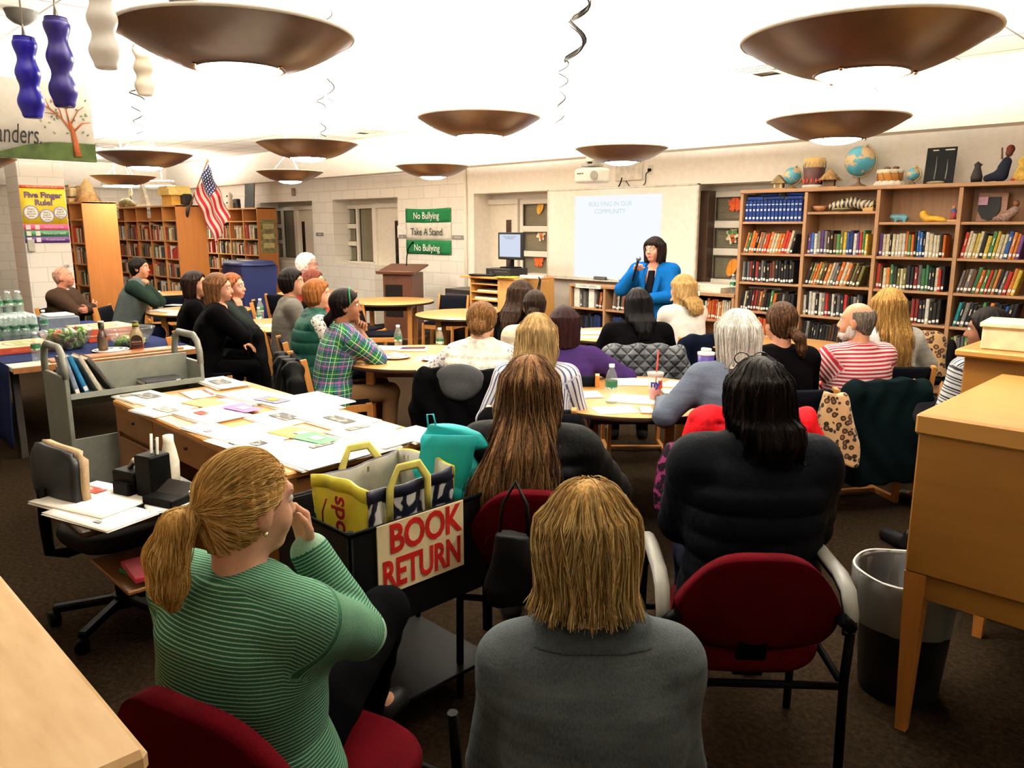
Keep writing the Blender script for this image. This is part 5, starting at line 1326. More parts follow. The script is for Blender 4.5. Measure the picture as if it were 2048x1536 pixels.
PL = [(285, 795, .30, .24, .1, 'newsletter with a grey photograph at the far left corner of the desk', 2, [(.05, .1, .55, .4, '6a6a68'), (-.3, -.2, .2, .3, '8a8a86')]),
      (320, 822, .27, .22, .15, 'white sheet with a faint grey picture at the left edge of the desk', 2, [(.1, .1, .6, .35, 'a0a09a')]),
      (420, 832, .36, .26, .05, 'white flyer with a red drawing near the left edge of the desk', 3, [(-.12, -.1, .25, .2, 'b0402c')]),
      (440, 768, .40, .20, -.05, 'stapled booklet with a framed drawing at the far edge of the desk', 3, [(0, 0, .4, .5, '55534e')]),
      (505, 795, .42, .24, .1, 'plain white stack at the far edge of the desk', 4, []),
      (400, 788, .26, .17, -.1, 'white sheet with a thin red printed border at the far left of the desk', 1, [(0, .3, .8, .1, 'b06a5c')]),
      (600, 815, .46, .24, .06, 'wide white stack beside the fan of grey leaflets', 4, []),
      (445, 868, .52, .16, .12, 'long white envelope lying crosswise at the near left edge of the desk', 2, [(-.15, -.2, .08, .2, '9a98a0')]),
      (560, 838, .34, .26, .05, 'white page with a dark garden photograph in the middle of the desk', 2, [(0, .1, .5, .35, '4c4c46')]),
      (670, 842, .40, .26, .05, 'white page with a long dark photograph at the right of the desk', 3, [(.1, .0, .5, .28, '4a4840')]),
      (495, 884, .36, .25, .1, 'white sheet with small black symbols nearest the ponytailed woman', 1, [(-.25, .1, .25, .06, '44506e'), (.2, .05, .18, .25, '3a3a38'), (-.05, -.28, .14, .06, '55534e')]),
      (600, 912, .46, .26, .03, 'white stack at the near edge of the desk', 3, []),
      (745, 875, .44, .26, .05, 'white stack at the near right corner of the desk', 4, [(-.35, .1, .12, .5, '77756e')]),
      (830, 872, .26, .20, .0, 'plain white stack at the far right end of the desk', 3, []),
      (665, 908, .30, .2, .05, 'white booklet with a dark spine near the right end of the desk', 3, [(-.38, .1, .14, .6, '6a6862')])]
PL += [(345, 808, .40, .26, .1, 'plain white sheet between the left newsletters', 1, []), (540, 862, .40, .26, .08, 'plain white sheet left of the green leaflets', 1, []), (705, 890, .42, .26, .05, 'plain white sheet right of the green leaflets', 2, []), (640, 800, .40, .22, .05, 'plain white sheet at the far right edge of the desk', 2, []), (720, 850, .40, .22, .05, 'plain white sheet at the far right corner of the desk', 2, []), (455, 808, .30, .2, .05, 'plain white sheet behind the pink leaflets', 1, [])]
for px, py, w_, h_, rz, lb, n, mk in PL: paper(px, py, w_, h_, rz, lb, 'f6f3ea', n, DZ+.001, mk)
def fan(px, py, col, label, k=5, w_=.20, h_=.11, rz=.1, cap=None):
    p = at_z(px, py, DZ+.01); t = thing('leaflet_fan', label, 'leaflets', (p[0], p[1], DZ+.012), rz, 'coloured leaflets on the desk')
    for i in range(k):
        MB().box((.012*i-.02, -.006*i, .002*i), (w_, h_, .0016), .0005).build('leaflet', plain(darker(col, 1-.05*(i % 2)), .6, 0, .25, .03), t, (0, 0, 0), (0, 0, .07*(i-k/2)))
    MB().box((.03, -.02, .002*k+.001), (w_*.4, h_*.5, .0006)).build('printing', plain(cap or 'f2d9ea', .6), t)
fan(487, 817, 'cf7cc0', 'fan of pink leaflets in the middle of the desk'); fan(632, 877, '5fb56a', 'fan of green leaflets near the right of the desk', cap='a8dcae'); fan(545, 800, '6a6a80', 'fan of grey and yellow leaflets at the far side of the desk', cap='d6a83c')
paper(408, 806, .22, .16, .2, 'tan envelope at the left of the pink leaflets', 'd9b878', 1, DZ+.004, [], name='envelope', cat='envelope', group='tan envelopes on the desk'); paper(590, 866, .24, .16, .2, 'tan card behind the green leaflets', 'c79a58', 1, DZ+.004, [(.2, .1, .4, .4, 'c9a0a8')], name='envelope', cat='envelope', group='tan envelopes on the desk')

# pull-out typing board with papers and desk tidy
t = thing('typing_board', 'dark pull-out typing board beside the office chair, papers and black organiser on it', 'desk extension', (-3.30, 1.08, 0))
MB().box((0, 0, .635), (.50, .54, .03), .006).build('board', plain('2a211a', .45), t); MB().box((0, .24, .33), (.44, .04, .60), .004).build('support', desk_z, t); MB().box((0, .06, .34), (.44, .36, .018), .004).build('lower_shelf', desk_m, t)
paper(0, 0, .42, .30, .3, 'white form lying on the typing board', 'f4efe2', 3, .652, [(-.25, .2, .3, .18, 'b0402c')], pt=(-3.36, .96, 0), group='papers on the typing board'); paper(0, 0, .30, .24, -.2, 'white sheet at the back of the typing board', 'f6f2e8', 2, .652, [], pt=(-3.16, 1.20, 0), group='papers on the typing board'); paper(0, 0, .40, .22, .3, 'white page at the front corner of the typing board', 'f2ede0', 2, .653, [(.2, -.3, .1, .08, '8a8880')], pt=(-3.18, .92, 0), group='papers on the typing board')
t = thing('desk_organiser', 'black desk organiser with a telephone pad standing on the typing board', 'organiser', (-3.30, 1.14, .656), .3)
MB().box((-.07, 0, .05), (.13, .11, .10), .006).build('tray', blk_m, t); MB().box((.055, 0, .09), (.10, .10, .18), .006).build('pen_cup', blk_m, t); MB().box((-.055, -.065, .03), (.10, .03, .06), .006).build('clip_tray', blk_m, t)
for i, (x, h0, c) in enumerate(((.04, .26, 'e6e0cc'), (.065, .24, '2a2a2c'), (.075, .25, 'c9c2ae'))): MB().tube([(x, 0, .06), (x+.01, .01, h0)], .006, 6).build('pen', plain(c, .5), t)
MB().tube([(-.09, 0, .10), (-.06, .0, .135), (.0, .0, .12)], .012, 8).build('tape_roll', plain('8a8276', .4), t)
simple('tape_dispenser', 'white dispenser bottle standing beside the black organiser', 'bottle', MB().lathe([(.035, 0), (.038, .10), (.030, .15), (.022, .19), (.022, .22), (.0001, .225)], 14), (-3.36, 1.27, .651), mat=plain('e6dfcb', .4))
t = thing('letter_tray', 'low black tray at the right end of the typing board', 'tray', (-3.12, 1.16, .652), .35); MB().box((0, 0, .02), (.16, .12, .04), .004).build('tray', blk_m, t); MB().at((0, .03, .05), (.5, 0, 0)).box((0, 0, 0), (.15, .10, .006), .002).build('lid', plain('24201d', .3), t)
for i, (c, lb) in enumerate((('2c6a44', 'green folder on the shelf under the typing board'), ('a83240', 'red folder on the shelf under the typing board'))): simple('folder', lb, 'folder', MB().box((0, 0, 0), (.22, .16, .022), .003), (-3.20+.02*i, 1.10-.02*i, .361+.0235*i), (0, 0, .2-.3*i), 'folders under the typing board', plain(c, .6))
# office chair
t = thing('office_chair', 'swivel office chair with a black beige-edged back beside the desk', 'chair', (-3.58, 1.10, 0), R(8))
b = MB()
for k in range(5):
    a = k*2*pi/5+.2; b.bar((.03*cos(a), .03*sin(a), .105), (.30*cos(a), .30*sin(a), .075), .045, .035, .008)
b.cyl((0, 0, .07), .05, .06, 16).build('star_base', blk_m, t)
for k in range(5):
    a = k*2*pi/5+.2; w = MB().at((.30*cos(a), .30*sin(a), .03), (0, pi/2, a+.6)).cyl((0, 0, -.022), .03, .044, 14).build('caster', blk_m, t)
MB().cyl((0, 0, .11), .028, .13, 14).cyl((0, 0, .24), .018, .16, 12).build('gas_column', plain('3a3836', .3, .6), t)
MB().cyl((0, 0, .11), .034, .10, 14).build('column_cover', blk_m, t)
f = Field(); f.add(column([.40, .43, .46, .475], [0]*4, [.0]*4, [.20, .22, .22, .20], [.20, .22, .22, .20], None, 3)); solid('seat', f, .016, fabric('1c1a18'), t)
MB().tube([(0, -.05, .40), (0, -.22, .395), (0, -.285, .42), (0, -.29, .56), (0, -.285, .70)], .024, 8, flat=.6, up=(1, 0, 0)).build('back_post', blk_m, t)
def ob(u, v): a = (u-.5)*2; c = (v-.5)*2; s_ = (max(abs(a), .001)**4+max(abs(c), .001)**4)**.25; m_ = max(abs(a), abs(c), .001)/s_; return (a*m_*.20, -.275+.03*a*a+.02*c*c, .715+c*m_*.155)
MB().grid(ob, 16, 14, True, .05).build('backrest', plain('0b0a0a', .5, 0, .3), t); MB().grid(lambda u, v: (lambda q: (q[0]*1.03, q[1]+.032, .715+(q[2]-.715)*1.03))(ob(u, v)), 16, 14, True, .03).build('back_cushion', fabric('b59a78', None, 220), t)
MB().tube([(-.05, 0, .40), (-.22, .0, .385), (-.26, .02, .39)], .008, 6).build('lever', blk_m, t)

# ------------------------------------------------------------------ book cart
cart_m = plain('77796e', .4, .1, .45, .06)
CX0, CX1, CY0, CY1 = -5.42, -4.98, 1.33, 2.15
t = thing('book_cart', 'grey steel book cart with a few leaning books beside the food table', 'cart', (CX0, CY0, 0)); cw, cl = CX1-CX0, CY1-CY0
for nm_, y in (('end_panel', .012), ('end_panel', cl-.012)):
    m = MB(); o2 = [(0, .14), (cw, .14), (cw, .90)] + [(cw/2+cw/2*cos(a)**.6 if cos(a) > 0 else cw/2-cw/2*abs(cos(a))**.6, .98+.13*sin(a)) for a in np.linspace(.1, pi-.1, 15)] + [(0, .90)]
    # panel below the hand hole, then the loop of the handle
    m.box((cw/2, y, .51), (cw, .024, .76), .004)
    lp = [(.02, .88), (.02, .95), (.05, 1.02), (.10, 1.055), (cw-.10, 1.055), (cw-.05, 1.02), (cw-.02, .95), (cw-.02, .88)]
    m.tube([(a, y, b) for a, b in lp], .024, 8, flat=.8, up=(0, 1, 0)); m.build(nm_, cart_m, t)
MB().box((cw/2, cl/2, .80), (.012, cl-.04, .26), .002).build('divider', cart_m, t)
MB().at((cw*.75, cl/2, .745), (0, -.16, 0)).box((0, 0, 0), (cw*.5, cl-.04, .012), .002).box((cw*.25, 0, .012), (.012, cl-.04, .035), .002).build('shelf', cart_m, t); MB().at((cw*.25, cl/2, .72), (0, .16, 0)).box((0, 0, 0), (cw*.5, cl-.04, .012), .002).build('shelf', cart_m, t)
MB().box((cw/2, cl/2, .26), (cw-.02, cl-.04, .012), .002).build('shelf', cart_m, t); MB().box((cw-.008, cl/2, .37), (.012, cl-.04, .30), .002).build('lower_panel', cart_m, t)
for x in (.05, cw-.05):
    for y in (.04, cl-.04): MB().box((x, y, .115), (.03, .03, .05)).at((x-.012, y, .045), (0, pi/2, 0)).cyl((0, 0, 0), .044, .024, 16).build('caster', plain('24211e', .5), t)
for i, (y, c, lb, ln) in enumerate(((CY0+.075, '8a94a8', 'grey-blue book leaning at the left end of the cart shelf', -.22), (CY0+.125, '2a76a8', 'bright blue book leaning second on the cart shelf', -.32), (CY0+.20, 'd8cfb8', 'cream book leaning third on the cart shelf', -.42), (CY0+.275, '4a4844', 'dark book leaning last on the cart shelf', -.55))):
    o = put_book('book', (CX1-.02, y, .762+.012*(ln < -.3)), (.028, .17, .25), 0, c, (1, 1, 0, 0)[i], lb, 'books on the cart'); o.rotation_euler = (0, ln, pi/2)
o = put_book('book', (CX1-.03, CY0+.38, .757), (.030, .16, .24), 0, '2e2e30', 1, 'black book lying flat on the cart shelf', 'books on the cart'); o.rotation_euler = (0, -pi/2+.02, pi/2); o.location = (CX1-.03, CY0+.70, .782)

# ------------------------------------------------------------------ food table
FX0, FX1, FY0, FY1 = -9.3, -6.55, 1.42, 2.80
t = thing('serving_table', 'long serving table with a navy cloth, salads, pizza boxes and water on it', 'table', (FX0, FY0, 0)); fw_, fl_ = FX1-FX0, FY1-FY0
MB().box((fw_/2, fl_/2, .722), (fw_, fl_, .036), .004).build('tabletop', plain('e6ddc8', .5), t); MB().box((fw_-.003, fl_/2, .715), (.012, fl_, .045), .003).build('wood_edge', wood('8a5a32'), t)
for x in (.06, fw_-.25):
    for y in (.06, fl_-.06): MB().box((x, y, .352), (.05, .05, .704), .004).build('leg', plain('2a2622', .4), t)
t = thing('table_cloth', 'navy blue cloth over the serving table hanging at its left end', 'tablecloth', (FX0, FY0, .741))
MB().box((fw_/2-.12, fl_/2, .0025), (fw_-.22, fl_+.006, .005)).build('cloth_top', fabric('1a2140', None, 200), t)
MB().grid(lambda u, v: (u*(fw_-.06)-.03, -.010-.015*sin(u*34)*(1-v)-.02*(1-v), -.62+.625*v), 60, 6, True, .004).build('cloth_drop', fabric('1a2140', None, 200), t)
FZ = .747
def bottle(loc, label, group, sc=1.0, cap='f2f0ea', full=True, name='water_bottle', parts=True):
    t = thing(name, label, 'bottle', loc, rnd.random()*6, group)
    pr = [(.0001, 0), (.026, 0), (.031, .008), (.030, .03), (.032, .04), (.030, .05), (.032, .06), (.031, .07), (.032, .075), (.032, .125), (.030, .135), (.022, .165), (.0135, .182), (.0125, .192)]
    MB().lathe([(a*sc, b*sc) for a, b in pr], 16, cap=False).build('bottle_body', clear('f2faf6', .05, alpha=.12), t)
    MB().lathe([(a*sc, b*sc) for a, b in ((.0324, .080), (.0324, .120))], 16, cap=False).build('bottle_label', bottle_label(), t)
    MB().lathe([(a*sc, b*sc) for a, b in ((.015, .190), (.015, .206), (.0001, .207))], 12, cap=False).build('bottle_cap', plain(cap, .5), t)
    return t
@cached
def bottle_label():
    m, tt, p = new_mat('bottle label', 'e9efe8', .4); sp = tt.add('ShaderNodeSeparateXYZ'); tt.link(tt.coords(), sp.inputs[0]); z = sp.outputs[2]
    gr = tt.math('GREATER_THAN', z, .098); n = tt.math('GREATER_THAN', tt.noise(tt.coords((60, 60, 30)), 1.4, 2), .52)
    tt.link(tt.mix(gr, tt.mix(n, 'e9efe8', '5f8a6a'), '1f5a3c'), p.inputs['Base Color']); return m
@cached
def food(a, b, c, sc=60):
    m, tt, p = new_mat('food', a, .6); f = tt.noise(tt.coords(), sc, 4, .65); tt.link(tt.ramp(f, [(.3, a), (.5, b), (.68, c)]), p.inputs['Base Color']); tt.bump(f, .8, .02); return m
def salad_bowl(loc, label, full):
    t = thing('salad_bowl', label, 'bowl', loc, 0, 'clear plastic salad bowls')
    MB().lathe([(.0001, .002), (.10, .002), (.15, .05), (.185, .11), (.20, .15), (.207, .152), (.20, .156), (.188, .11), (.15, .056), (.10, .008), (.0001, .008)], 40, cap=False).build('bowl_wall', clear('fafcf8', .04, alpha=.07), t)
    g = MB(); k0 = 150 if full else 60
    for i in range(k0):
        a = rnd.random()*6.28; q = math.sqrt(rnd.random()); zz = rnd.uniform(.02, .15 if full else .05); rr = q*(.09+.55*min(zz, .12))
        g.mat(food(*rnd.choice([('2f5a1c', '5c8a2c', '86ac4a'), ('3a6a20', '7a9a3a', 'a8bf6a'), ('6a8a30', '9fb558', 'cdd59a'), ('3a6a20', '6a8a30', '8fae4c'), ('2f5a1c', '4c7a26', '76983c'), ('8a2a1c', 'a8442a', 'c06a40'), ('c8bea0', 'd4ccb4', 'e0dac8')]))) if True else None
        g.at((rr*cos(a), rr*sin(a), zz), (rnd.random()*3, rnd.random()*3, rnd.random()*3)).sphere((0, 0, 0), rnd.uniform(.022, .038), 7, 4, (1.3, .9, .3))
    o = g.at().build('salad', None, t); o['kind'] = 'stuff'
def fz(px, py, z=FZ): p = at_z(px, py, z); return (p[0], p[1], z)
salad_bowl(fz(137, 697), 'clear bowl heaped with green salad, left of the dark bottle', True); salad_bowl(fz(262, 690), 'nearly empty clear salad bowl behind the dressing bottle', False)
t = thing('serving_tongs', 'clear plastic tongs lying on the heaped salad', 'tongs', (fz(137, 697)[0], fz(137, 697)[1], FZ+.150)); MB().tube([(-.14, .02, .0), (0, 0, .015), (.12, -.03, -.005)], [.006, .012, .02], 6, flat=.4).build('tong_arm', plain('e4e2da', .2), t); MB().tube([(-.14, .02, .004), (0, .03, .02), (.12, .03, -.005)], [.006, .012, .02], 6, flat=.4).build('tong_arm', plain('e4e2da', .2), t)
def dressing(loc, label, kind):
    t = thing('dressing_bottle', label, 'bottle', loc, R(70), 'salad dressing bottles'); br = plain('3a1a10', .25, 0, .6, .2)
    if kind == 0:
        MB().lathe([(.0001, 0), (.035, 0), (.038, .02), (.037, .12), (.024, .155), (.019, .175), (.019, .19)], 18, cap=False).build('glass_body', br, t); MB().lathe([(.0385, .025), (.0382, .11)], 18, cap=False).build('front_label', plain('4a3a26', .5, 0, .3, .2), t); MB().lathe([(.022, .185), (.023, .24), (.0001, .242)], 16, cap=False).build('cap', plain('1c1714', .4), t); MB().lathe([(.0235, .238), (.0235, .246), (.0001, .247)], 16, cap=False).build('cap_top', plain('e9e2d2', .5), t)
    else:
        MB().lathe([(.0001, 0), (.05, 0), (.052, .02), (.052, .10), (.044, .14), (.026, .175), (.022, .195)], 20, cap=False, sy=.7).build('glass_body', plain('8f7d58', .2, 0, .6, .2), t); MB().lathe([(.0505, .004), (.0528, .02), (.0528, .045)], 20, cap=False, sy=.7).build('dressing', plain('6a2418', .3), t)
        lb = MB(); lb.at((0, -.040, .082), (pi/2, 0, 0)).cyl((0, 0, -.004), .044, .006, 24).at((0, -.0395, .055)).box((0, 0, 0), (.088, .006, .06)).build('front_label', plain('231512', .5), t)
        lettering('BALSAMIC', .016, plain('e4d0a0', .5), t, (0, -.0448, .07), rotY_wall()); lettering('VINAIGRETTE', .011, plain('c9603a', .5), t, (0, -.0448, .05), rotY_wall())
        MB().lathe([(.024, .192), (.025, .235), (.0001, .237)], 16, cap=False).build('cap', plain('16140f', .4), t); MB().lathe([(.0255, .203), (.0255, .222)], 16, cap=False).build('neck_label', plain('9a9a2a', .5), t)
dressing(fz(207, 702), 'slim dark dressing bottle standing on the patterned plate', 0); dressing(fz(275, 699), 'round-shouldered dressing bottle with a black label beside the empty bowl', 1)
t = thing('paper_plate', 'patterned white paper plate under the slim dark bottle', 'plate', fz(222, 703, FZ-.001)); MB().lathe([(.0001, .002), (.10, .002), (.135, .014), (.14, .016), (.137, .018), (.10, .006), (.0001, .006)], 32, cap=False).build('plate', plain('e9e6dc', .5), t)
for k in range(9): a = k*.7; MB().at((.118*cos(a), .118*sin(a), .0135), (0, 0, a)).box((0, 0, 0), (.02, .03, .002)).build('printed_flower', plain('4a5678', .6), t)
o = MB().box((0, 0, .009), (.16, 1.0, .018), .004).build('wooden_board', wood('8f5a34', 1, .4, 'Y'), None, (FX1-.10, 2.18, FZ-.006)); tag(o, 'long brown wooden board at the front edge of the serving table', 'board')
def pizza(loc, rz, label):
    t = thing('pizza_box', label, 'box', loc, rz, 'pizza boxes'); MB().box((0, 0, .026), (.46, .46, .052), .003).build('box_side', plain('a8402a', .6, 0, .3, .1), t); MB().box((0, 0, .0535), (.458, .458, .005), .001).build('box_lid', plain('d9b184', .6, 0, .3, .1), t)
    MB().tube([(.15*cos(a), .11*sin(a), .0568) for a in np.linspace(0, 6.28, 25)[:-1]], .008, 4, closed=True, flat=.2, up=(0, 0, 1)).build('printed_ring', plain('b5583a', .6), t); MB().box((0, 0, .0565), (.22, .09, .001)).build('printed_panel', plain('7a8a4a', .6), t)
    lettering('PIZZA', .10, plain('f0d9b0', .6), t, (.2305, 0, .024), rotX_wall(), sx=1.2) if False else lettering('FRESH HOT PIZZA', .03, plain('d98a5a', .6), t, (.231, 0, .026), rotX_wall())
pizza((-7.45, 1.68, FZ), .05, 'pizza box at the left in front of the water bottles'); pizza((-7.72, 2.42, FZ), .12, 'lower pizza box of the pair behind the salad bowls'); pizza((-7.74, 2.43, FZ+.0575), .08, 'upper pizza box of the pair behind the salad bowls')
bottle(fz(75, 722), 'water bottle standing alone at the front left of the serving table', 'water bottles on the serving table', 1.08)
wb = 'water bottles on the serving table'
t = thing('water_case', 'shrink-wrapped base case under the upper water bottles', 'case', (-8.52, 1.86, FZ)); MB().box((0, 0, .10), (.36, .40, .20), .02).build('wrap', plain('b9c6c4', .25, 0, .5, .15), t)
k = 0
for i in range(5):
    for j in range(2):
        bottle((-8.25+.075*j, 1.66+.077*i+.02*j, FZ), 'water bottle, %s from the left in the %s row of the packed case' % (ORD[i], ('back', 'front')[j]), wb)
for i in range(4):
    for j in range(2): bottle((-8.62+.08*j, 1.72+.085*i, FZ+.201), 'water bottle, %s from the left in the %s upper row on the case' % (ORD[i], ('back', 'front')[j]), wb)
bottle((-8.42, 2.13, FZ), 'water bottle standing right of the packed case', wb, 1.1)
o = MB().box((0, 0, .065), (.34, .30, .13), .01).build('blue_grey_box', plain('5c6470', .6), None, (-8.75, 2.34, FZ)); tag(o, 'blue-grey box behind the pizza boxes beside the water', 'box')
t = thing('napkin_pack', 'pack of white napkins on the blue-grey box', 'napkins', (-8.75, 2.34, FZ+.131)); MB().box((0, 0, .01), (.26, .24, .02), .006).build('napkins', plain('e9e6de', .7), t)

# ------------------------------------------------------------------ book return bin with bags
BX0, BX1, BY0, BY1, BZ0, BZ1 = -2.46, -2.0, 1.28, 1.90, .44, .80
@cached
def mesh_metal():
    m, tt, p = new_mat('perforated steel', '0a0909', .6, 0, .1); v = tt.add('ShaderNodeTexVoronoi'); v.inputs['Randomness'].default_value = 0; v.inputs['Scale'].default_value = 90; tt.link(tt.coords(), v.inputs['Vector'])
    tt.link(tt.ramp(v.outputs['Distance'], [(.25, '26231f'), (.32, '080808')]), p.inputs['Base Color']); return m
t = thing('book_return_bin', 'black perforated steel bin on legs with a BOOK RETURN sign', 'bin', (BX0, BY0, 0)); bw, bl = BX1-BX0, BY1-BY0
for c, d in (((.006, bl/2, (BZ0+BZ1)/2), (.012, bl, BZ1-BZ0)), ((bw-.006, bl/2, (BZ0+BZ1)/2), (.012, bl, BZ1-BZ0)), ((bw/2, .006, (BZ0+BZ1)/2), (bw, .012, BZ1-BZ0)), ((bw/2, bl-.006, (BZ0+BZ1)/2), (bw, .012, BZ1-BZ0))): MB().box(c, d, .002).build('bin_wall', mesh_metal(), t)
MB().box((bw/2, bl/2, BZ0+.008), (bw-.02, bl-.02, .012)).build('bin_floor', mesh_metal(), t); MB().box((bw/2, bl/2, .13), (bw, bl, .016), .002).build('lower_shelf', mesh_metal(), t)
MB().tube([(0, 0, BZ1), (bw, 0, BZ1), (bw, bl, BZ1), (0, bl, BZ1)], .008, 6, closed=True).build('rim', blk_m, t)
for x in (.01, bw-.01):
    for y in (.01, bl-.01): MB().tube([(x, y, .03), (x, y, BZ1+.01)], .011, 8).sphere((x, y, .025), .025, 10, 6).build('leg', blk_m, t)
sg = MB().box((bw+.004, .285, .682), (.006, .37, .245), .001).build('sign', plain('e6d3a6', .5, 0, .3, .04), t); redl = plain('b3201c', .5)
lettering('BOOK', .138, redl, sg, (bw+.0085, .30, .742), rotX_wall(), sx=.80, bold=.0035, spacing=.96); lettering('RETURN', .138, redl, sg, (bw+.0085, .285, .622), rotX_wall(), sx=.67, bold=.0035, spacing=.96)
# tote bag
@cached
def floral(yellow):
    m, tt, p = new_mat('tote print', 'd8c93a' if yellow else '14172a', .4, 0, .45)
    if not yellow:
        w = tt.noise(tt.coords((1, 1, 1)), 14, 2); mp = tt.add('ShaderNodeVectorMath', operation='ADD'); tt.link(tt.coords((11, 11, 8)), mp.inputs[0]); cmb = tt.add('ShaderNodeCombineXYZ'); tt.link(tt.math('MULTIPLY', w, 1.1), cmb.inputs[0]); tt.link(tt.math('MULTIPLY', w, -.9), cmb.inputs[2]); tt.link(cmb.outputs[0], mp.inputs[1])
        v = tt.add('ShaderNodeTexVoronoi', feature='DISTANCE_TO_EDGE'); v.inputs['Scale'].default_value = 1.0; tt.link(mp.outputs[0], v.inputs['Vector'])
        tt.link(tt.ramp(v.outputs['Distance'], [(.10, '14172a'), (.15, 'd6d4ca')]), p.inputs['Base Color'])
    tt.bump(tt.noise(tt.coords(), 22, 3), .25, .01); return m
t = thing('tote_bag', 'yellow shopping tote with navy and white flowers standing in the bin', 'bag', (-2.21, 1.57, BZ0+.016), .08)
tw, tl, th_ = .27, .38, .45            # across X, along Y, height
def wallp(a, v, o_=0):
    """perimeter parameter a in 0..4"""
    k_ = int(a) % 4; q = a-int(a); fl_ = 1+.10*v; X0 = tw/2*fl_; Y0 = tl/2*(1+.04*v)
    c = [(-X0, -Y0), (X0, -Y0), (X0, Y0), (-X0, Y0)]; A, Bq = c[k_], c[(k_+1) % 4]
    n_ = [(0, -1), (1, 0), (0, 1), (-1, 0)][k_]; bu = .012*sin(pi*q)*sin(v*4+k_*2)+.006*sin(q*14+v*9)
    return (A[0]+(Bq[0]-A[0])*q+n_[0]*(bu-o_), A[1]+(Bq[1]-A[1])*q+n_[1]*(bu-o_), v*th_*(1+.03*sin(a*3)))
for k_, ye in ((0, 1), (1, 0), (2, 1), (3, 0)):
    o = MB().grid(lambda u, v: wallp(k_+.999*u, v), 14, 12, True, .004).build('bag_panel', floral(bool(ye)), t)
    MB().grid(lambda u, v: (lambda q: (q[0]*1.012, q[1]*1.012, q[2]+.002))(wallp(k_+.999*u, .90+.1*v)), 14, 2, True, .006).build('top_hem', plain('cfc23a' if k_ in (0, 2) else '14172a', .5, 0, .3, .1), t)
    MB().grid(lambda u, v: wallp(k_+.999*u, v, .007), 14, 8, True, .002).build('lining', plain('a8a494', .5), t)
for x, y0 in ((tw/2*1.1, -.02), (-tw/2*1.1, .02)):
    MB().tube([(x, y0-.09, .30), (x*1.03, y0-.085, th_-.01), (x*1.06, y0-.05, th_+.055), (x*1.06, y0+.04, th_+.05), (x*1.03, y0+.085, th_-.01), (x, y0+.09, .30)], .017, 6, flat=.2, up=(1, 0, 0)).build('handle', plain('dcd06a', .5, 0, .35, .1), t)
lettering('Foods', .10, plain('7d1420', .5), t, (.02, -tl/2*1.04-.020, .30), (pi/2, -pi/2, 0), bold=.002, sx=.95); MB().tube([(-.075, -tl/2*1.03-.018, .20), (-.07, -tl/2*1.03-.022, .34), (-.05, -tl/2*1.03-.018, .39)], .003, 5).build('printed_line', plain('7d1420', .5), t)
MB().sphere((0, 0, 0), .03, 8, 6, (1, .7, 1), lambda d: 1+.2*sin(d[0]*9+d[2]*7)).build('wrapper', plain('d9c8a4', .6), t, (.13, -tl/2-.075, .285))
# teal bag
t = thing('teal_bag', 'teal fabric bag leaning in the right end of the bin behind the tote', 'bag', (-2.22, 1.83, .62), R(40))
f = Field(); f.add(column([.0, .06, .18, .34, .40], [.0, .0, .0, .0, .0], [0, 0, .0, .02, .03], [.11, .115, .115, .112, .110], [.055, .07, .055, .030, .018], None, 4.5)); f.disp.append(lambda X, Y, Z: .006*np.sin(X*26+Z*18)*np.sin(Z*22+Y*30)+.004*np.sin(Z*60+X*20)); o, _, _ = solid('bag_body', f, .009, plain('16a0a2', .55, 0, .3, .04), t)
o.rotation_euler = (0.10, .16, 0)
MB().tube([(-.035, -.02, .40), (-.038, -.02, .445), (-.015, -.02, .447), (-.005, -.02, .40)], .008, 6, flat=.35).build('bag_strap', plain('149092', .55), t)
MB().grid(lambda u, v: ((u-.5)*.20+.05*v+.005, -.072+.005*v, .12+.26*v), 6, 6, True, .004).build('front_flap', plain('18a6a8', .55, 0, .3, .04), t)

# ------------------------------------------------------------------ right-hand cabinet, dictionary stand, waste bin, near counter
cab_m = wood('875a22', .5, .38, 'X', .07, .45); cab_y = wood('9c6a2a', .5, .38, 'Y', .07, .45); cab_top = wood('b07e3c', .5, .3, 'X', .06, .5)
t = thing('card_cabinet', 'big light wood cabinet on tapered legs at the right edge', 'cabinet', (-.83, 2.72, 0)); cwid, cdep, cz0, cz1 = 1.5, .98, .60, 1.115
MB().box((cwid/2, cdep/2, (cz0+cz1)/2), (cwid, cdep, cz1-cz0), .006).build('cabinet_body', cab_m, t); MB().box((cwid/2, cdep/2, cz1+.001), (cwid+.02, cdep+.02, .07), .008).build('cabinet_top', cab_top, t)
MB().box((cwid/2, .03, cz0-.045), (cwid-.06, .03, .09), .003).box((.03, cdep/2, cz0-.045), (.03, cdep-.06, .09), .003).build('apron', cab_m, t)
for x in (.035, cwid-.035):
    for y in (.035, cdep-.035):
        m = MB(); m.add([(x+a*q, y+b*q, z) for z, q in ((0, .018), (cz0, .034)) for a, b in ((-1, -1), (1, -1), (1, 1), (-1, 1))], [(3, 2, 1, 0), (4, 5, 6, 7), (0, 1, 5, 4), (1, 2, 6, 5), (2, 3, 7, 6), (3, 0, 4, 7)]); m.build('leg', wood('a8692c', .8, .4, 'Z', .1), t)
t = thing('reading_stand', 'wooden box stand with a rounded top behind the big cabinet', 'book stand', (-1.02, 3.85, 0)); MB().box((.42, .20, .595), (.84, .40, 1.19), .006).build('stand_body', cab_m, t); MB().box((.42, .19, 1.205), (.90, .46, .035), .012).build('stand_top', cab_top, t)
bx = thing('cream_box', 'cream cardboard box with a lid on the wooden stand', 'box', (-.93, 4.0, 1.223), .1); MB().box((.16, .0, .05), (.42, .24, .10), .004).build('box_body', plain('d9cba0', .6), bx); MB().box((.16, 0, .108), (.44, .26, .022), .004).build('box_lid', plain('e2d6ae', .6), bx)
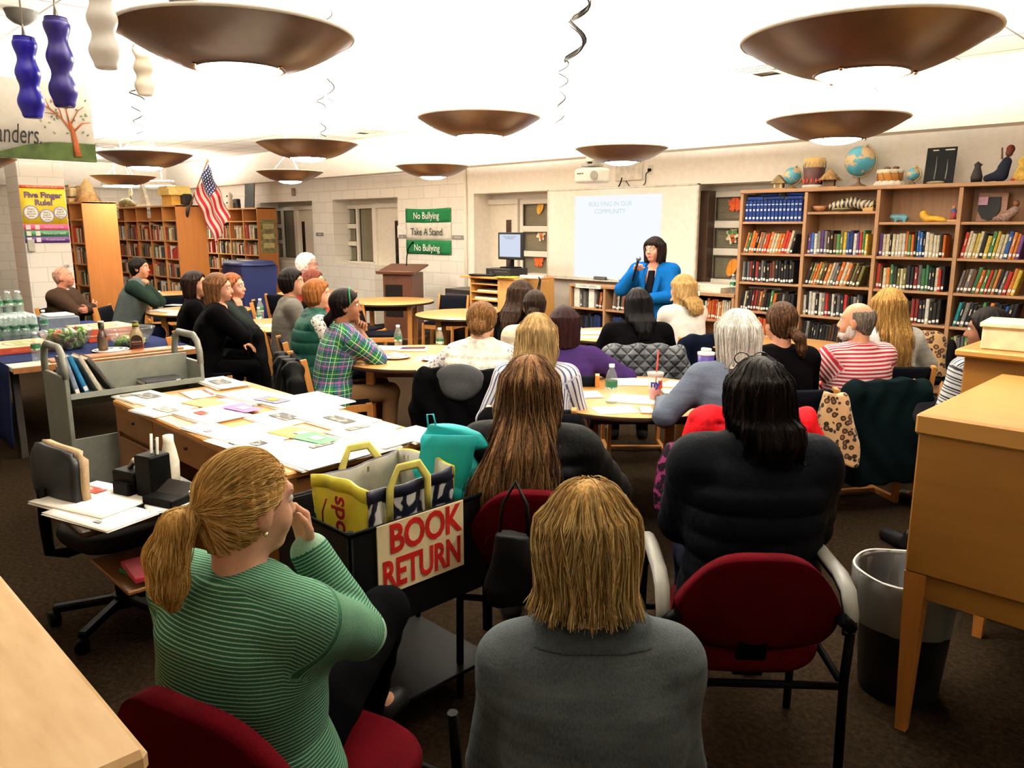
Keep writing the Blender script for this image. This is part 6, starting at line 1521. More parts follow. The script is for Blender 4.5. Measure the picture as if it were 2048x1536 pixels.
t = thing('waste_bin', 'black waste bin with a clear plastic liner beside the cabinet leg', 'bin', (*at_d(1818, 1140, 2.95)[:2], 0))
_bz = float(at_d(1818, 1140, 2.95)[2]); t.scale = (1, 1, _bz/.595)
bin_c = (.0, .0)
MB().lathe([(.0001, .004), (.135, .0), (.14, .01), (.178, .58), (.183, .59), (.174, .59), (.13, .02), (.0001, .015)], 32, cap=False).build('bin_shell', plain('121110', .4), t)
MB().lathe([(.150, .30), (.166, .48), (.174, .575), (.186, .600), (.194, .592), (.194, .52), (.196, .46), (.190, .40), (.184, .36)], 44, cap=False, wob=lambda a, z: 1+.02*sin(a*9+z*20)*(z < .58)+.015*sin(a*17)).build('liner', clear('efede4', .15, alpha=.16), t)
MB().tube([(.189*cos(a), .189*sin(a), .598+.004*sin(a*5)) for a in np.linspace(0, 2*pi, 45)[:-1]], .0045, 6, closed=True).build('liner_rim', plain('d9d6c8', .4), t)
t = thing('service_counter', 'pale wooden counter with scuffs at the lower left corner', 'counter', (-3.2, -.75, 0)); 
sm, tt, p = new_mat('worn maple', 'd0ac7c', .4, 0, .4); f = tt.noise(tt.coords((3, 14, 14)), 2, 4); g = tt.noise(tt.coords(), 9, 4, .6); tt.link(tt.mix(tt.ramp(g, [(.62, 'ffffff'), (.74, '8a6a48')]), '000000', 'ffffff'), p.inputs['Base Color'])
bc = tt.ramp(f, [(.3, 'c09a68'), (.7, 'd2b080')]); xm = tt.add('ShaderNodeMix', data_type='RGBA', blend_type='MULTIPLY'); xm.inputs[0].default_value = .6; tt.link(bc, xm.inputs[6]); tt.link(tt.ramp(g, [(.64, 'ffffff'), (.78, '6a4c30')]), xm.inputs[7]); tt.link(xm.outputs[2], p.inputs['Base Color'])
MB().box((1.05, .55, .98), (2.10, 1.10, .04), .012).build('counter_top', sm, t); MB().box((1.05, .52, .48), (2.02, 1.0, .96), .004).build('counter_front', cab_m, t)

# ------------------------------------------------------------------ front of the room: board, projector, computer cart, lectern, recycling bin
t = thing('whiteboard', 'large whiteboard with the bright projected slide behind the woman in blue', 'whiteboard', (-7.62, YW-.03, 1.05)); ww, wh = 2.42, 1.20
MB().box((ww/2, 0, wh/2), (ww-.03, .02, wh-.03), .002).build('board_panel', plain('ece6d6', .25, 0, .5, .02), t)
fr = MB()
for c, d in (((ww/2, 0, .012), (ww, .034, .024)), ((ww/2, 0, wh-.012), (ww, .034, .024)), ((.012, 0, wh/2), (.024, .034, wh)), ((ww-.012, 0, wh/2), (.024, .034, wh))): fr.box(c, d, .004)
fr.build('board_frame', plain('cfc8b8', .35, .3), t); MB().box((ww/2, -.05, -.005), (ww-.1, .09, .014), .004).build('pen_tray', plain('d8d2c4', .35, .3), t)
MB().box((1.205, -.0115, .555), (1.40, .0015, 1.08)).build('projected_slide', emit('f6f9ff', .83), t)
for txt, x, z, sz in (('BULLYING IN OUR', 1.10, .985, .085), ('COMMUNITY', 1.10, .89, .085)): lettering(txt, sz, emit('cfe0e2', .80), t, (x, -.014, z), rotY_wall(), depth=.001)
simple('board_eraser', 'dark eraser lying on the whiteboard tray', 'eraser', MB().box((0, 0, .022), (.20, .05, .044), .008), (-6.62, YW-.085, 1.053), mat=plain('3a3836', .7))
for i, (x, c) in enumerate(((-6.36, '2c4a3a'), (-6.22, '24406e'), (-6.02, '8a2a2a'), (-5.86, '2a2a2c'))): simple('marker_pen', '%s marker pen on the whiteboard tray' % ('green', 'blue', 'red', 'black')[i], 'marker', MB().mat(plain('ece8de', .4)).at((0, 0, .009), (0, pi/2, 0)).cyl((0, 0, -.05), .009, .10, 10).mat(plain(c, .4)).cyl((0, 0, .05), .0095, .03, 10), (x, YW-.08, 1.053), group='marker pens on the whiteboard tray')
t = thing('projector', 'white short-throw projector on a wall bracket above the whiteboard', 'projector', (-6.35, YW, 2.36))
MB().box((.10, -.012, .10), (.42, .024, .28), .006).build('wall_plate', plain('d6cfc0', .4), t); MB().box((0, -.35, .19), (.08, .70, .06), .006).build('bracket_arm', plain('e0d9ca', .4), t); MB().box((0, -.62, .12), (.20, .20, .03), .005).box((-.05, -.62, .15), (.03, .1, .06)).box((.05, -.62, .15), (.03, .1, .06)).build('mount', plain('8a857a', .4, .4), t)
f = Field(); f.add(column([-.09, -.07, .06, .085], [0]*4, [-.62]*4, [.185, .205, .205, .18], [.13, .15, .15, .125], None, 4)); solid('projector_body', f, .012, plain('e9e5da', .35, 0, .5, .02), t)
MB().at((.15, -.765, -.01), (pi/2, 0, 0)).cyl((0, 0, 0), .055, .012, 20).build('fan_grille', plain('7a766c', .5), t)
for k in range(3): MB().box((-.10+.035*k, -.772, .02), (.024, .004, .014)).build('vent_slot', plain('3a3834', .5), t)
MB().tube([(.02, -.05, .0), (.0, -.05, -.06), (-.04, -.04, -.12)], .008, 6).build('cable', blk_m, t)
p = at_y(1301, 340, YW); t = thing('wall_outlet', 'outlet with a black plug and cord right of the projector', 'outlet', (p[0], YW-.004, p[2])); MB().box((0, 0, 0), (.075, .008, .115), .003).build('cover_plate', plain('ded5c4', .4), t); MB().box((0, -.02, .0), (.04, .035, .035), .006).build('plug', blk_m, t)
MB().tube([(0, -.025, -.015), (-.05, -.02, -.04), (-.06, -.012, -.15), (-.10, -.010, -.19), (-.30, -.01, -.19), (-.36, -.012, -.12)], .006, 6).build('cord', blk_m, t)
# computer cart
t = thing('computer_cart', 'wooden cart with slotted paper shelves carrying the desktop computer', 'cart', (-8.10, 7.28, 0)); w_, d_ = 1.02, .60
MB().box((w_/2-.1, d_/2, 1.075), (w_+.16, d_+.04, .03), .006).build('cart_top', orange, t); [MB().box((x, d_/2, .57), (.024, d_, .98), .003).build('cart_side', wood('c9934e', .8, .45, 'Z', .08), t) for x in (.012, .56, w_-.012)]
MB().box((.79, .012, .57), (.44, .024, .98), .003).build('cart_front', wood('cf9d5c', .8, .45, 'Z', .07), t); MB().box((w_/2, d_-.01, .57), (w_-.03, .012, .96)).build('cart_back', wood('8a5c30', .8), t)
for k in range(9): MB().box((.286, d_/2-.01, .12+.108*k), (.525, d_-.03, .016), .002).build('slot_shelf', orange, t)
for k, h0 in ((7, .02), (6, .03), (5, .015), (4, .025), (2, .03)): MB().box((.29+.03*(k % 2), .20, .129+.108*k+h0/2), (.44-.04*(k % 3), .34, h0), .002).build('paper_pile', plain('e6d9b4', .7), t)
MB().box((.29, .2, .129+.108*8+.006), (.46, .36, .012), .002).build('paper_pile', plain('2a241f', .7), t)
CT = 1.091
t = thing('desktop_computer', 'black desktop computer lying flat under the monitor on the cart', 'computer', (-7.62, 7.52, CT), R(6)); MB().box((0, 0, .055), (.42, .38, .11), .006).build('case', plain('161514', .4), t); MB().box((.06, -.192, .07), (.22, .004, .014)).box((-.12, -.192, .05), (.03, .004, .03)).build('drive_slots', plain('3a3836', .3), t)
t = thing('computer_monitor', 'black monitor with a white slide on its screen on the cart', 'monitor', (-7.56, 7.54, CT+.112), R(6)); MB().box((0, 0, .008), (.24, .18, .016), .006).build('monitor_base', blk_m, t); MB().box((0, .03, .08), (.05, .03, .14), .005).build('monitor_neck', blk_m, t); MB().box((0, 0, .29), (.42, .045, .36), .008).build('bezel', plain('141312', .4), t); MB().box((0, -.0235, .295), (.355, .002, .295)).build('screen', emit('dfe8fb', .75), t)
lettering('BULLYING IN OUR\nCOMMUNITY', .026, plain('3a4252', .6), t, (0, -.0262, .40), rotY_wall(), depth=.001)
t = thing('keyboard', 'black keyboard on the left front of the computer cart', 'keyboard', (-7.86, 7.33, CT), R(8)); MB().box((0, 0, .012), (.44, .15, .02), .005).build('keyboard_case', blk_m, t); MB().box((0, 0, .0235), (.41, .12, .006), .002).build('keys', plain('2a2826', .5), t)
simple('yellow_folder', 'yellow folder lying on the computer cart beside the keyboard', 'folder', MB().box((0, 0, .006), (.32, .22, .012), .002).box((.06, .02, .014), (.2, .16, .004)), (-7.40, 7.32, CT), (0, 0, .2), None, plain('d9c04e', .6)); t = thing('power_strip', 'white power strip and cables at the right end of the computer cart', 'power strip', (-7.02, 7.38, CT), R(10)); MB().box((0, 0, .022), (.34, .07, .044), .008).build('strip_body', plain('d8d6ce', .4), t)
for k in range(3): MB().tube([(.12, -.03, .03), (.17+.01*k, -.08, .0), (.16+.02*k, -.125, -.15), (.20+.03*k, -.13, -.40)], .006, 6).build('cable', blk_m, t)
t = thing('black_equipment_rack', 'low black equipment cabinet with silver controls left of the computer cart', 'equipment cabinet', (-8.70, 7.34, 0)); MB().box((.27, .28, .44), (.54, .56, .88), .006).build('rack_case', plain('151413', .4), t)
for k in range(4): MB().box((.27, -.004, .78-.10*k), (.46, .010, .075), .002).build('rack_panel', plain(('2a2a2c', '3a3a3c', '222224', '1c1c1e')[k], .35), t)
for k in range(9): MB().box((.10+.045*k, -.011, .69+.04*(k % 3)), (.022, .006, .018)).build('control', plain('a8a8a4', .3, .5), t)
# lectern
dk = wood('4a2a1c', .9, .4, 'Z', .12)
t = thing('lectern', 'dark wooden lectern with a gooseneck microphone in front of the banner', 'lectern', (-9.95, 7.55, 0), R(25)); MB().box((0, 0, .54), (.50, .40, 1.02), .006).build('lectern_body', dk, t); MB().box((0, 0, .02), (.58, .50, .04), .006).build('lectern_base', dk, t); MB().at((0, -.02, 1.10), (.22, 0, 0)).box((0, 0, 0), (.66, .52, .03), .006).box((0, -.25, .02), (.66, .02, .03), .004).build('lectern_top', dk, t)
MB().box((-.06, -.202, .62), (.30, .006, .50), .002).build('front_panel', plain('120f0d', .3), t); MB().tube([(.0, .12, 1.12), (.02, .10, 1.28), (.08, .04, 1.42), (.18, -.02, 1.50)], .009, 8).sphere((.19, -.025, 1.505), .022, 10, 8).build('gooseneck_microphone', blk_m, t)
# recycling bin
t = thing('recycling_bin', 'big dark blue recycling bin in front of the back library stack', 'bin', (-13.9, 7.0, 0), R(-6)); nb_ = plain('1a2350', .45, 0, .4, .05)
m = MB(); m.add([(sx*a, sy*b, z) for z, a, b in ((.05, .42, .27), (1.04, .50, .34)) for sx, sy in ((-1, -1), (1, -1), (1, 1), (-1, 1))], [(3, 2, 1, 0), (4, 5, 6, 7), (0, 1, 5, 4), (1, 2, 6, 5), (2, 3, 7, 6), (3, 0, 4, 7)]); m.build('bin_body', nb_, t)
f = Field(); f.add(column([1.04, 1.06, 1.11, 1.135], [0]*4, [0]*4, [.54, .56, .53, .46], [.37, .39, .36, .30], None, 4)); solid('bin_lid', f, .02, nb_, t); MB().box((.10, -.10, 1.139), (.34, .18, .004)).build('lid_label', plain('e4e4dc', .5), t)
for k in range(4): MB().box((-.26, -.338+.006*k, .86-.055*k), (.22-.04*(k % 2), .004, .022)).build('printed_line', plain('d9d9e0', .5), t)
lettering('RECYCLE', .075, plain('d9d9e0', .5), t, (.22, -.325, .80), rotY_wall(), sx=.7)
for s_ in (-1, 1): MB().at((s_*.40, .20, .09), (0, pi/2, 0)).cyl((0, 0, -.03), .09, .06, 18).build('wheel', blk_m, t)
# leaf decorations on the window panes
def leaf_pts(kind):
    if kind == 'maple': 
        p = []; 
        for k in range(22): a = 2*pi*k/22+pi/2; p.append(((.62+.38*abs(cos(2.5*(a-pi/2))))*(1 if k % 2 == 0 else .72)*cos(a), (.62+.38*abs(cos(2.5*(a-pi/2))))*(1 if k % 2 == 0 else .72)*sin(a)))
        return p
    if kind == 'oval': return [(.55*cos(a)+.25*sin(a), .9*sin(a)) for a in np.linspace(0, 2*pi, 22)[:-1]]
    return [((.72+.2*cos(a*7))*cos(a), (.9+.2*cos(a*7))*sin(a)) for a in np.linspace(0, 2*pi, 44)[:-1]]
def decor(px, py, kind, col, sz, label, inner=None):
    p = at_y(px, py, YR-.01); t = thing('leaf_cutout', label, 'decoration', (p[0], YR-.004, p[2]), 0, 'autumn leaf cut-outs on the windows'); pts = [(a*sz, b*sz) for a, b in leaf_pts(kind)]
    MB().prism(pts, -.002, .002, 'Y').build('leaf_shape', plain(col, .5, 0, .3, .12), t)
    if inner: 
        for k, (c, x, z) in enumerate(inner): MB().prism([(x*sz+.3*sz*cos(a), z*sz+.3*sz*sin(a)) for a in np.linspace(0, 2*pi, 12)[:-1]], -.005, -.003, 'Y').build('painted_patch', plain(c, .5), t)
    else: MB().tube([(0, -.003, -sz*.85), (0, -.003, sz*.7)], .003, 4).build('vein', plain(darker(col, .75), .6), t)
pat = [('3f5a2c', -.3, .4), ('3f5a2c', .35, .35), ('c9703a', 0, -.1), ('b5522c', .15, -.5)]
decor(1080, 414, 'oval', 'dba234', .115, 'yellow leaf cut-out on the top pane of the window beside the whiteboard'); decor(1081, 467, 'frill', 'e8dcb8', .11, 'cream patterned leaf cut-out on the middle pane left of the whiteboard', pat); decor(1077, 521, 'maple', 'dd5a22', .125, 'orange maple leaf cut-out on the lowest pane left of the whiteboard')
decor(1470, 408, 'maple', 'dd5a22', .115, 'orange maple leaf cut-out on the top pane left of the bookcase'); decor(1464, 471, 'frill', 'e8dcb8', .10, 'cream patterned leaf cut-out on the middle pane left of the bookcase', pat); decor(1463, 535, 'oval', 'e08a2a', .12, 'orange and yellow cut-out on the lowest pane left of the bookcase')
# things on the low bookcase and ledge
t = thing('clear_tray', 'clear plastic letter tray on top of the low bookcase at the window', 'tray', (-4.86, 8.10, 1.004)); MB().box((0, 0, .004), (.40, .22, .008)).box((-.2, 0, .03), (.008, .22, .06)).box((.2, 0, .03), (.008, .22, .06)).box((0, .11, .03), (.4, .008, .06)).build('tray_shell', plain('d6d0be', .3), t)
p = at_y(1465, 580, 8.12); bottle((p[0], 8.12, 1.004), 'water bottle on the low bookcase in front of the window', 'water bottles standing about', 1.05)
# ------------------------------------------------------------------ cloth patterns for garments
def _suv(t):
    a = t.add('ShaderNodeAttribute', attribute_name='suv'); sp = t.add('ShaderNodeSeparateXYZ'); t.link(a.outputs['Vector'], sp.inputs[0]); return sp.outputs[0], sp.outputs[1]
def band(t, v, period, lo, hi, off=0.0):
    q = t.math('FRACT', t.math('ADD', t.math('DIVIDE', v, period), off+50.0)); return t.math('MULTIPLY', t.math('GREATER_THAN', q, lo), t.math('LESS_THAN', q, hi))
def cloth_finish(t, c, p, bump=.3):
    g = t.noise(t.coords(), 9, 3); f = t.noise(t.coords(), 240, 2)
    x = t.add('ShaderNodeMix', data_type='RGBA', blend_type='MULTIPLY'); x.inputs[0].default_value = .5
    t.link(c, x.inputs[6]); t.link(t.ramp(f, [(.3, 'b8b8b8'), (.7, 'ffffff')]), x.inputs[7]); t.link(x.outputs[2], p.inputs['Base Color']); t.bump(t.math('ADD', t.math('MULTIPLY', f, .2), g), bump, .012)
@cached
def stripes(c1, c2, period, duty=.5, axis=1, wob=0.0):
    m, t, p = new_mat('striped cloth', c1, .9, 0, .08, 0); v = _suv(t)[axis]
    if wob: v = t.math('ADD', v, t.math('MULTIPLY', t.noise(t.coords(), 6, 2), wob))
    cloth_finish(t, t.mix(band(t, v, period, 0, duty), c1, c2), p); return m
@cached
def multi_stripes():
    m, t, p = new_mat('black and white knit', '101010', .9, 0, .15, .2); v = _suv(t)[1]
    a = t.math('MAXIMUM', band(t, v, .062, .0, .20), t.math('MAXIMUM', band(t, v, .062, .30, .40), band(t, v, .062, .55, .88))); cloth_finish(t, t.mix(a, '0f0f11', 'cfd0d2'), p); return m
@cached
def plaid():
    m, t, p = new_mat('plaid cloth', '2f7a48', .9, 0, .08, 0); u, v = _suv(t); P = .12
    c = t.mix(t.math('MULTIPLY', band(t, u, P, .0, .36), .55), '1d6a3c', '3a3078'); c = t.mix(t.math('MULTIPLY', band(t, v, P, .0, .36), .5), c, '43377e')
    c = t.mix(t.math('MULTIPLY', band(t, v, P, .16, .25), .6), c, 'b0657a'); c = t.mix(t.math('MULTIPLY', band(t, u, P, .16, .25), .5), c, 'a85f78')
    for w_, off, col in ((.035, .52, '10202a'), (.035, .92, '10202a')):
        c = t.mix(band(t, u, P, off, off+w_), c, col); c = t.mix(band(t, v, P, off, off+w_), c, col)
    for off, col in ((.72, 'd6d48a'), (.47, 'c9d8d0')):
        c = t.mix(band(t, u, P, off, off+.03), c, col); c = t.mix(band(t, v, P, off, off+.03), c, col)
    cloth_finish(t, c, p); return m
@cached
def leopard(scale=26, base='c9a274'):
    m, t, p = new_mat('leopard print', base, .85, 0, .15, .2); v = t.add('ShaderNodeTexVoronoi'); v.inputs['Scale'].default_value = scale; v.inputs['Randomness'].default_value = .8
    n = t.noise(t.coords(), 40, 2); mp = t.add('ShaderNodeMixRGB') if False else None; t.link(t.coords(), v.inputs['Vector'])
    d = t.math('ADD', v.outputs['Distance'], t.math('MULTIPLY', t.math('SUBTRACT', n, .5), .25))
    t.link(t.ramp(d, [(.0, '8a5a34'), (.22, '7a4c2c'), (.26, '1c120d'), (.42, '1c120d'), (.47, base)], 'LINEAR'), p.inputs['Base Color']); t.bump(t.noise(t.coords(), 8, 3), .4, .015); return m
@cached
def speckle(c1='e4e0da', c2='6a6a72'):
    m, t, p = new_mat('speckled cloth', c1, .9, 0, .1, .2); f = t.noise(t.coords(), 55, 2); t.link(t.ramp(f, [(.40, c2), (.46, c1)]), p.inputs['Base Color']); return m
@cached
def puffer(col, rough=.45):
    m, t, p = new_mat('quilted nylon', col, max(rough, .6), 0, .06); g = t.noise(t.coords((26, 26, 14)), 1.0, 4, .6); t.link(t.ramp(g, [(.3, darker(col, .8)), (.7, darker(col, 1.2))]), p.inputs['Base Color']); t.bump(g, .5, .012); return m
@cached
def knit(col, rib=0.0):
    m, t, p = new_mat('knit', col, .95, 0, .02, 0); f = t.noise(t.coords((260, 260, 90)), 1, 2); g = t.noise(t.coords((5, 5, 22)), 1.6, 3)
    t.link(t.ramp(t.math('ADD', t.math('MULTIPLY', f, .5), t.math('MULTIPLY', g, .5)), [(.34, darker(col, .80)), (.66, darker(col, 1.06))]), p.inputs['Base Color']); t.bump(t.math('ADD', t.math('MULTIPLY', f, .3), g), .3, .01); return m
BLOND = ('86622f', 'bb9150', 'e4c284'); LBLOND = ('6a5232', '9a7c50', 'c4a878'); BROWN = ('1e120b', '3a2416', '5e3f26'); DKBR = ('040302', '0b0706', '1c110c'); BLACK = ('020202', '060506', '120e0d'); GREY = ('8e887c', 'cfc9bc', 'efeade'); RED = ('45260f', '6e421f', '966236'); MBR = ('3a2414', '65452a', '94704a')
def hm(c, **k): return hairmat(*c, **k)
black_cl = fabric('040304', None, 200, .95, .3); jeans = fabric('0a0f1e', None, 260, .9, .2); blk_tr = fabric('030304', None, 220, .95, .15)
def hd(px, ytop, dep, dz=0): return (px, ytop+.13*F_PX/dep, dep)
CROWN = np.array([0, -.015, .15])
def down(w=5.0, fw=0.0, fl=0.0): return lambda p: (p-CROWN)*np.array([w, w, 0])*(np.clip((p[:, 2:3]+.02)/.08, 0.0, 1)+fl*np.clip((-.05-p[:, 2:3])/.05, 0, 1))+np.array([0, fw, -1.0])
def swept(tie):                                       # hair drawn back to a tie, then down the tail
    def f(p):
        v = tie-p; d = np.linalg.norm(v, axis=1, keepdims=True); tail = (p[:, 1:2] < tie[1]-.012) | (p[:, 2:3] < -.12)
        return np.where(tail, np.array([[-.05, .02, -1.0]]), v/np.maximum(d, 1e-4)+np.array([[0, -.25, .0]]))
    return f
def near(dirf, cols, n, step=.014, steps=12, rad=.0011, h=.005, off=(-.003, .005), free=-9.0): return dict(free=free, dir=dirf, mat=hairmat(*cols, attr='hv'), n=n, step=step, steps=steps, rad=rad, h=h, off=off)
ON = {}
def sits(key, root, kind, label, **k):
    ON[key] = root
    rz = root.rotation_euler[2]; o = rotz(rz)@np.array([k.pop('dx', 0), k.pop('dy', .04), 0]); x, y = root.location[0]+o[0], root.location[1]+o[1]
    return (red_chair if kind == 'red' else wood_chair)(x, y, rz, label, **k)

# ---- nearest row
def ex1(root, q):
    hc, HM = q['hc'], q['HM']
    MB().tube([hc+HM@np.array([.016*cos(a), -.125+.006*sin(a), .002+.016*sin(a)]) for a in np.linspace(0, 2*pi, 15)[:-1]], .006, 6, closed=True).build('hair_tie', plain('a88a68', .8), root)
    MB().sphere(hc+HM@np.array([.081, -.004, -.048]), .006, 8, 6).build('earring', plain('d9cfa0', .2, 1), root)
tie = np.array([0, -.126, .0])
P1 = person('woman with a blond ponytail in a green striped shirt, seated in front at the left', hd(500, 893, 1.78), R(17), R(-15), .12, 0, .03, 1.10, .03, cross=1,
    hands={'R': dict(at=(.02, .22, .975), pole=(.55, .15, -1.0), dir=(-.35, .1, .9), palm=(-.3, -.9, .2), curl=.8), 'L': dict(at=(-.05, .30, .60))},
    garments=[dict(name='striped_shirt', mat=stripes('2b5a42', '8fb098', .0085, .30, 1, .004), e=.020, sleeve=.95, flare=.4, fold=.0055, h=.007, collar=.012)],
    trousers=blk_tr, shoes=plain('0c0c0c', .5), skincol='dba78a', hair=dict(style='pony', tail=[(0, -.122, .0), (-.012, -.160, -.030), (-.022, -.175, -.095), (-.024, -.168, -.16), (-.022, -.158, -.205)], tail_r=[.017, .034, .042, .036, .012], line=.02, slope=.85, groove=.0012),
    hmat=hm(BLOND), h=.006, face=True, brow='7a5a34', near=near(swept(tie), BLOND, 5200, .010, 15, .0010, .0045), extra=ex1)
sits('P1', P1, 'red', 'red armchair under the ponytailed woman in green stripes', zt=.83, arms=(0, 0), w_=.54, dx=.09, dy=.08)
P2 = person('woman with a short blond bob in a grey sweater, seated in front in the middle', hd(1182, 955, 1.58), R(45), R(-24), .10, R(-3), .10, .97, .02, shw=.155, drop=.018,
    hands={'R': dict(at=(.02, .30, .70), pole=(.45, -.2, -.9)), 'L': dict(at=(-.04, .31, .73), pole=(-.45, -.2, -.9))},
    garments=[dict(name='grey_sweater', mat=knit('4a5053'), e=.016, sleeve=.95, flare=.25, fold=.006, h=.0065, skirt=.40), dict(name='sweater_collar', mat=knit('41474b'), e=.020, parts='t', lo=None, h=.006, fold=.001, cut=lambda nb, zs, cy: [((lambda X, Y, Z: (Z-(nb[2]-.018))+0*X+0*Y, np.array([-9, -9, -9]), np.array([9, 9, 9.])), .002)])],
    trousers=jeans, skincol='dda88c', hair=dict(style='bob', zb=-.095, puff=.003, flare=.94, line=-.004, slope=1.0, groove=.003), hmat=hm(BLOND), h=.006,
    near=near(down(6.0, 0, .5), ('745830', 'b09058', 'dcc28c'), 5600, .013, 15, .0011, .0045, (-.004, .008), -.085))
sits('P2', P2, 'wood', 'library chair under the woman in the grey sweater')
P3 = person('woman in a dark navy quilted jacket with sunglasses on her dark hair, back turned', hd(1512, 712, 2.62), R(42), R(6), .06, 0, .03, 1.12, .02,
    hands={'R': dict(at=(.12, .34, .64)), 'L': dict(at=(-.10, .36, .66))},
    garments=[dict(name='quilted_jacket', mat=puffer('020409', .8), e=.036, quilt=(.085, .010, 0), sleeve=.97, fold=.003, collar=.045, h=.010)], trousers=jeans, shoes=plain('a89478', .6),
    skincol='c48a6a', hair=dict(style='long', zb=-.19, puff=.006, wb=.062, groove=.003, dx=.025, yb=-.15), hmat=hm(DKBR), glasses=dict(up=1, col='0a0a0a'), near=near(down(5), DKBR, 1800, .018, 14, .0012, .0065))
sits('P3', P3, 'red', 'red armchair with pale grey arms under the woman in the navy jacket', zt=.83, w_=.49, dy=-.10, dx=-.07)
P4 = person('woman with very long brown hair in a black puffer jacket, seated by the bin', hd(1060, 712, 3.05), R(36), R(2), .05, 0, .06, 1.08, 0,
    hands={'R': dict(at=(.24, .40, .62), pole=(.8, -.3, -.5)), 'L': dict(at=(-.06, .36, .62))},
    garments=[dict(name='puffer_jacket', mat=puffer('030303', .7), e=.036, quilt=(.075, .014, .02), sleeve=.97, fold=.004, collar=.03, h=.009)], trousers=blk_tr,
    skincol='d8a688', hair=dict(style='long', zb=-.46, puff=.012, wb=.12, groove=.003, dx=-.05, yb=-.245), hmat=hm(MBR), near=near(down(4), ('20140c', '4a3220', '9a764c'), 3600, .028, 18, .0012, .0065, (-.003, .010)))
sits('P4', P4, 'red', 'red armchair with a bag hung on it, under the long-haired woman in black', zt=.84, w_=.52, dx=.07)
# ---- around the front tables
P5 = person('woman with a white bob in a blue-grey sweater beside the paper cup', hd(1472, 622, 4.2), R(45), R(12), .05, 0, .06, 1.08, .01, hands={'L': dict(at=(-.34, .26, .78), pole=(-.6, -.4, -.6)), 'R': dict(at=(.1, .34, .70))},
    garments=[dict(name='blue_grey_sweater', mat=knit('4c5360'), e=.018, sleeve=.95, fold=.004)], trousers=blk_tr, skincol='d9a488', hair=dict(style='bob', zb=-.15, puff=.020, flare=.95, groove=.003), hmat=hm(GREY), near=near(down(5), GREY, 1800, .018, 13, .0013, .0065))
sits('P5', P5, 'wood', 'library chair under a red jacket, below the white-haired woman')
P6 = person('woman in black with dark brown hair in a low ponytail, beside the bald man', hd(1560, 603, 4.85), R(50), R(8), .05, 0, .05, 1.02, 0, garments=[dict(name='black_sweater', mat=black_cl, e=.016, sleeve=.96)], trousers=blk_tr, skincol='c98e70',
    hair=dict(style='pony', tail=[(.02, -.12, -.05), (.045, -.15, -.09), (.06, -.15, -.15), (.07, -.145, -.20)], tail_r=[.028, .036, .032, .014], puff=.006, groove=.003), hmat=hm(('0d0704', '26170d', '5a3c22')))
sits('P6', P6, 'wood', 'library chair with a leopard scarf over it, below the woman in black')
P7 = person('balding man with a grey beard in a red striped shirt, arm bent', hd(1712, 603, 5.05), R(58), R(40), .04, 0, .04, 1.12, .05, hands={'L': dict(at=(-.20, .30, .74), pole=(-.9, -.2, -.4), curl=.8), 'R': dict(at=(-.02, .33, .70))},
    garments=[dict(name='striped_shirt', mat=stripes('e6dcd8', '9c2430', .024, .5), e=.022, sleeve=.92, collar=.02, fold=.004)], trousers=jeans, skincol='d99a78', hair=dict(style='bald', groove=.0015), hmat=hm(('2a2420', '4a423a', '7a7268')), face=True, brow='5a5048',
    extra=lambda root, q: (lambda f: (f.add(turned(ell((0, .058, -.088), (.052, .045, .036)), q['hc'], q['HM'])), f.add(turned(ell((.058, .015, -.06), (.018, .03, .045)), q['hc'], q['HM'])), f.add(turned(ell((-.058, .015, -.06), (.018, .03, .045)), q['hc'], q['HM'])), solid('beard', f, .006, hm(('8a857c', 'b9b4aa', 'd9d5cc')), root), MB().tube([q['arms']['L'][2]+np.array([.03*cos(a), .01+.01*sin(a), .034*sin(a)]) for a in np.linspace(0, 6.28, 13)[:-1]], .008, 6, closed=True).build('wrist_watch', blk_m, root)))(Field()))
sits('P7', P7, 'wood', 'library chair under a dark green coat, below the bald man in red stripes')
P8 = person('woman with long straight blond hair in a pale grey top near the bookcase', hd(1775, 577, 5.6), R(40), R(6), .04, 0, .04, 1.02, 0, hands={'R': dict(at=(.16, .30, .74), pole=(.9, -.3, -.3)), 'L': dict(at=(-.10, .34, .70))}, garments=[dict(name='pale_grey_top', mat=knit('c2c0b8'), e=.018, sleeve=.94)], trousers=fabric('1f2a2a'), skincol='d8a284',
    hair=dict(style='long', zb=-.40, puff=.012, wb=.06, groove=.003, dx=.03), hmat=hm(('4e3216', '8a6434', 'bd9858')), near=near(down(4), ('4e3216', '8a6434', 'bd9858'), 1500, .028, 16, .0014, .007))
sits('P8', P8, 'wood', 'library chair under the long-haired blond woman in pale grey')
P9 = person('person with short dark hair in a black and white striped sweater, looking left', hd(1972, 616, 4.6), R(62), R(35), .10, 0, .16, 1.04, .02, hands={'L': dict(at=(-.08, .40, .62)), 'R': dict(at=(.08, .38, .62))}, garments=[dict(name='striped_sweater', mat=multi_stripes(), e=.016, sleeve=.97)], trousers=blk_tr, skincol='7a4e36', hair=dict(style='short', puff=.012, line=.03), hmat=hm(DKBR), face=True, brow='0f0a08', lips='6a3a32')
sits('P9', P9, 'wood', 'library chair under the person in black and white stripes')
P10 = person('woman with long straight blond hair in a thin-striped shirt, behind the black puffer jacket', hd(1075, 627, 4.4), R(38), R(-4), .05, 0, .08, .98, 0, hands={'L': dict(at=(-.16, .30, .70)), 'R': dict(at=(.1, .36, .74))}, garments=[dict(name='striped_shirt', mat=stripes('d9d8dc', '3f4660', .020, .32, 0), e=.018, sleeve=.93)], trousers=jeans, skincol='dcaa8c',
    hair=dict(style='long', zb=-.36, puff=.010, wb=.085, groove=.003), hmat=hm(LBLOND), near=near(down(4), ('6a5232', '9a7c50', 'c4a878'), 2000, .026, 16, .0013, .0065))
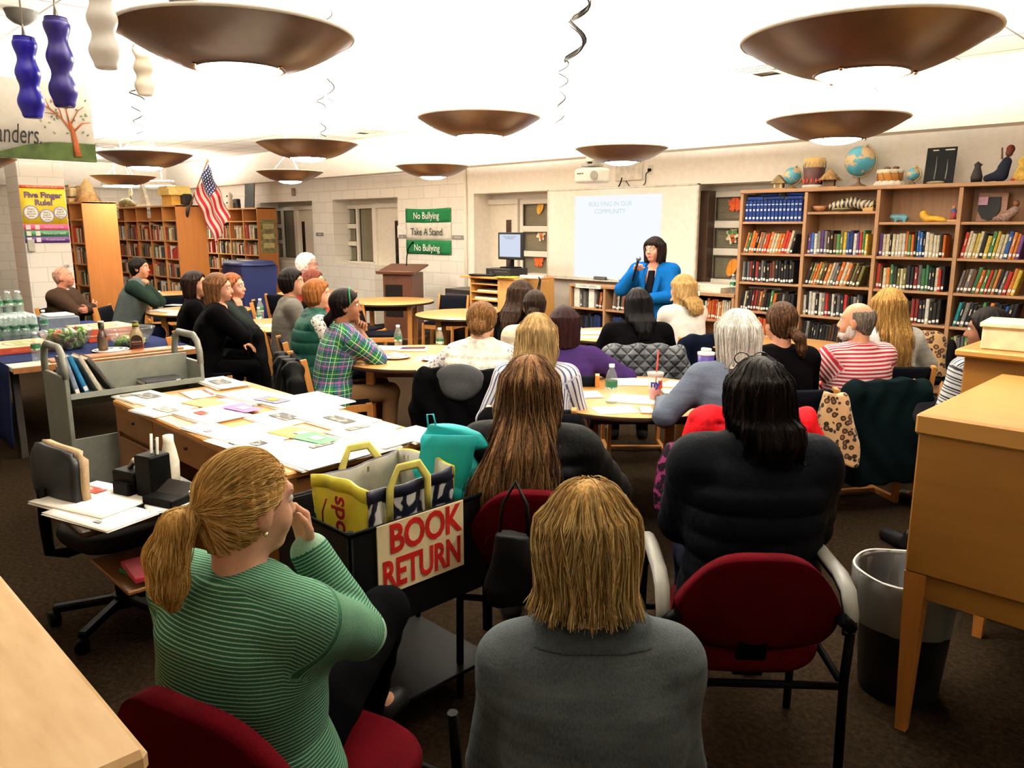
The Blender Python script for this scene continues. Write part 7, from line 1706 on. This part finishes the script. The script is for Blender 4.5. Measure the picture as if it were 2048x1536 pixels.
sits('P10', P10, 'wood', 'library chair under the blond woman in the thin-striped shirt')
P11 = person('woman with a dark red-brown bob in a purple sweatshirt beyond the front table', hd(1128, 612, 5.35), R(40), R(5), .04, 0, .08, 1.12, .02, hands={'R': dict(at=(.26, .30, .74), pole=(.9, -.3, -.3)), 'L': dict(at=(-.10, .34, .74))}, garments=[dict(name='purple_sweatshirt', mat=fabric('2a1a42', None, 160), e=.020, sleeve=.95, fold=.005)], trousers=jeans, skincol='c98e72', hair=dict(style='bob', zb=-.15, puff=.014, groove=.003), hmat=hm(('0a0304', '180809', '2c1212')))
sits('P11', P11, 'wood', 'library chair under the woman in the purple sweatshirt')
P12 = person('woman in a white quilted vest with pinned-up brown hair, leaning on the table', hd(965, 606, 5.4), R(30), R(-10), .30, 0, .14, 1.10, .01, hands={'L': dict(at=(-.30, .34, .77), pole=(-.8, -.3, -.5)), 'R': dict(at=(.12, .36, .77))}, garments=[dict(name='speckled_blouse', mat=speckle(), e=.012, sleeve=.92), dict(name='quilted_vest', mat=puffer('d9d4c6', .6), e=.040, parts='t', quilt=(.055, .010, 0), collar=.05, fold=.003, h=.009)], trousers=fabric('8a94c4'), skincol='d8a488',
    hair=dict(style='bun', bun=(.02, -.095, -.05), bun_r=(.062, .052, .058), puff=.016, groove=.004, line=.05), hmat=hm(('24160c', '4a3018', '7a5832')))
sits('P12', P12, 'wood', 'library chair under a hooded black coat, below the white vest')
P13 = person('woman with a dark low bun in a cream sweater with a red collar', hd(1070, 578, 5.9), R(38), 0, .04, 0, .06, 1.0, 0, garments=[dict(name='cream_sweater', mat=knit('cfc4ae'), e=.018, sleeve=.95), dict(name='red_collar', mat=fabric('8a2430'), e=.004, parts='t', collar=.022, fold=.0, cut=lambda nb, zs, cy: [((lambda X, Y, Z: (Z-(nb[2]-.012))+0*X+0*Y, np.array([-9, -9, -9]), np.array([9, 9, 9.])), .002)])], trousers=blk_tr, skincol='b98266', hair=dict(style='bun', bun=(0, -.115, -.045), bun_r=(.046, .038, .042), groove=.002), hmat=hm(('070403', '180e09', '2c1b12')))
sits('P13', P13, 'wood', 'library chair under the woman with the low bun')
P14 = person('woman with long dark brown hair turning right, nearest the computer cart', hd(1044, 560, 6.8), R(20), R(-15), .04, 0, .06, .98, 0, garments=[dict(name='dark_top', mat=black_cl, e=.016, sleeve=.95)], trousers=blk_tr, skincol='c99274', hair=dict(style='long', zb=-.30, puff=.010, wb=.075, groove=.003), hmat=hm(('090504', '1c110b', '3a2618')))
sits('P14', P14, 'wood', 'library chair under the long dark-haired woman by the computer cart')
P15 = person('woman in black with long black hair in front of the speaker', hd(1275, 575, 6.1), R(45), R(4), .03, 0, .05, 1.14, .02, hands={'L': dict(at=(-.18, .34, .76), pole=(-.6, -.3, -.7)), 'R': dict(at=(.16, .34, .76), pole=(.6, -.3, -.7))}, garments=[dict(name='black_sweater', mat=black_cl, e=.022, sleeve=.96)], trousers=blk_tr, skincol='b98468', hair=dict(style='long', zb=-.26, puff=.006, wb=.05, groove=.003, dx=.02), hmat=hm(BLACK))
sits('P15', P15, 'wood', 'library chair under the grey quilted jacket')
P16 = person('woman with shoulder-length blond hair in a white top, hands clasped at her chin', hd(1363, 549, 7.1), R(66), R(20), .0, 0, .10, 1.0, 0, hands={'L': dict(at=(-.02, .21, 1.02), pole=(-.5, .2, -.9), dir=(.3, -.2, .9), palm=(.9, .2, 0), curl=.8), 'R': dict(at=(.02, .20, 1.02), pole=(.6, .2, -.9), dir=(-.3, -.2, .9), palm=(-.9, .2, 0), curl=.8)}, garments=[dict(name='white_top', mat=fabric('e4dfd4', None, 180), e=.018, sleeve=.95, fold=.005)], trousers=jeans, skincol='dba488',
    hair=dict(style='long', zb=-.22, puff=.012, wb=.08, groove=.003), hmat=hm(('5e4626', '8e7044', 'bc9c68')))
sits('P16', P16, 'wood', 'library chair under the navy coat, below the woman in the white top')
# ---- left side tables, faces turned to the right
def ex18(root, q):
    hc, HM = q['hc'], q['HM']
    MB().tube([hc+HM@np.array([.098*cos(a)*.93, .03-.01*sin(a), .03+.105*sin(a)]) for a in np.linspace(-.1, pi+.1, 21)], .012, 6, flat=.3, up=(0, 1, 0)).build('headband', plain('2f8a4c', .6), root)
P18 = person('woman in a plaid shirt with a green headband, hands folded at her mouth', hd(693, 577, 5.9), R(-18), R(-18), .03, 0, .12, 1.02, .01, hands={'R': dict(at=(.05, .24, .97), pole=(.4, .5, -.9), dir=(-.4, .1, .8), palm=(-.8, -.3, 0), curl=.9), 'L': dict(at=(-.01, .26, .96), pole=(-.4, .5, -.9), dir=(.4, .1, .8), palm=(.8, -.3, 0), curl=.9)},
    garments=[dict(name='plaid_shirt', mat=plaid(), e=.022, sleeve=.55, collar=.02, fold=.004, flare=.4, skirt=.42, h=.009)], trousers=fabric('6a4e34'), shoes=plain('3a2418', .6), skincol='8a5a40', hair=dict(style='pony', tail=[(0, -.11, -.06), (-.01, -.135, -.10), (-.01, -.13, -.15)], tail_r=[.026, .034, .018], puff=.010, groove=.002, slope=.9, line=.015), hmat=hm(('030202', '090505', '180d0c')), face=True, brow='120a08', lips='7a4038', h=.006, extra=ex18)
sits('P18', P18, 'wood', 'library chair under a black jacket, below the plaid shirt')
P19 = person('red-haired woman in a dark green quilted vest over white patterned sleeves', hd(638, 560, 6.7), R(-22), R(-18), .0, 0, .06, 1.14, .03, hands={'R': dict(at=(.10, .36, .76)), 'L': dict(at=(-.10, .36, .76))}, garments=[dict(name='patterned_blouse', mat=speckle('e6e2d8', '4a4a4e'), e=.014, sleeve=.95), dict(name='green_vest', mat=puffer('10332a', .5), e=.042, parts='t', quilt=(.10, .010, 0), collar=.045, h=.010)], trousers=jeans, skincol='e0a082', hair=dict(style='short', puff=.020, line=.03), hmat=hm(RED), face=True, brow='8a5a34', h=.0065)
sits('P19', P19, 'wood', 'library chair under the red-haired woman in the green vest')
P20 = person('person with short dark hair in a grey sweater, behind the red-haired woman', hd(586, 538, 7.4), R(-20), R(-25), .0, 0, .06, 1.06, .01, garments=[dict(name='grey_sweater', mat=knit('57534c'), e=.020, sleeve=.95)], trousers=jeans, skincol='c98e6e', hair=dict(style='short', puff=.020, line=.03), hmat=hm(DKBR), face=True, brow='1c120c', h=.0075)
sits('P20', P20, 'wood', 'library chair with a dark coat over it, below the grey sweater')
P21 = person('person with white curly hair and a red collar in front of the wall', hd(616, 508, 9.2), R(-40), R(-12), .0, 0, .05, 1.0, 0, garments=[dict(name='red_jacket', mat=fabric('a83a34'), e=.020, collar=.05, sleeve=.95)], trousers=blk_tr, skincol='dc9c80', hair=dict(style='curly', puff=.022, line=.03), hmat=hm(('b5aea0', 'ded8cc', 'f6f2ea')), face=True, brow='b0a898', glasses=dict(col='5a2a2a'), h=.009, hg=.013)
sits('P21', P21, 'wood', 'library chair under the white-haired person by the wall')
P22 = person('person with reddish brown hair and black glasses, mostly hidden by the dark-haired head', hd(630, 540, 8.4), R(-35), R(-15), .0, 0, .05, 1.0, 0, garments=[dict(name='dark_top', mat=black_cl, e=.018, sleeve=.95)], trousers=blk_tr, skincol='dca084', hair=dict(style='short', puff=.014, line=.025), hmat=hm(('2a100c', '4a2018', '6e3a2a')), face=True, glasses=dict(col='0c0a0a'), h=.009, hg=.013)
sits('P22', P22, 'wood', 'library chair under the person with black glasses')
P23 = person('woman in black with brown hair resting her chin on her hand at the left', hd(440, 547, 7.0), R(-28), R(-10), .08, R(8), .16, 1.08, .01, hands={'R': dict(at=(.085, .235, .985), pole=(.5, .5, -.9), dir=(-.1, -.25, .9), palm=(-.7, -.6, .2), curl=.6), 'L': dict(at=(.0, .38, .70))}, garments=[dict(name='black_coat', mat=black_cl, e=.024, sleeve=.95, skirt=.34)], trousers=blk_tr, skincol='d89c7c', hair=dict(style='bob', zb=-.17, puff=.014, groove=.003, line=.02), hmat=hm(('24140c', '4c301c', '7a5433')), face=True, brow='3a2418', h=.007)
sits('P23', P23, 'wood', 'library chair under the woman in black resting her chin')
P24 = person('person with auburn hair, cheek on hand, just behind the woman in black', hd(468, 546, 7.6), R(-38), R(-12), .05, R(6), .14, 1.0, 0, hands={'R': dict(at=(.08, .24, .97), pole=(.5, .5, -.9), dir=(-.1, -.25, .9), palm=(-.7, -.6, .2), curl=.6)}, garments=[dict(name='dark_top', mat=fabric('1a1e1c'), e=.018, sleeve=.95)], trousers=blk_tr, skincol='d89476', hair=dict(style='bob', zb=-.12, puff=.008, groove=.003, line=.015), hmat=hm(('3a1a0e', '6a3a20', '8f5a34')), face=True, h=.008, hg=.012)
P25 = person('person with dark curly hair in black, third from the bald man', hd(393, 543, 7.8), R(-25), R(-15), .0, 0, .06, 1.04, 0, garments=[dict(name='black_top', mat=black_cl, e=.022, sleeve=.95)], trousers=blk_tr, skincol='cc9272', hair=dict(style='bob', zb=-.13, puff=.016, groove=.005, line=.02), hmat=hm(('060303', '140a07', '2a1610')), face=True, h=.008, hg=.012)
P26 = person('dark-haired man in a grey fleece vest, hands clasped before his mouth', hd(280, 514, 9.4), R(-38), R(-6), .05, 0, .20, 1.10, .03, hands={'R': dict(at=(.03, .27, 1.06), pole=(.6, .4, -.9), dir=(-.5, .1, .6), palm=(-.8, -.3, 0), curl=1.0), 'L': dict(at=(-.02, .29, 1.05), pole=(-.6, .4, -.9), dir=(.5, .1, .6), palm=(.8, -.3, 0), curl=1.0)}, garments=[dict(name='dark_shirt', mat=fabric('16211c', None, 200), e=.018, sleeve=.95, collar=.02), dict(name='fleece_vest', mat=fabric('3c4240', None, 90), e=.030, parts='t', collar=.03)], trousers=jeans, skincol='c88a68', hair=dict(style='short', puff=.006, line=.03, slope=.7), hmat=hm(('040302', '0b0806', '1e1610')), face=True, brow='15100c', h=.0075, hg=.012)
sits('P26', P26, 'wood', 'library chair under the man in the grey fleece vest')
P27 = person('bald man in a brown jacket with glasses on his head, arms crossed', hd(128, 532, 9.3), R(-42), R(4), -.10, 0, -.03, 1.12, .04, hands={'R': dict(at=(-.10, .25, .80), pole=(.9, .1, -.5), dir=(-.9, .2, .2), palm=(0, -1, .1), curl=.7), 'L': dict(at=(.10, .28, .78), pole=(-.9, .1, -.5), dir=(.9, .2, .1), palm=(0, -1, 0), curl=.7)}, garments=[dict(name='brown_jacket', mat=fabric('2e2118', None, 160), e=.026, sleeve=.95, fold=.006), dict(name='shirt_collar', mat=plain('cfc8bc', .7), e=.004, parts='t', collar=.02, fold=0, cut=lambda nb, zs, cy: [((lambda X, Y, Z: (Z-(nb[2]-.012))+0*X+0*Y, np.array([-9, -9, -9]), np.array([9, 9, 9.])), .002)])], trousers=fabric('2a2a30'), skincol='d48a6c', hair=dict(style='bald', groove=.001), hmat=hm(('5a3c30', '8a6450', 'a88068')), face=True, brow='8a6a54', glasses=dict(up=1, col='1a1410'), h=.0075, hg=.012)
sits('P27', P27, 'wood', 'library chair under the bald man in the brown jacket')
# ---- the speaker
def ex17(root, q):
    hc, HM, nb, arms = q['hc'], q['HM'], q['nb'], q['arms']
    f = Field(); f.add(column([nb[2]-.50, nb[2]-.25, nb[2]-.05], [0]*3, [q['cy'][2]+.055, nb[1]+.058, nb[1]+.055], [.075, .062, .040], [.108, .112, .060]), .01); solid('black_top', f, .008, fabric('0d0d12'), root)
    lp = MB()
    for s_ in (-1, 1):
        pts = [nb+np.array([s_*.062, .055, -.015]), nb+np.array([s_*.085, .125, -.12]), nb+np.array([s_*.070, .172, -.26]), nb+np.array([s_*.03, .185, -.40])]
        lp.tube(pts, [.020, .036, .030, .008], 8, flat=.28, up=(0, 1, .2))
    lp.build('lapel', fabric('09437a', None, 160), root)
P17 = person('speaker in a bright blue blazer standing with a microphone before the whiteboard', hd(1308, 475, 8.2), R(196), R(-14), .0, R(3), .02, 1.06, .01, stand=True, shw=.175,
    hands={'R': dict(at=(.13, .25, 1.29), pole=(.7, -.3, -.8), dir=(-.35, .25, .75), palm=(-.75, .45, .1), curl=1.15, thumb=.5), 'L': dict(at=(-.01, .26, 1.02), pole=(-.8, -.2, -.4), dir=(.85, .3, .1), palm=(.1, -.5, -.8), curl=.9)},
    garments=[dict(name='blue_blazer', mat=fabric('09437a', '073a6a', 160, .9, .2), e=.028, sleeve=.93, collar=.008, fold=.005, lo=.68, flare=.5, h=.009, cut=lambda nb, zs, cy: [(column([nb[2]-.42, nb[2]-.22, nb[2]+.03], [0]*3, [.19, .17, .14], [.012, .062, .085], [.10, .10, .12]), .006)])],
    trousers=fabric('14141a'), skincol='dfa084', hair=dict(style='bob', zb=-.125, puff=.016, fringe=True, groove=.003, line=.03, sides=True), hmat=hm(('050303', '0e0807', '1e120c')), face=True, brow='2a1812', glasses=dict(col='6a3a34'), lips='b04a50', h=.0055, hg=.009, extra=ex17)
wr = None
def mic_at(root):
    q = np.array(root.location); rz = root.rotation_euler[2]
    p = q+rotz(rz)@np.array([.085, .335, 1.345]); d = rotz(rz)@nrm((-.18, -.22, 1.0)); return p, d
p, d = mic_at(P17); t = thing('microphone', 'black handheld microphone held by the speaker in blue', 'microphone', tuple(p))
MB().tube([-d*.15, -d*.02, d*.06], [.010, .012, .015], 12).build('handle', blk_m, t); MB().sphere(d*.085, .026, 14, 10, (1, 1, 1)).build('grille', plain('6a6c70', .35, .6), t)
# ------------------------------------------------------------------ coats, bags and scarves on the chairs (in the frame of the sitter)
def local(key, name, label, cat, group=None, off=(0, 0, 0), rz=0):
    r_ = ON[key]; a = r_.rotation_euler[2]; o = rotz(a)@np.array(off, float)
    return thing(name, label, cat, (r_.location[0]+o[0], r_.location[1]+o[1], o[2]), a+rz, group)
def coat(key, label, mat, zt=.86, zb=.28, w=.27, e=0.0, quilt=None, sleeves=True, hood=None, lining=None, name='coat', cat='coat', yo=0, spread=1.0, bump=.006):
    t = local(key, name, label, cat, 'coats on chair backs'); f = Field(); y0 = -.245+yo
    f.add(column([zb, zb+.12, .58, zt-.06, zt], [0]*5, [y0-.05, y0-.05, y0-.035, y0-.03, y0-.03], [w*.95*spread, w*spread, w, w*.94, w*.72], [.055+e, .060+e, .055+e, .050+e, .026+e], quilt, 3.0), .02)
    if sleeves:
        for s_ in (-1, 1): f.add(rc((s_*w*.86, y0-.03, zt-.08), (s_*(w*1.02), y0-.03, .58), .062+e, .056+e, quilt), .03); f.add(rc((s_*(w*1.02), y0-.03, .58), (s_*w*.98, y0+.02, max(zb-.02, .30)), .056+e, .046+e, quilt), .02)
    ph = (sum(map(ord, label)) % 50)*.2
    f.disp.append(lambda X, Y, Z: bump*(np.sin(X*38+3*np.sin(Z*9+ph)+ph)+.6*np.sin(X*17+Z*23+ph)))
    f.disp.append(lambda X, Y, Z: np.maximum(0, .045-np.sqrt((np.maximum(np.abs(X)-.21, 0))**2+(Y+.24)**2*1.2))*0)
    solid('shell', f, .010, mat, t)
    if hood:
        h = Field(); h.add(ell((0, y0-.07, zt-.06), (.17, .045, .10))); h.add(ell((0, y0-.09, zt-.14), (.10, .035, .06)), .03); solid('hood', h, .009, hood, t)
    if lining:
        h = Field(); h.add(column([zb+.05, .6, zt-.02], [-.10, -.15, -.10], [y0+.02]*3, [.10, .09, .07], [.04, .04, .03]), .0); solid('lining', h, .010, lining, t)
    return t
def diamond(col):
    m, t, p = new_mat('diamond quilting', col, .5, 0, .2); v = t.coords((1, 1, 1), rot=(0, R(45), 0)); sp = t.add('ShaderNodeSeparateXYZ'); t.link(v, sp.inputs[0]); P = .062
    def ab(s_): return t.math('ABSOLUTE', t.math('SINE', t.math('MULTIPLY', s_, pi/P)))
    h = t.math('POWER', t.math('MINIMUM', ab(sp.outputs[0]), ab(sp.outputs[2])), .5); t.bump(h, 1.0, .02)
    t.link(t.ramp(h, [(.1, darker(col, .55)), (.5, col)]), p.inputs['Base Color']); return m
coat('P5', 'bright red jacket over the chair of the white-haired woman', puffer('b3141c', .5), .88, .22, .30, .01, (.10, .008, 0))
coat('P7', 'long dark green coat over the chair of the bald man in red stripes', fabric('050e10'), .84, .20, .27, .010)
coat('P15', 'grey diamond-quilted jacket over the chair of the woman in black', diamond('3c3f44'), .90, .40, .29, .012)
coat('P16', 'dark navy coat over the chair of the woman in the white top', fabric('070b18'), .84, .40, .25)
coat('P12', 'black coat with a grey hood over the chair of the white vest', fabric('040405'), .86, .22, .29, .01, None, True, fabric('3a3b3d'))
coat('P18', 'black padded jacket slung over the chair of the plaid shirt', puffer('040404', .6), .80, .30, .26, .012, None, True, None, None, 'coat', 'coat', -.03, 1.1, .012)
coat('P20', 'charcoal coat over the chair of the grey sweater', fabric('0a0a0b'), .84, .24, .26, .005)
coat('P10', 'black jacket over the chair behind the long-haired puffer jacket', fabric('040405'), .82, .30, .25, 0)
# leopard scarf, leopard coat, bags
t = local('P6', 'leopard_scarf', 'leopard print scarf hanging down the right side of a chair', 'scarf', None, (.20, -.25, 0)); f = Field(); f.add(column([.36, .50, .66, .80], [.04, .03, .02, .0], [-.03]*4, [.13, .13, .10, .055], [.045, .045, .040, .035], None, 2.6)); f.disp.append(lambda X, Y, Z: .008*np.sin(X*44+2*np.sin(Z*11))); solid('cloth', f, .009, leopard(), t)
t = thing('leopard_bag', 'leopard print bag with black sides beside the woman in pale grey', 'bag', (*at_z(1853, 735, .50)[:2], 0), .3); f = Field(); f.add(column([.44, .52, .68, .80, .84], [0]*5, [0]*5, [.17, .18, .165, .11, .05], [.10, .11, .10, .07, .04], None, 2.6)); f.disp.append(lambda X, Y, Z: .008*np.sin(X*24+Z*17)); solid('bag_body', f, .010, leopard(20, 'b08a5e'), t)
f = Field(); f.add(ell((-.18, .0, .60), (.05, .10, .17))).add(ell((.18, 0, .60), (.05, .10, .17))).add(ell((0, 0, .40), (.18, .12, .06))); solid('black_sides', f, .012, fabric('0a090a'), t)
for q in ((.13, .07), (-.13, .07), (.13, -.07), (-.13, -.07)): MB().tube([(q[0], q[1], 0), (q[0], q[1], .40)], .016, 6).build('stool_leg', leg_m, t)
q = at_d(1028, 1130, 2.62); t = thing('shoulder_bag', 'black shoulder bag hanging on the chair of the long-haired woman', 'bag', (q[0], q[1], q[2]-.13), R(40)); f = Field(); f.add(column([.0, .05, .16, .24], [0]*4, [0]*4, [.085, .095, .080, .055], [.05, .055, .045, .03], None, 2.8)); f.disp.append(lambda X, Y, Z: .004*np.sin(X*30+Z*25)); solid('bag_body', f, .009, plain('040404', .6, 0, .08), t)
MB().tube([(-.05, 0, .22), (-.04, .03, .33), (0, .06, .40), (.04, .03, .33), (.05, 0, .22)], .007, 6).build('strap', plain('040404', .6, 0, .08), t)
t = local('P9', 'striped_handbag', 'grey and black striped handbag on the lap of the striped sweater', 'bag', None, (-.16, .42, .575), .3); f = Field(); f.add(column([.0, .05, .12, .15], [0]*4, [0]*4, [.14, .15, .12, .08], [.07, .075, .06, .03])); solid('bag_body', f, .009, stripes('17171a', '8a8c8e', .03, .4, 0), t)
t = local('P9', 'paper_sheet', 'white paper beside the striped sweater, above the handbag', 'paper', None, (-.02, .47, .60), .5); MB().at((0, 0, 0), (.25, 0, 0)).box((0, 0, .0), (.20, .26, .002)).build('sheet', plain('ece8de', .6), t)
t = local('P4', 'paper_sheet', 'white papers held in the lap of the long-haired woman in black', 'paper', None, (.26, .47, .62), .3); MB().at((0, 0, 0), (.35, .1, 0)).box((0, 0, 0), (.20, .26, .003)).build('sheet', plain('ece8de', .6), t)
t = local('P5', 'flowered_bag', 'dark bag with purple flowers hanging on the white-haired woman\'s chair', 'bag', None, (-.33, -.16, 0)); f = Field(); f.add(column([.30, .40, .56, .66], [0]*4, [0]*4, [.12, .13, .11, .07], [.06, .07, .05, .03])); 
m, tt, p = new_mat('flowered cloth', '2a1424', .7, 0, .1); n_ = tt.noise(tt.coords(), 26, 2); tt.link(tt.ramp(n_, [(.50, '160c14'), (.56, '7a2a5a')]), p.inputs['Base Color']); solid('bag_body', f, .010, m, t)
# ------------------------------------------------------------------ empty chairs
for x, y, a, lb in ((-8.25, 6.95, 200, 'empty dark-backed library chair right of the empty table by the lectern'), (-8.75, 7.50, 170, 'empty library chair on the far side of the table by the lectern'), (-8.45, 5.72, 20, 'empty library chair on the near side of the table by the lectern'),
                    (-7.85, 5.60, -40, 'empty library chair left of the empty table by the computer cart'), (-9.3, 5.0, -30, 'empty library chair left of the head in the grey sweater'), (-10.2, 5.75, 20, 'empty library chair before the table near the recycling bin'), (-11.4, 4.45, 75, 'empty library chair behind the man in the fleece vest')): wood_chair(x, y, R(a), lb)
# ------------------------------------------------------------------ things on the tables
TZ = .7388
def tp(px, py, z=TZ): q = at_z(px, py, z); return (q[0], q[1], z)
def sheet(px, py, w_, h_, rz, label, n=1, marks=(), col='f4f1e8', group='papers on the round tables', z=TZ): return paper(px, py, w_, h_, rz, label, col, n, z, marks, group=group)
WB = 'water bottles on the round tables'
bottle(tp(1222, 806), 'water bottle on the front round table beside the paper cup', WB, 1.12); bottle(tp(797, 702), 'water bottle beside the notebook in front of the plaid shirt', WB, 1.05); bottle(tp(880, 706), 'water bottle at the left elbow of the white vest', WB, 1.0)
bottle(tp(522, 638), 'taller water bottle on the table behind the woman resting her chin', WB, 1.1); bottle(tp(519, 652), 'nearer water bottle on the table beside the woman resting her chin', WB, .95); bottle(tp(308, 616), 'left one of two small bottles before the man with clasped hands', WB, 1.05); bottle(tp(321, 616), 'right one of two small bottles before the man with clasped hands', WB, 1.05); bottle((-9.95, 4.42, TZ), 'water bottle on the far side of the clasped-hands man\'s table', WB, 1.1); bottle((-4.25, 4.75, TZ), 'water bottle half hidden behind the white vest', WB, 1.0) if False else None
t = thing('paper_cup', 'tall clear cup with red drink, blue letters and an orange straw', 'cup', tp(1309, 800))
MB().lathe([(.0001, .002), (.030, .002), (.032, .006), (.047, .158), (.049, .160), (.046, .160)], 24, cap=False).build('cup_wall', clear('f6f2ea', .1, alpha=.30), t); MB().lathe([(.0001, .004), (.029, .005), (.035, .062), (.0001, .062)], 20, cap=False).build('red_drink', plain('d0442a', .2, 0, .5), t)
MB().lathe([(.050, .156), (.051, .166), (.044, .170), (.0001, .171)], 24, cap=False).build('cup_lid', clear('ffffff', .1, alpha=.35), t); MB().tube([(.0, 0, .01), (.012, .004, .30)], .0045, 8).build('straw', plain('d9442c', .4), t)
lettering('ny', .058, plain('1c2a6e', .5), t, (.028, -.038, .105), (pi/2, 0, R(35)), bold=.003); MB().at((.044, -.012, .10), (0, 0, R(75))).box((0, 0, 0), (.03, .003, .05)).build('red_mark', plain('c0402a', .5), t)
sheet(1275, 765, .34, .24, .7, 'white papers at the back of the front round table', 2); sheet(1160, 790, .26, .20, .9, 'white sheet at the left edge of the front round table'); sheet(1270, 800, .30, .22, .5, 'white page between bottle and cup on the front round table', 2); sheet(1375, 772, .30, .20, .3, 'white papers at the right edge of the front round table', 2, [(0, 0, .3, .3, '8a8880')]); sheet(1230, 820, .24, .18, 1.0, 'white envelope in front of the water bottle on the front round table')
simple('glasses_case', 'black glasses case on the front round table beside the blue-grey sweater', 'case', MB().box((0, 0, .022), (.17, .075, .044), .018), tp(1340, 806), (0, 0, .9), None, plain('0c0c0d', .5)); 
t = thing('notebook', 'dark open notebook behind the paper cup', 'notebook', tp(1358, 787), .8); MB().box((0, 0, .006), (.22, .16, .012), .003).build('cover', plain('2a2824', .6), t); MB().box((0, .01, .0135), (.20, .14, .003)).build('pages', plain('e6dfca', .7), t)
t = thing('mobile_phone', 'white phone lying at the front edge of the round table', 'phone', tp(1293, 822), .75); MB().box((0, 0, .005), (.075, .15, .009), .004).build('phone_body', plain('c9a98c', .4), t); MB().box((0, 0, .0098), (.066, .135, .001)).build('screen', plain('e6e2dc', .2), t)
sheet(775, 697, .30, .22, .6, 'white napkin and papers before the plaid shirt', 2); t = thing('notebook', 'white notebook with dark pens on the plaid shirt\'s table', 'notebook', tp(826, 700), .75); MB().box((0, 0, .006), (.24, .18, .012), .002).build('cover', plain('eae5da', .6), t)
for k in (-.03, .02): MB().tube([(-.10, k, .017), (.10, k+.02, .017)], .005, 6).build('pen', plain(('5a2430', '241a2e')[k > 0], .4), t)
def plate(loc, label, food_=True):
    t = thing('paper_plate', label, 'plate', loc, 0, 'paper plates on the round tables'); MB().lathe([(.0001, .002), (.08, .002), (.115, .013), (.118, .015), (.115, .017), (.08, .006), (.0001, .006)], 28, cap=False).build('plate', plain('ded8cc', .5), t)
    for k in range(8): a = k*.785; MB().at((.10*cos(a), .10*sin(a), .0125), (0, 0, a)).box((0, 0, 0), (.018, .03, .002)).build('printed_flower', plain('3a3a58', .6), t)
    if food_: MB().sphere((0, 0, .02), .05, 12, 6, (1, .8, .5), lambda d: 1+.15*sin(d[0]*9+d[1]*7)).build('crumpled_napkin', plain('e9e4d8', .8), t)
plate(tp(792, 716), 'paper plate with a crumpled napkin under the plaid elbow'); plate(tp(872, 720), 'paper plate at the left elbow of the white vest', False); plate(tp(497, 655), 'paper plate beside the woman resting her chin'); 
sheet(548, 652, .30, .22, .4, 'white papers at the right of the table behind the plaid shirt'); sheet(325, 622, .30, .2, .5, 'white papers in front of the two small bottles'); sheet(352, 610, .22, .16, .5, 'white papers at the back of the clasped-hands man\'s table'); paper(0, 0, .40, .28, .6, 'white papers on the table left of the woman in black', 'f4f1e8', 2, TZ, pt=(-4.80, 5.92, 0), group='papers on the round tables'); paper(0, 0, .2, .16, .8, 'white card at the near edge of the table left of the woman in black', 'f4f1e8', 1, TZ, pt=(-4.62, 5.66, 0), group='papers on the round tables')
simple('purple_tumbler', 'purple tumbler with a white lid beside the chair right of the grey jacket', 'tumbler', MB().mat(plain('3a2a6a', .35)).lathe([(.034, 0), (.044, .02), (.050, .20), (.0001, .202)], 20).mat(plain('d9d6d0', .4)).lathe([(.051, .198), (.052, .214), (.03, .225), (.0001, .226)], 20).box((0, 0, .24), (.06, .03, .03), .008), (-2.95, 4.35, TZ), (0, 0, 0)) if False else None
t = thing('purple_tumbler', 'purple tumbler with a white lid right of the grey quilted jacket', 'tumbler', at_d(1411, 735, 5.3)); MB().lathe([(.0001, -.09), (.036, -.09), (.046, -.06), (.056, .09), (.0001, .092)], 20, cap=False).build('tumbler_body', plain('35246a', .35), t); MB().lathe([(.057, .088), (.058, .104), (.03, .112), (.0001, .113)], 20, cap=False).build('lid', plain('d9d6d0', .4), t); MB().box((0, 0, .122), (.07, .03, .022), .006).build('spout', plain('e4e0da', .4), t)
tx_, ty_, tz_ = t.location; s2 = thing('side_stool', 'small wooden stool under the purple tumbler', 'stool', (tx_, ty_, 0)); MB().box((0, 0, tz_-.105), (.30, .30, .028), .006).build('stool_seat', top_m, s2)
for a in (-.11, .11):
    for b in (-.11, .11): MB().box((a, b, (tz_-.12)/2), (.035, .035, tz_-.12)).build('leg', leg_m, s2)
t = thing('boots', 'black shoe on the carpet beside the cabinet and waste bin', 'shoe', (*at_z(1800, 1085, .03)[:2], 0), 1.0); f = Field(); f.add(rc((0, -.08, .045), (0, .12, .035), .042, .036)).add(rc((0, -.08, .05), (0, -.08, .10), .042, .04)); solid('shoe_upper', f, .010, plain('080707', .5), t)
t.name = 'black_shoe'
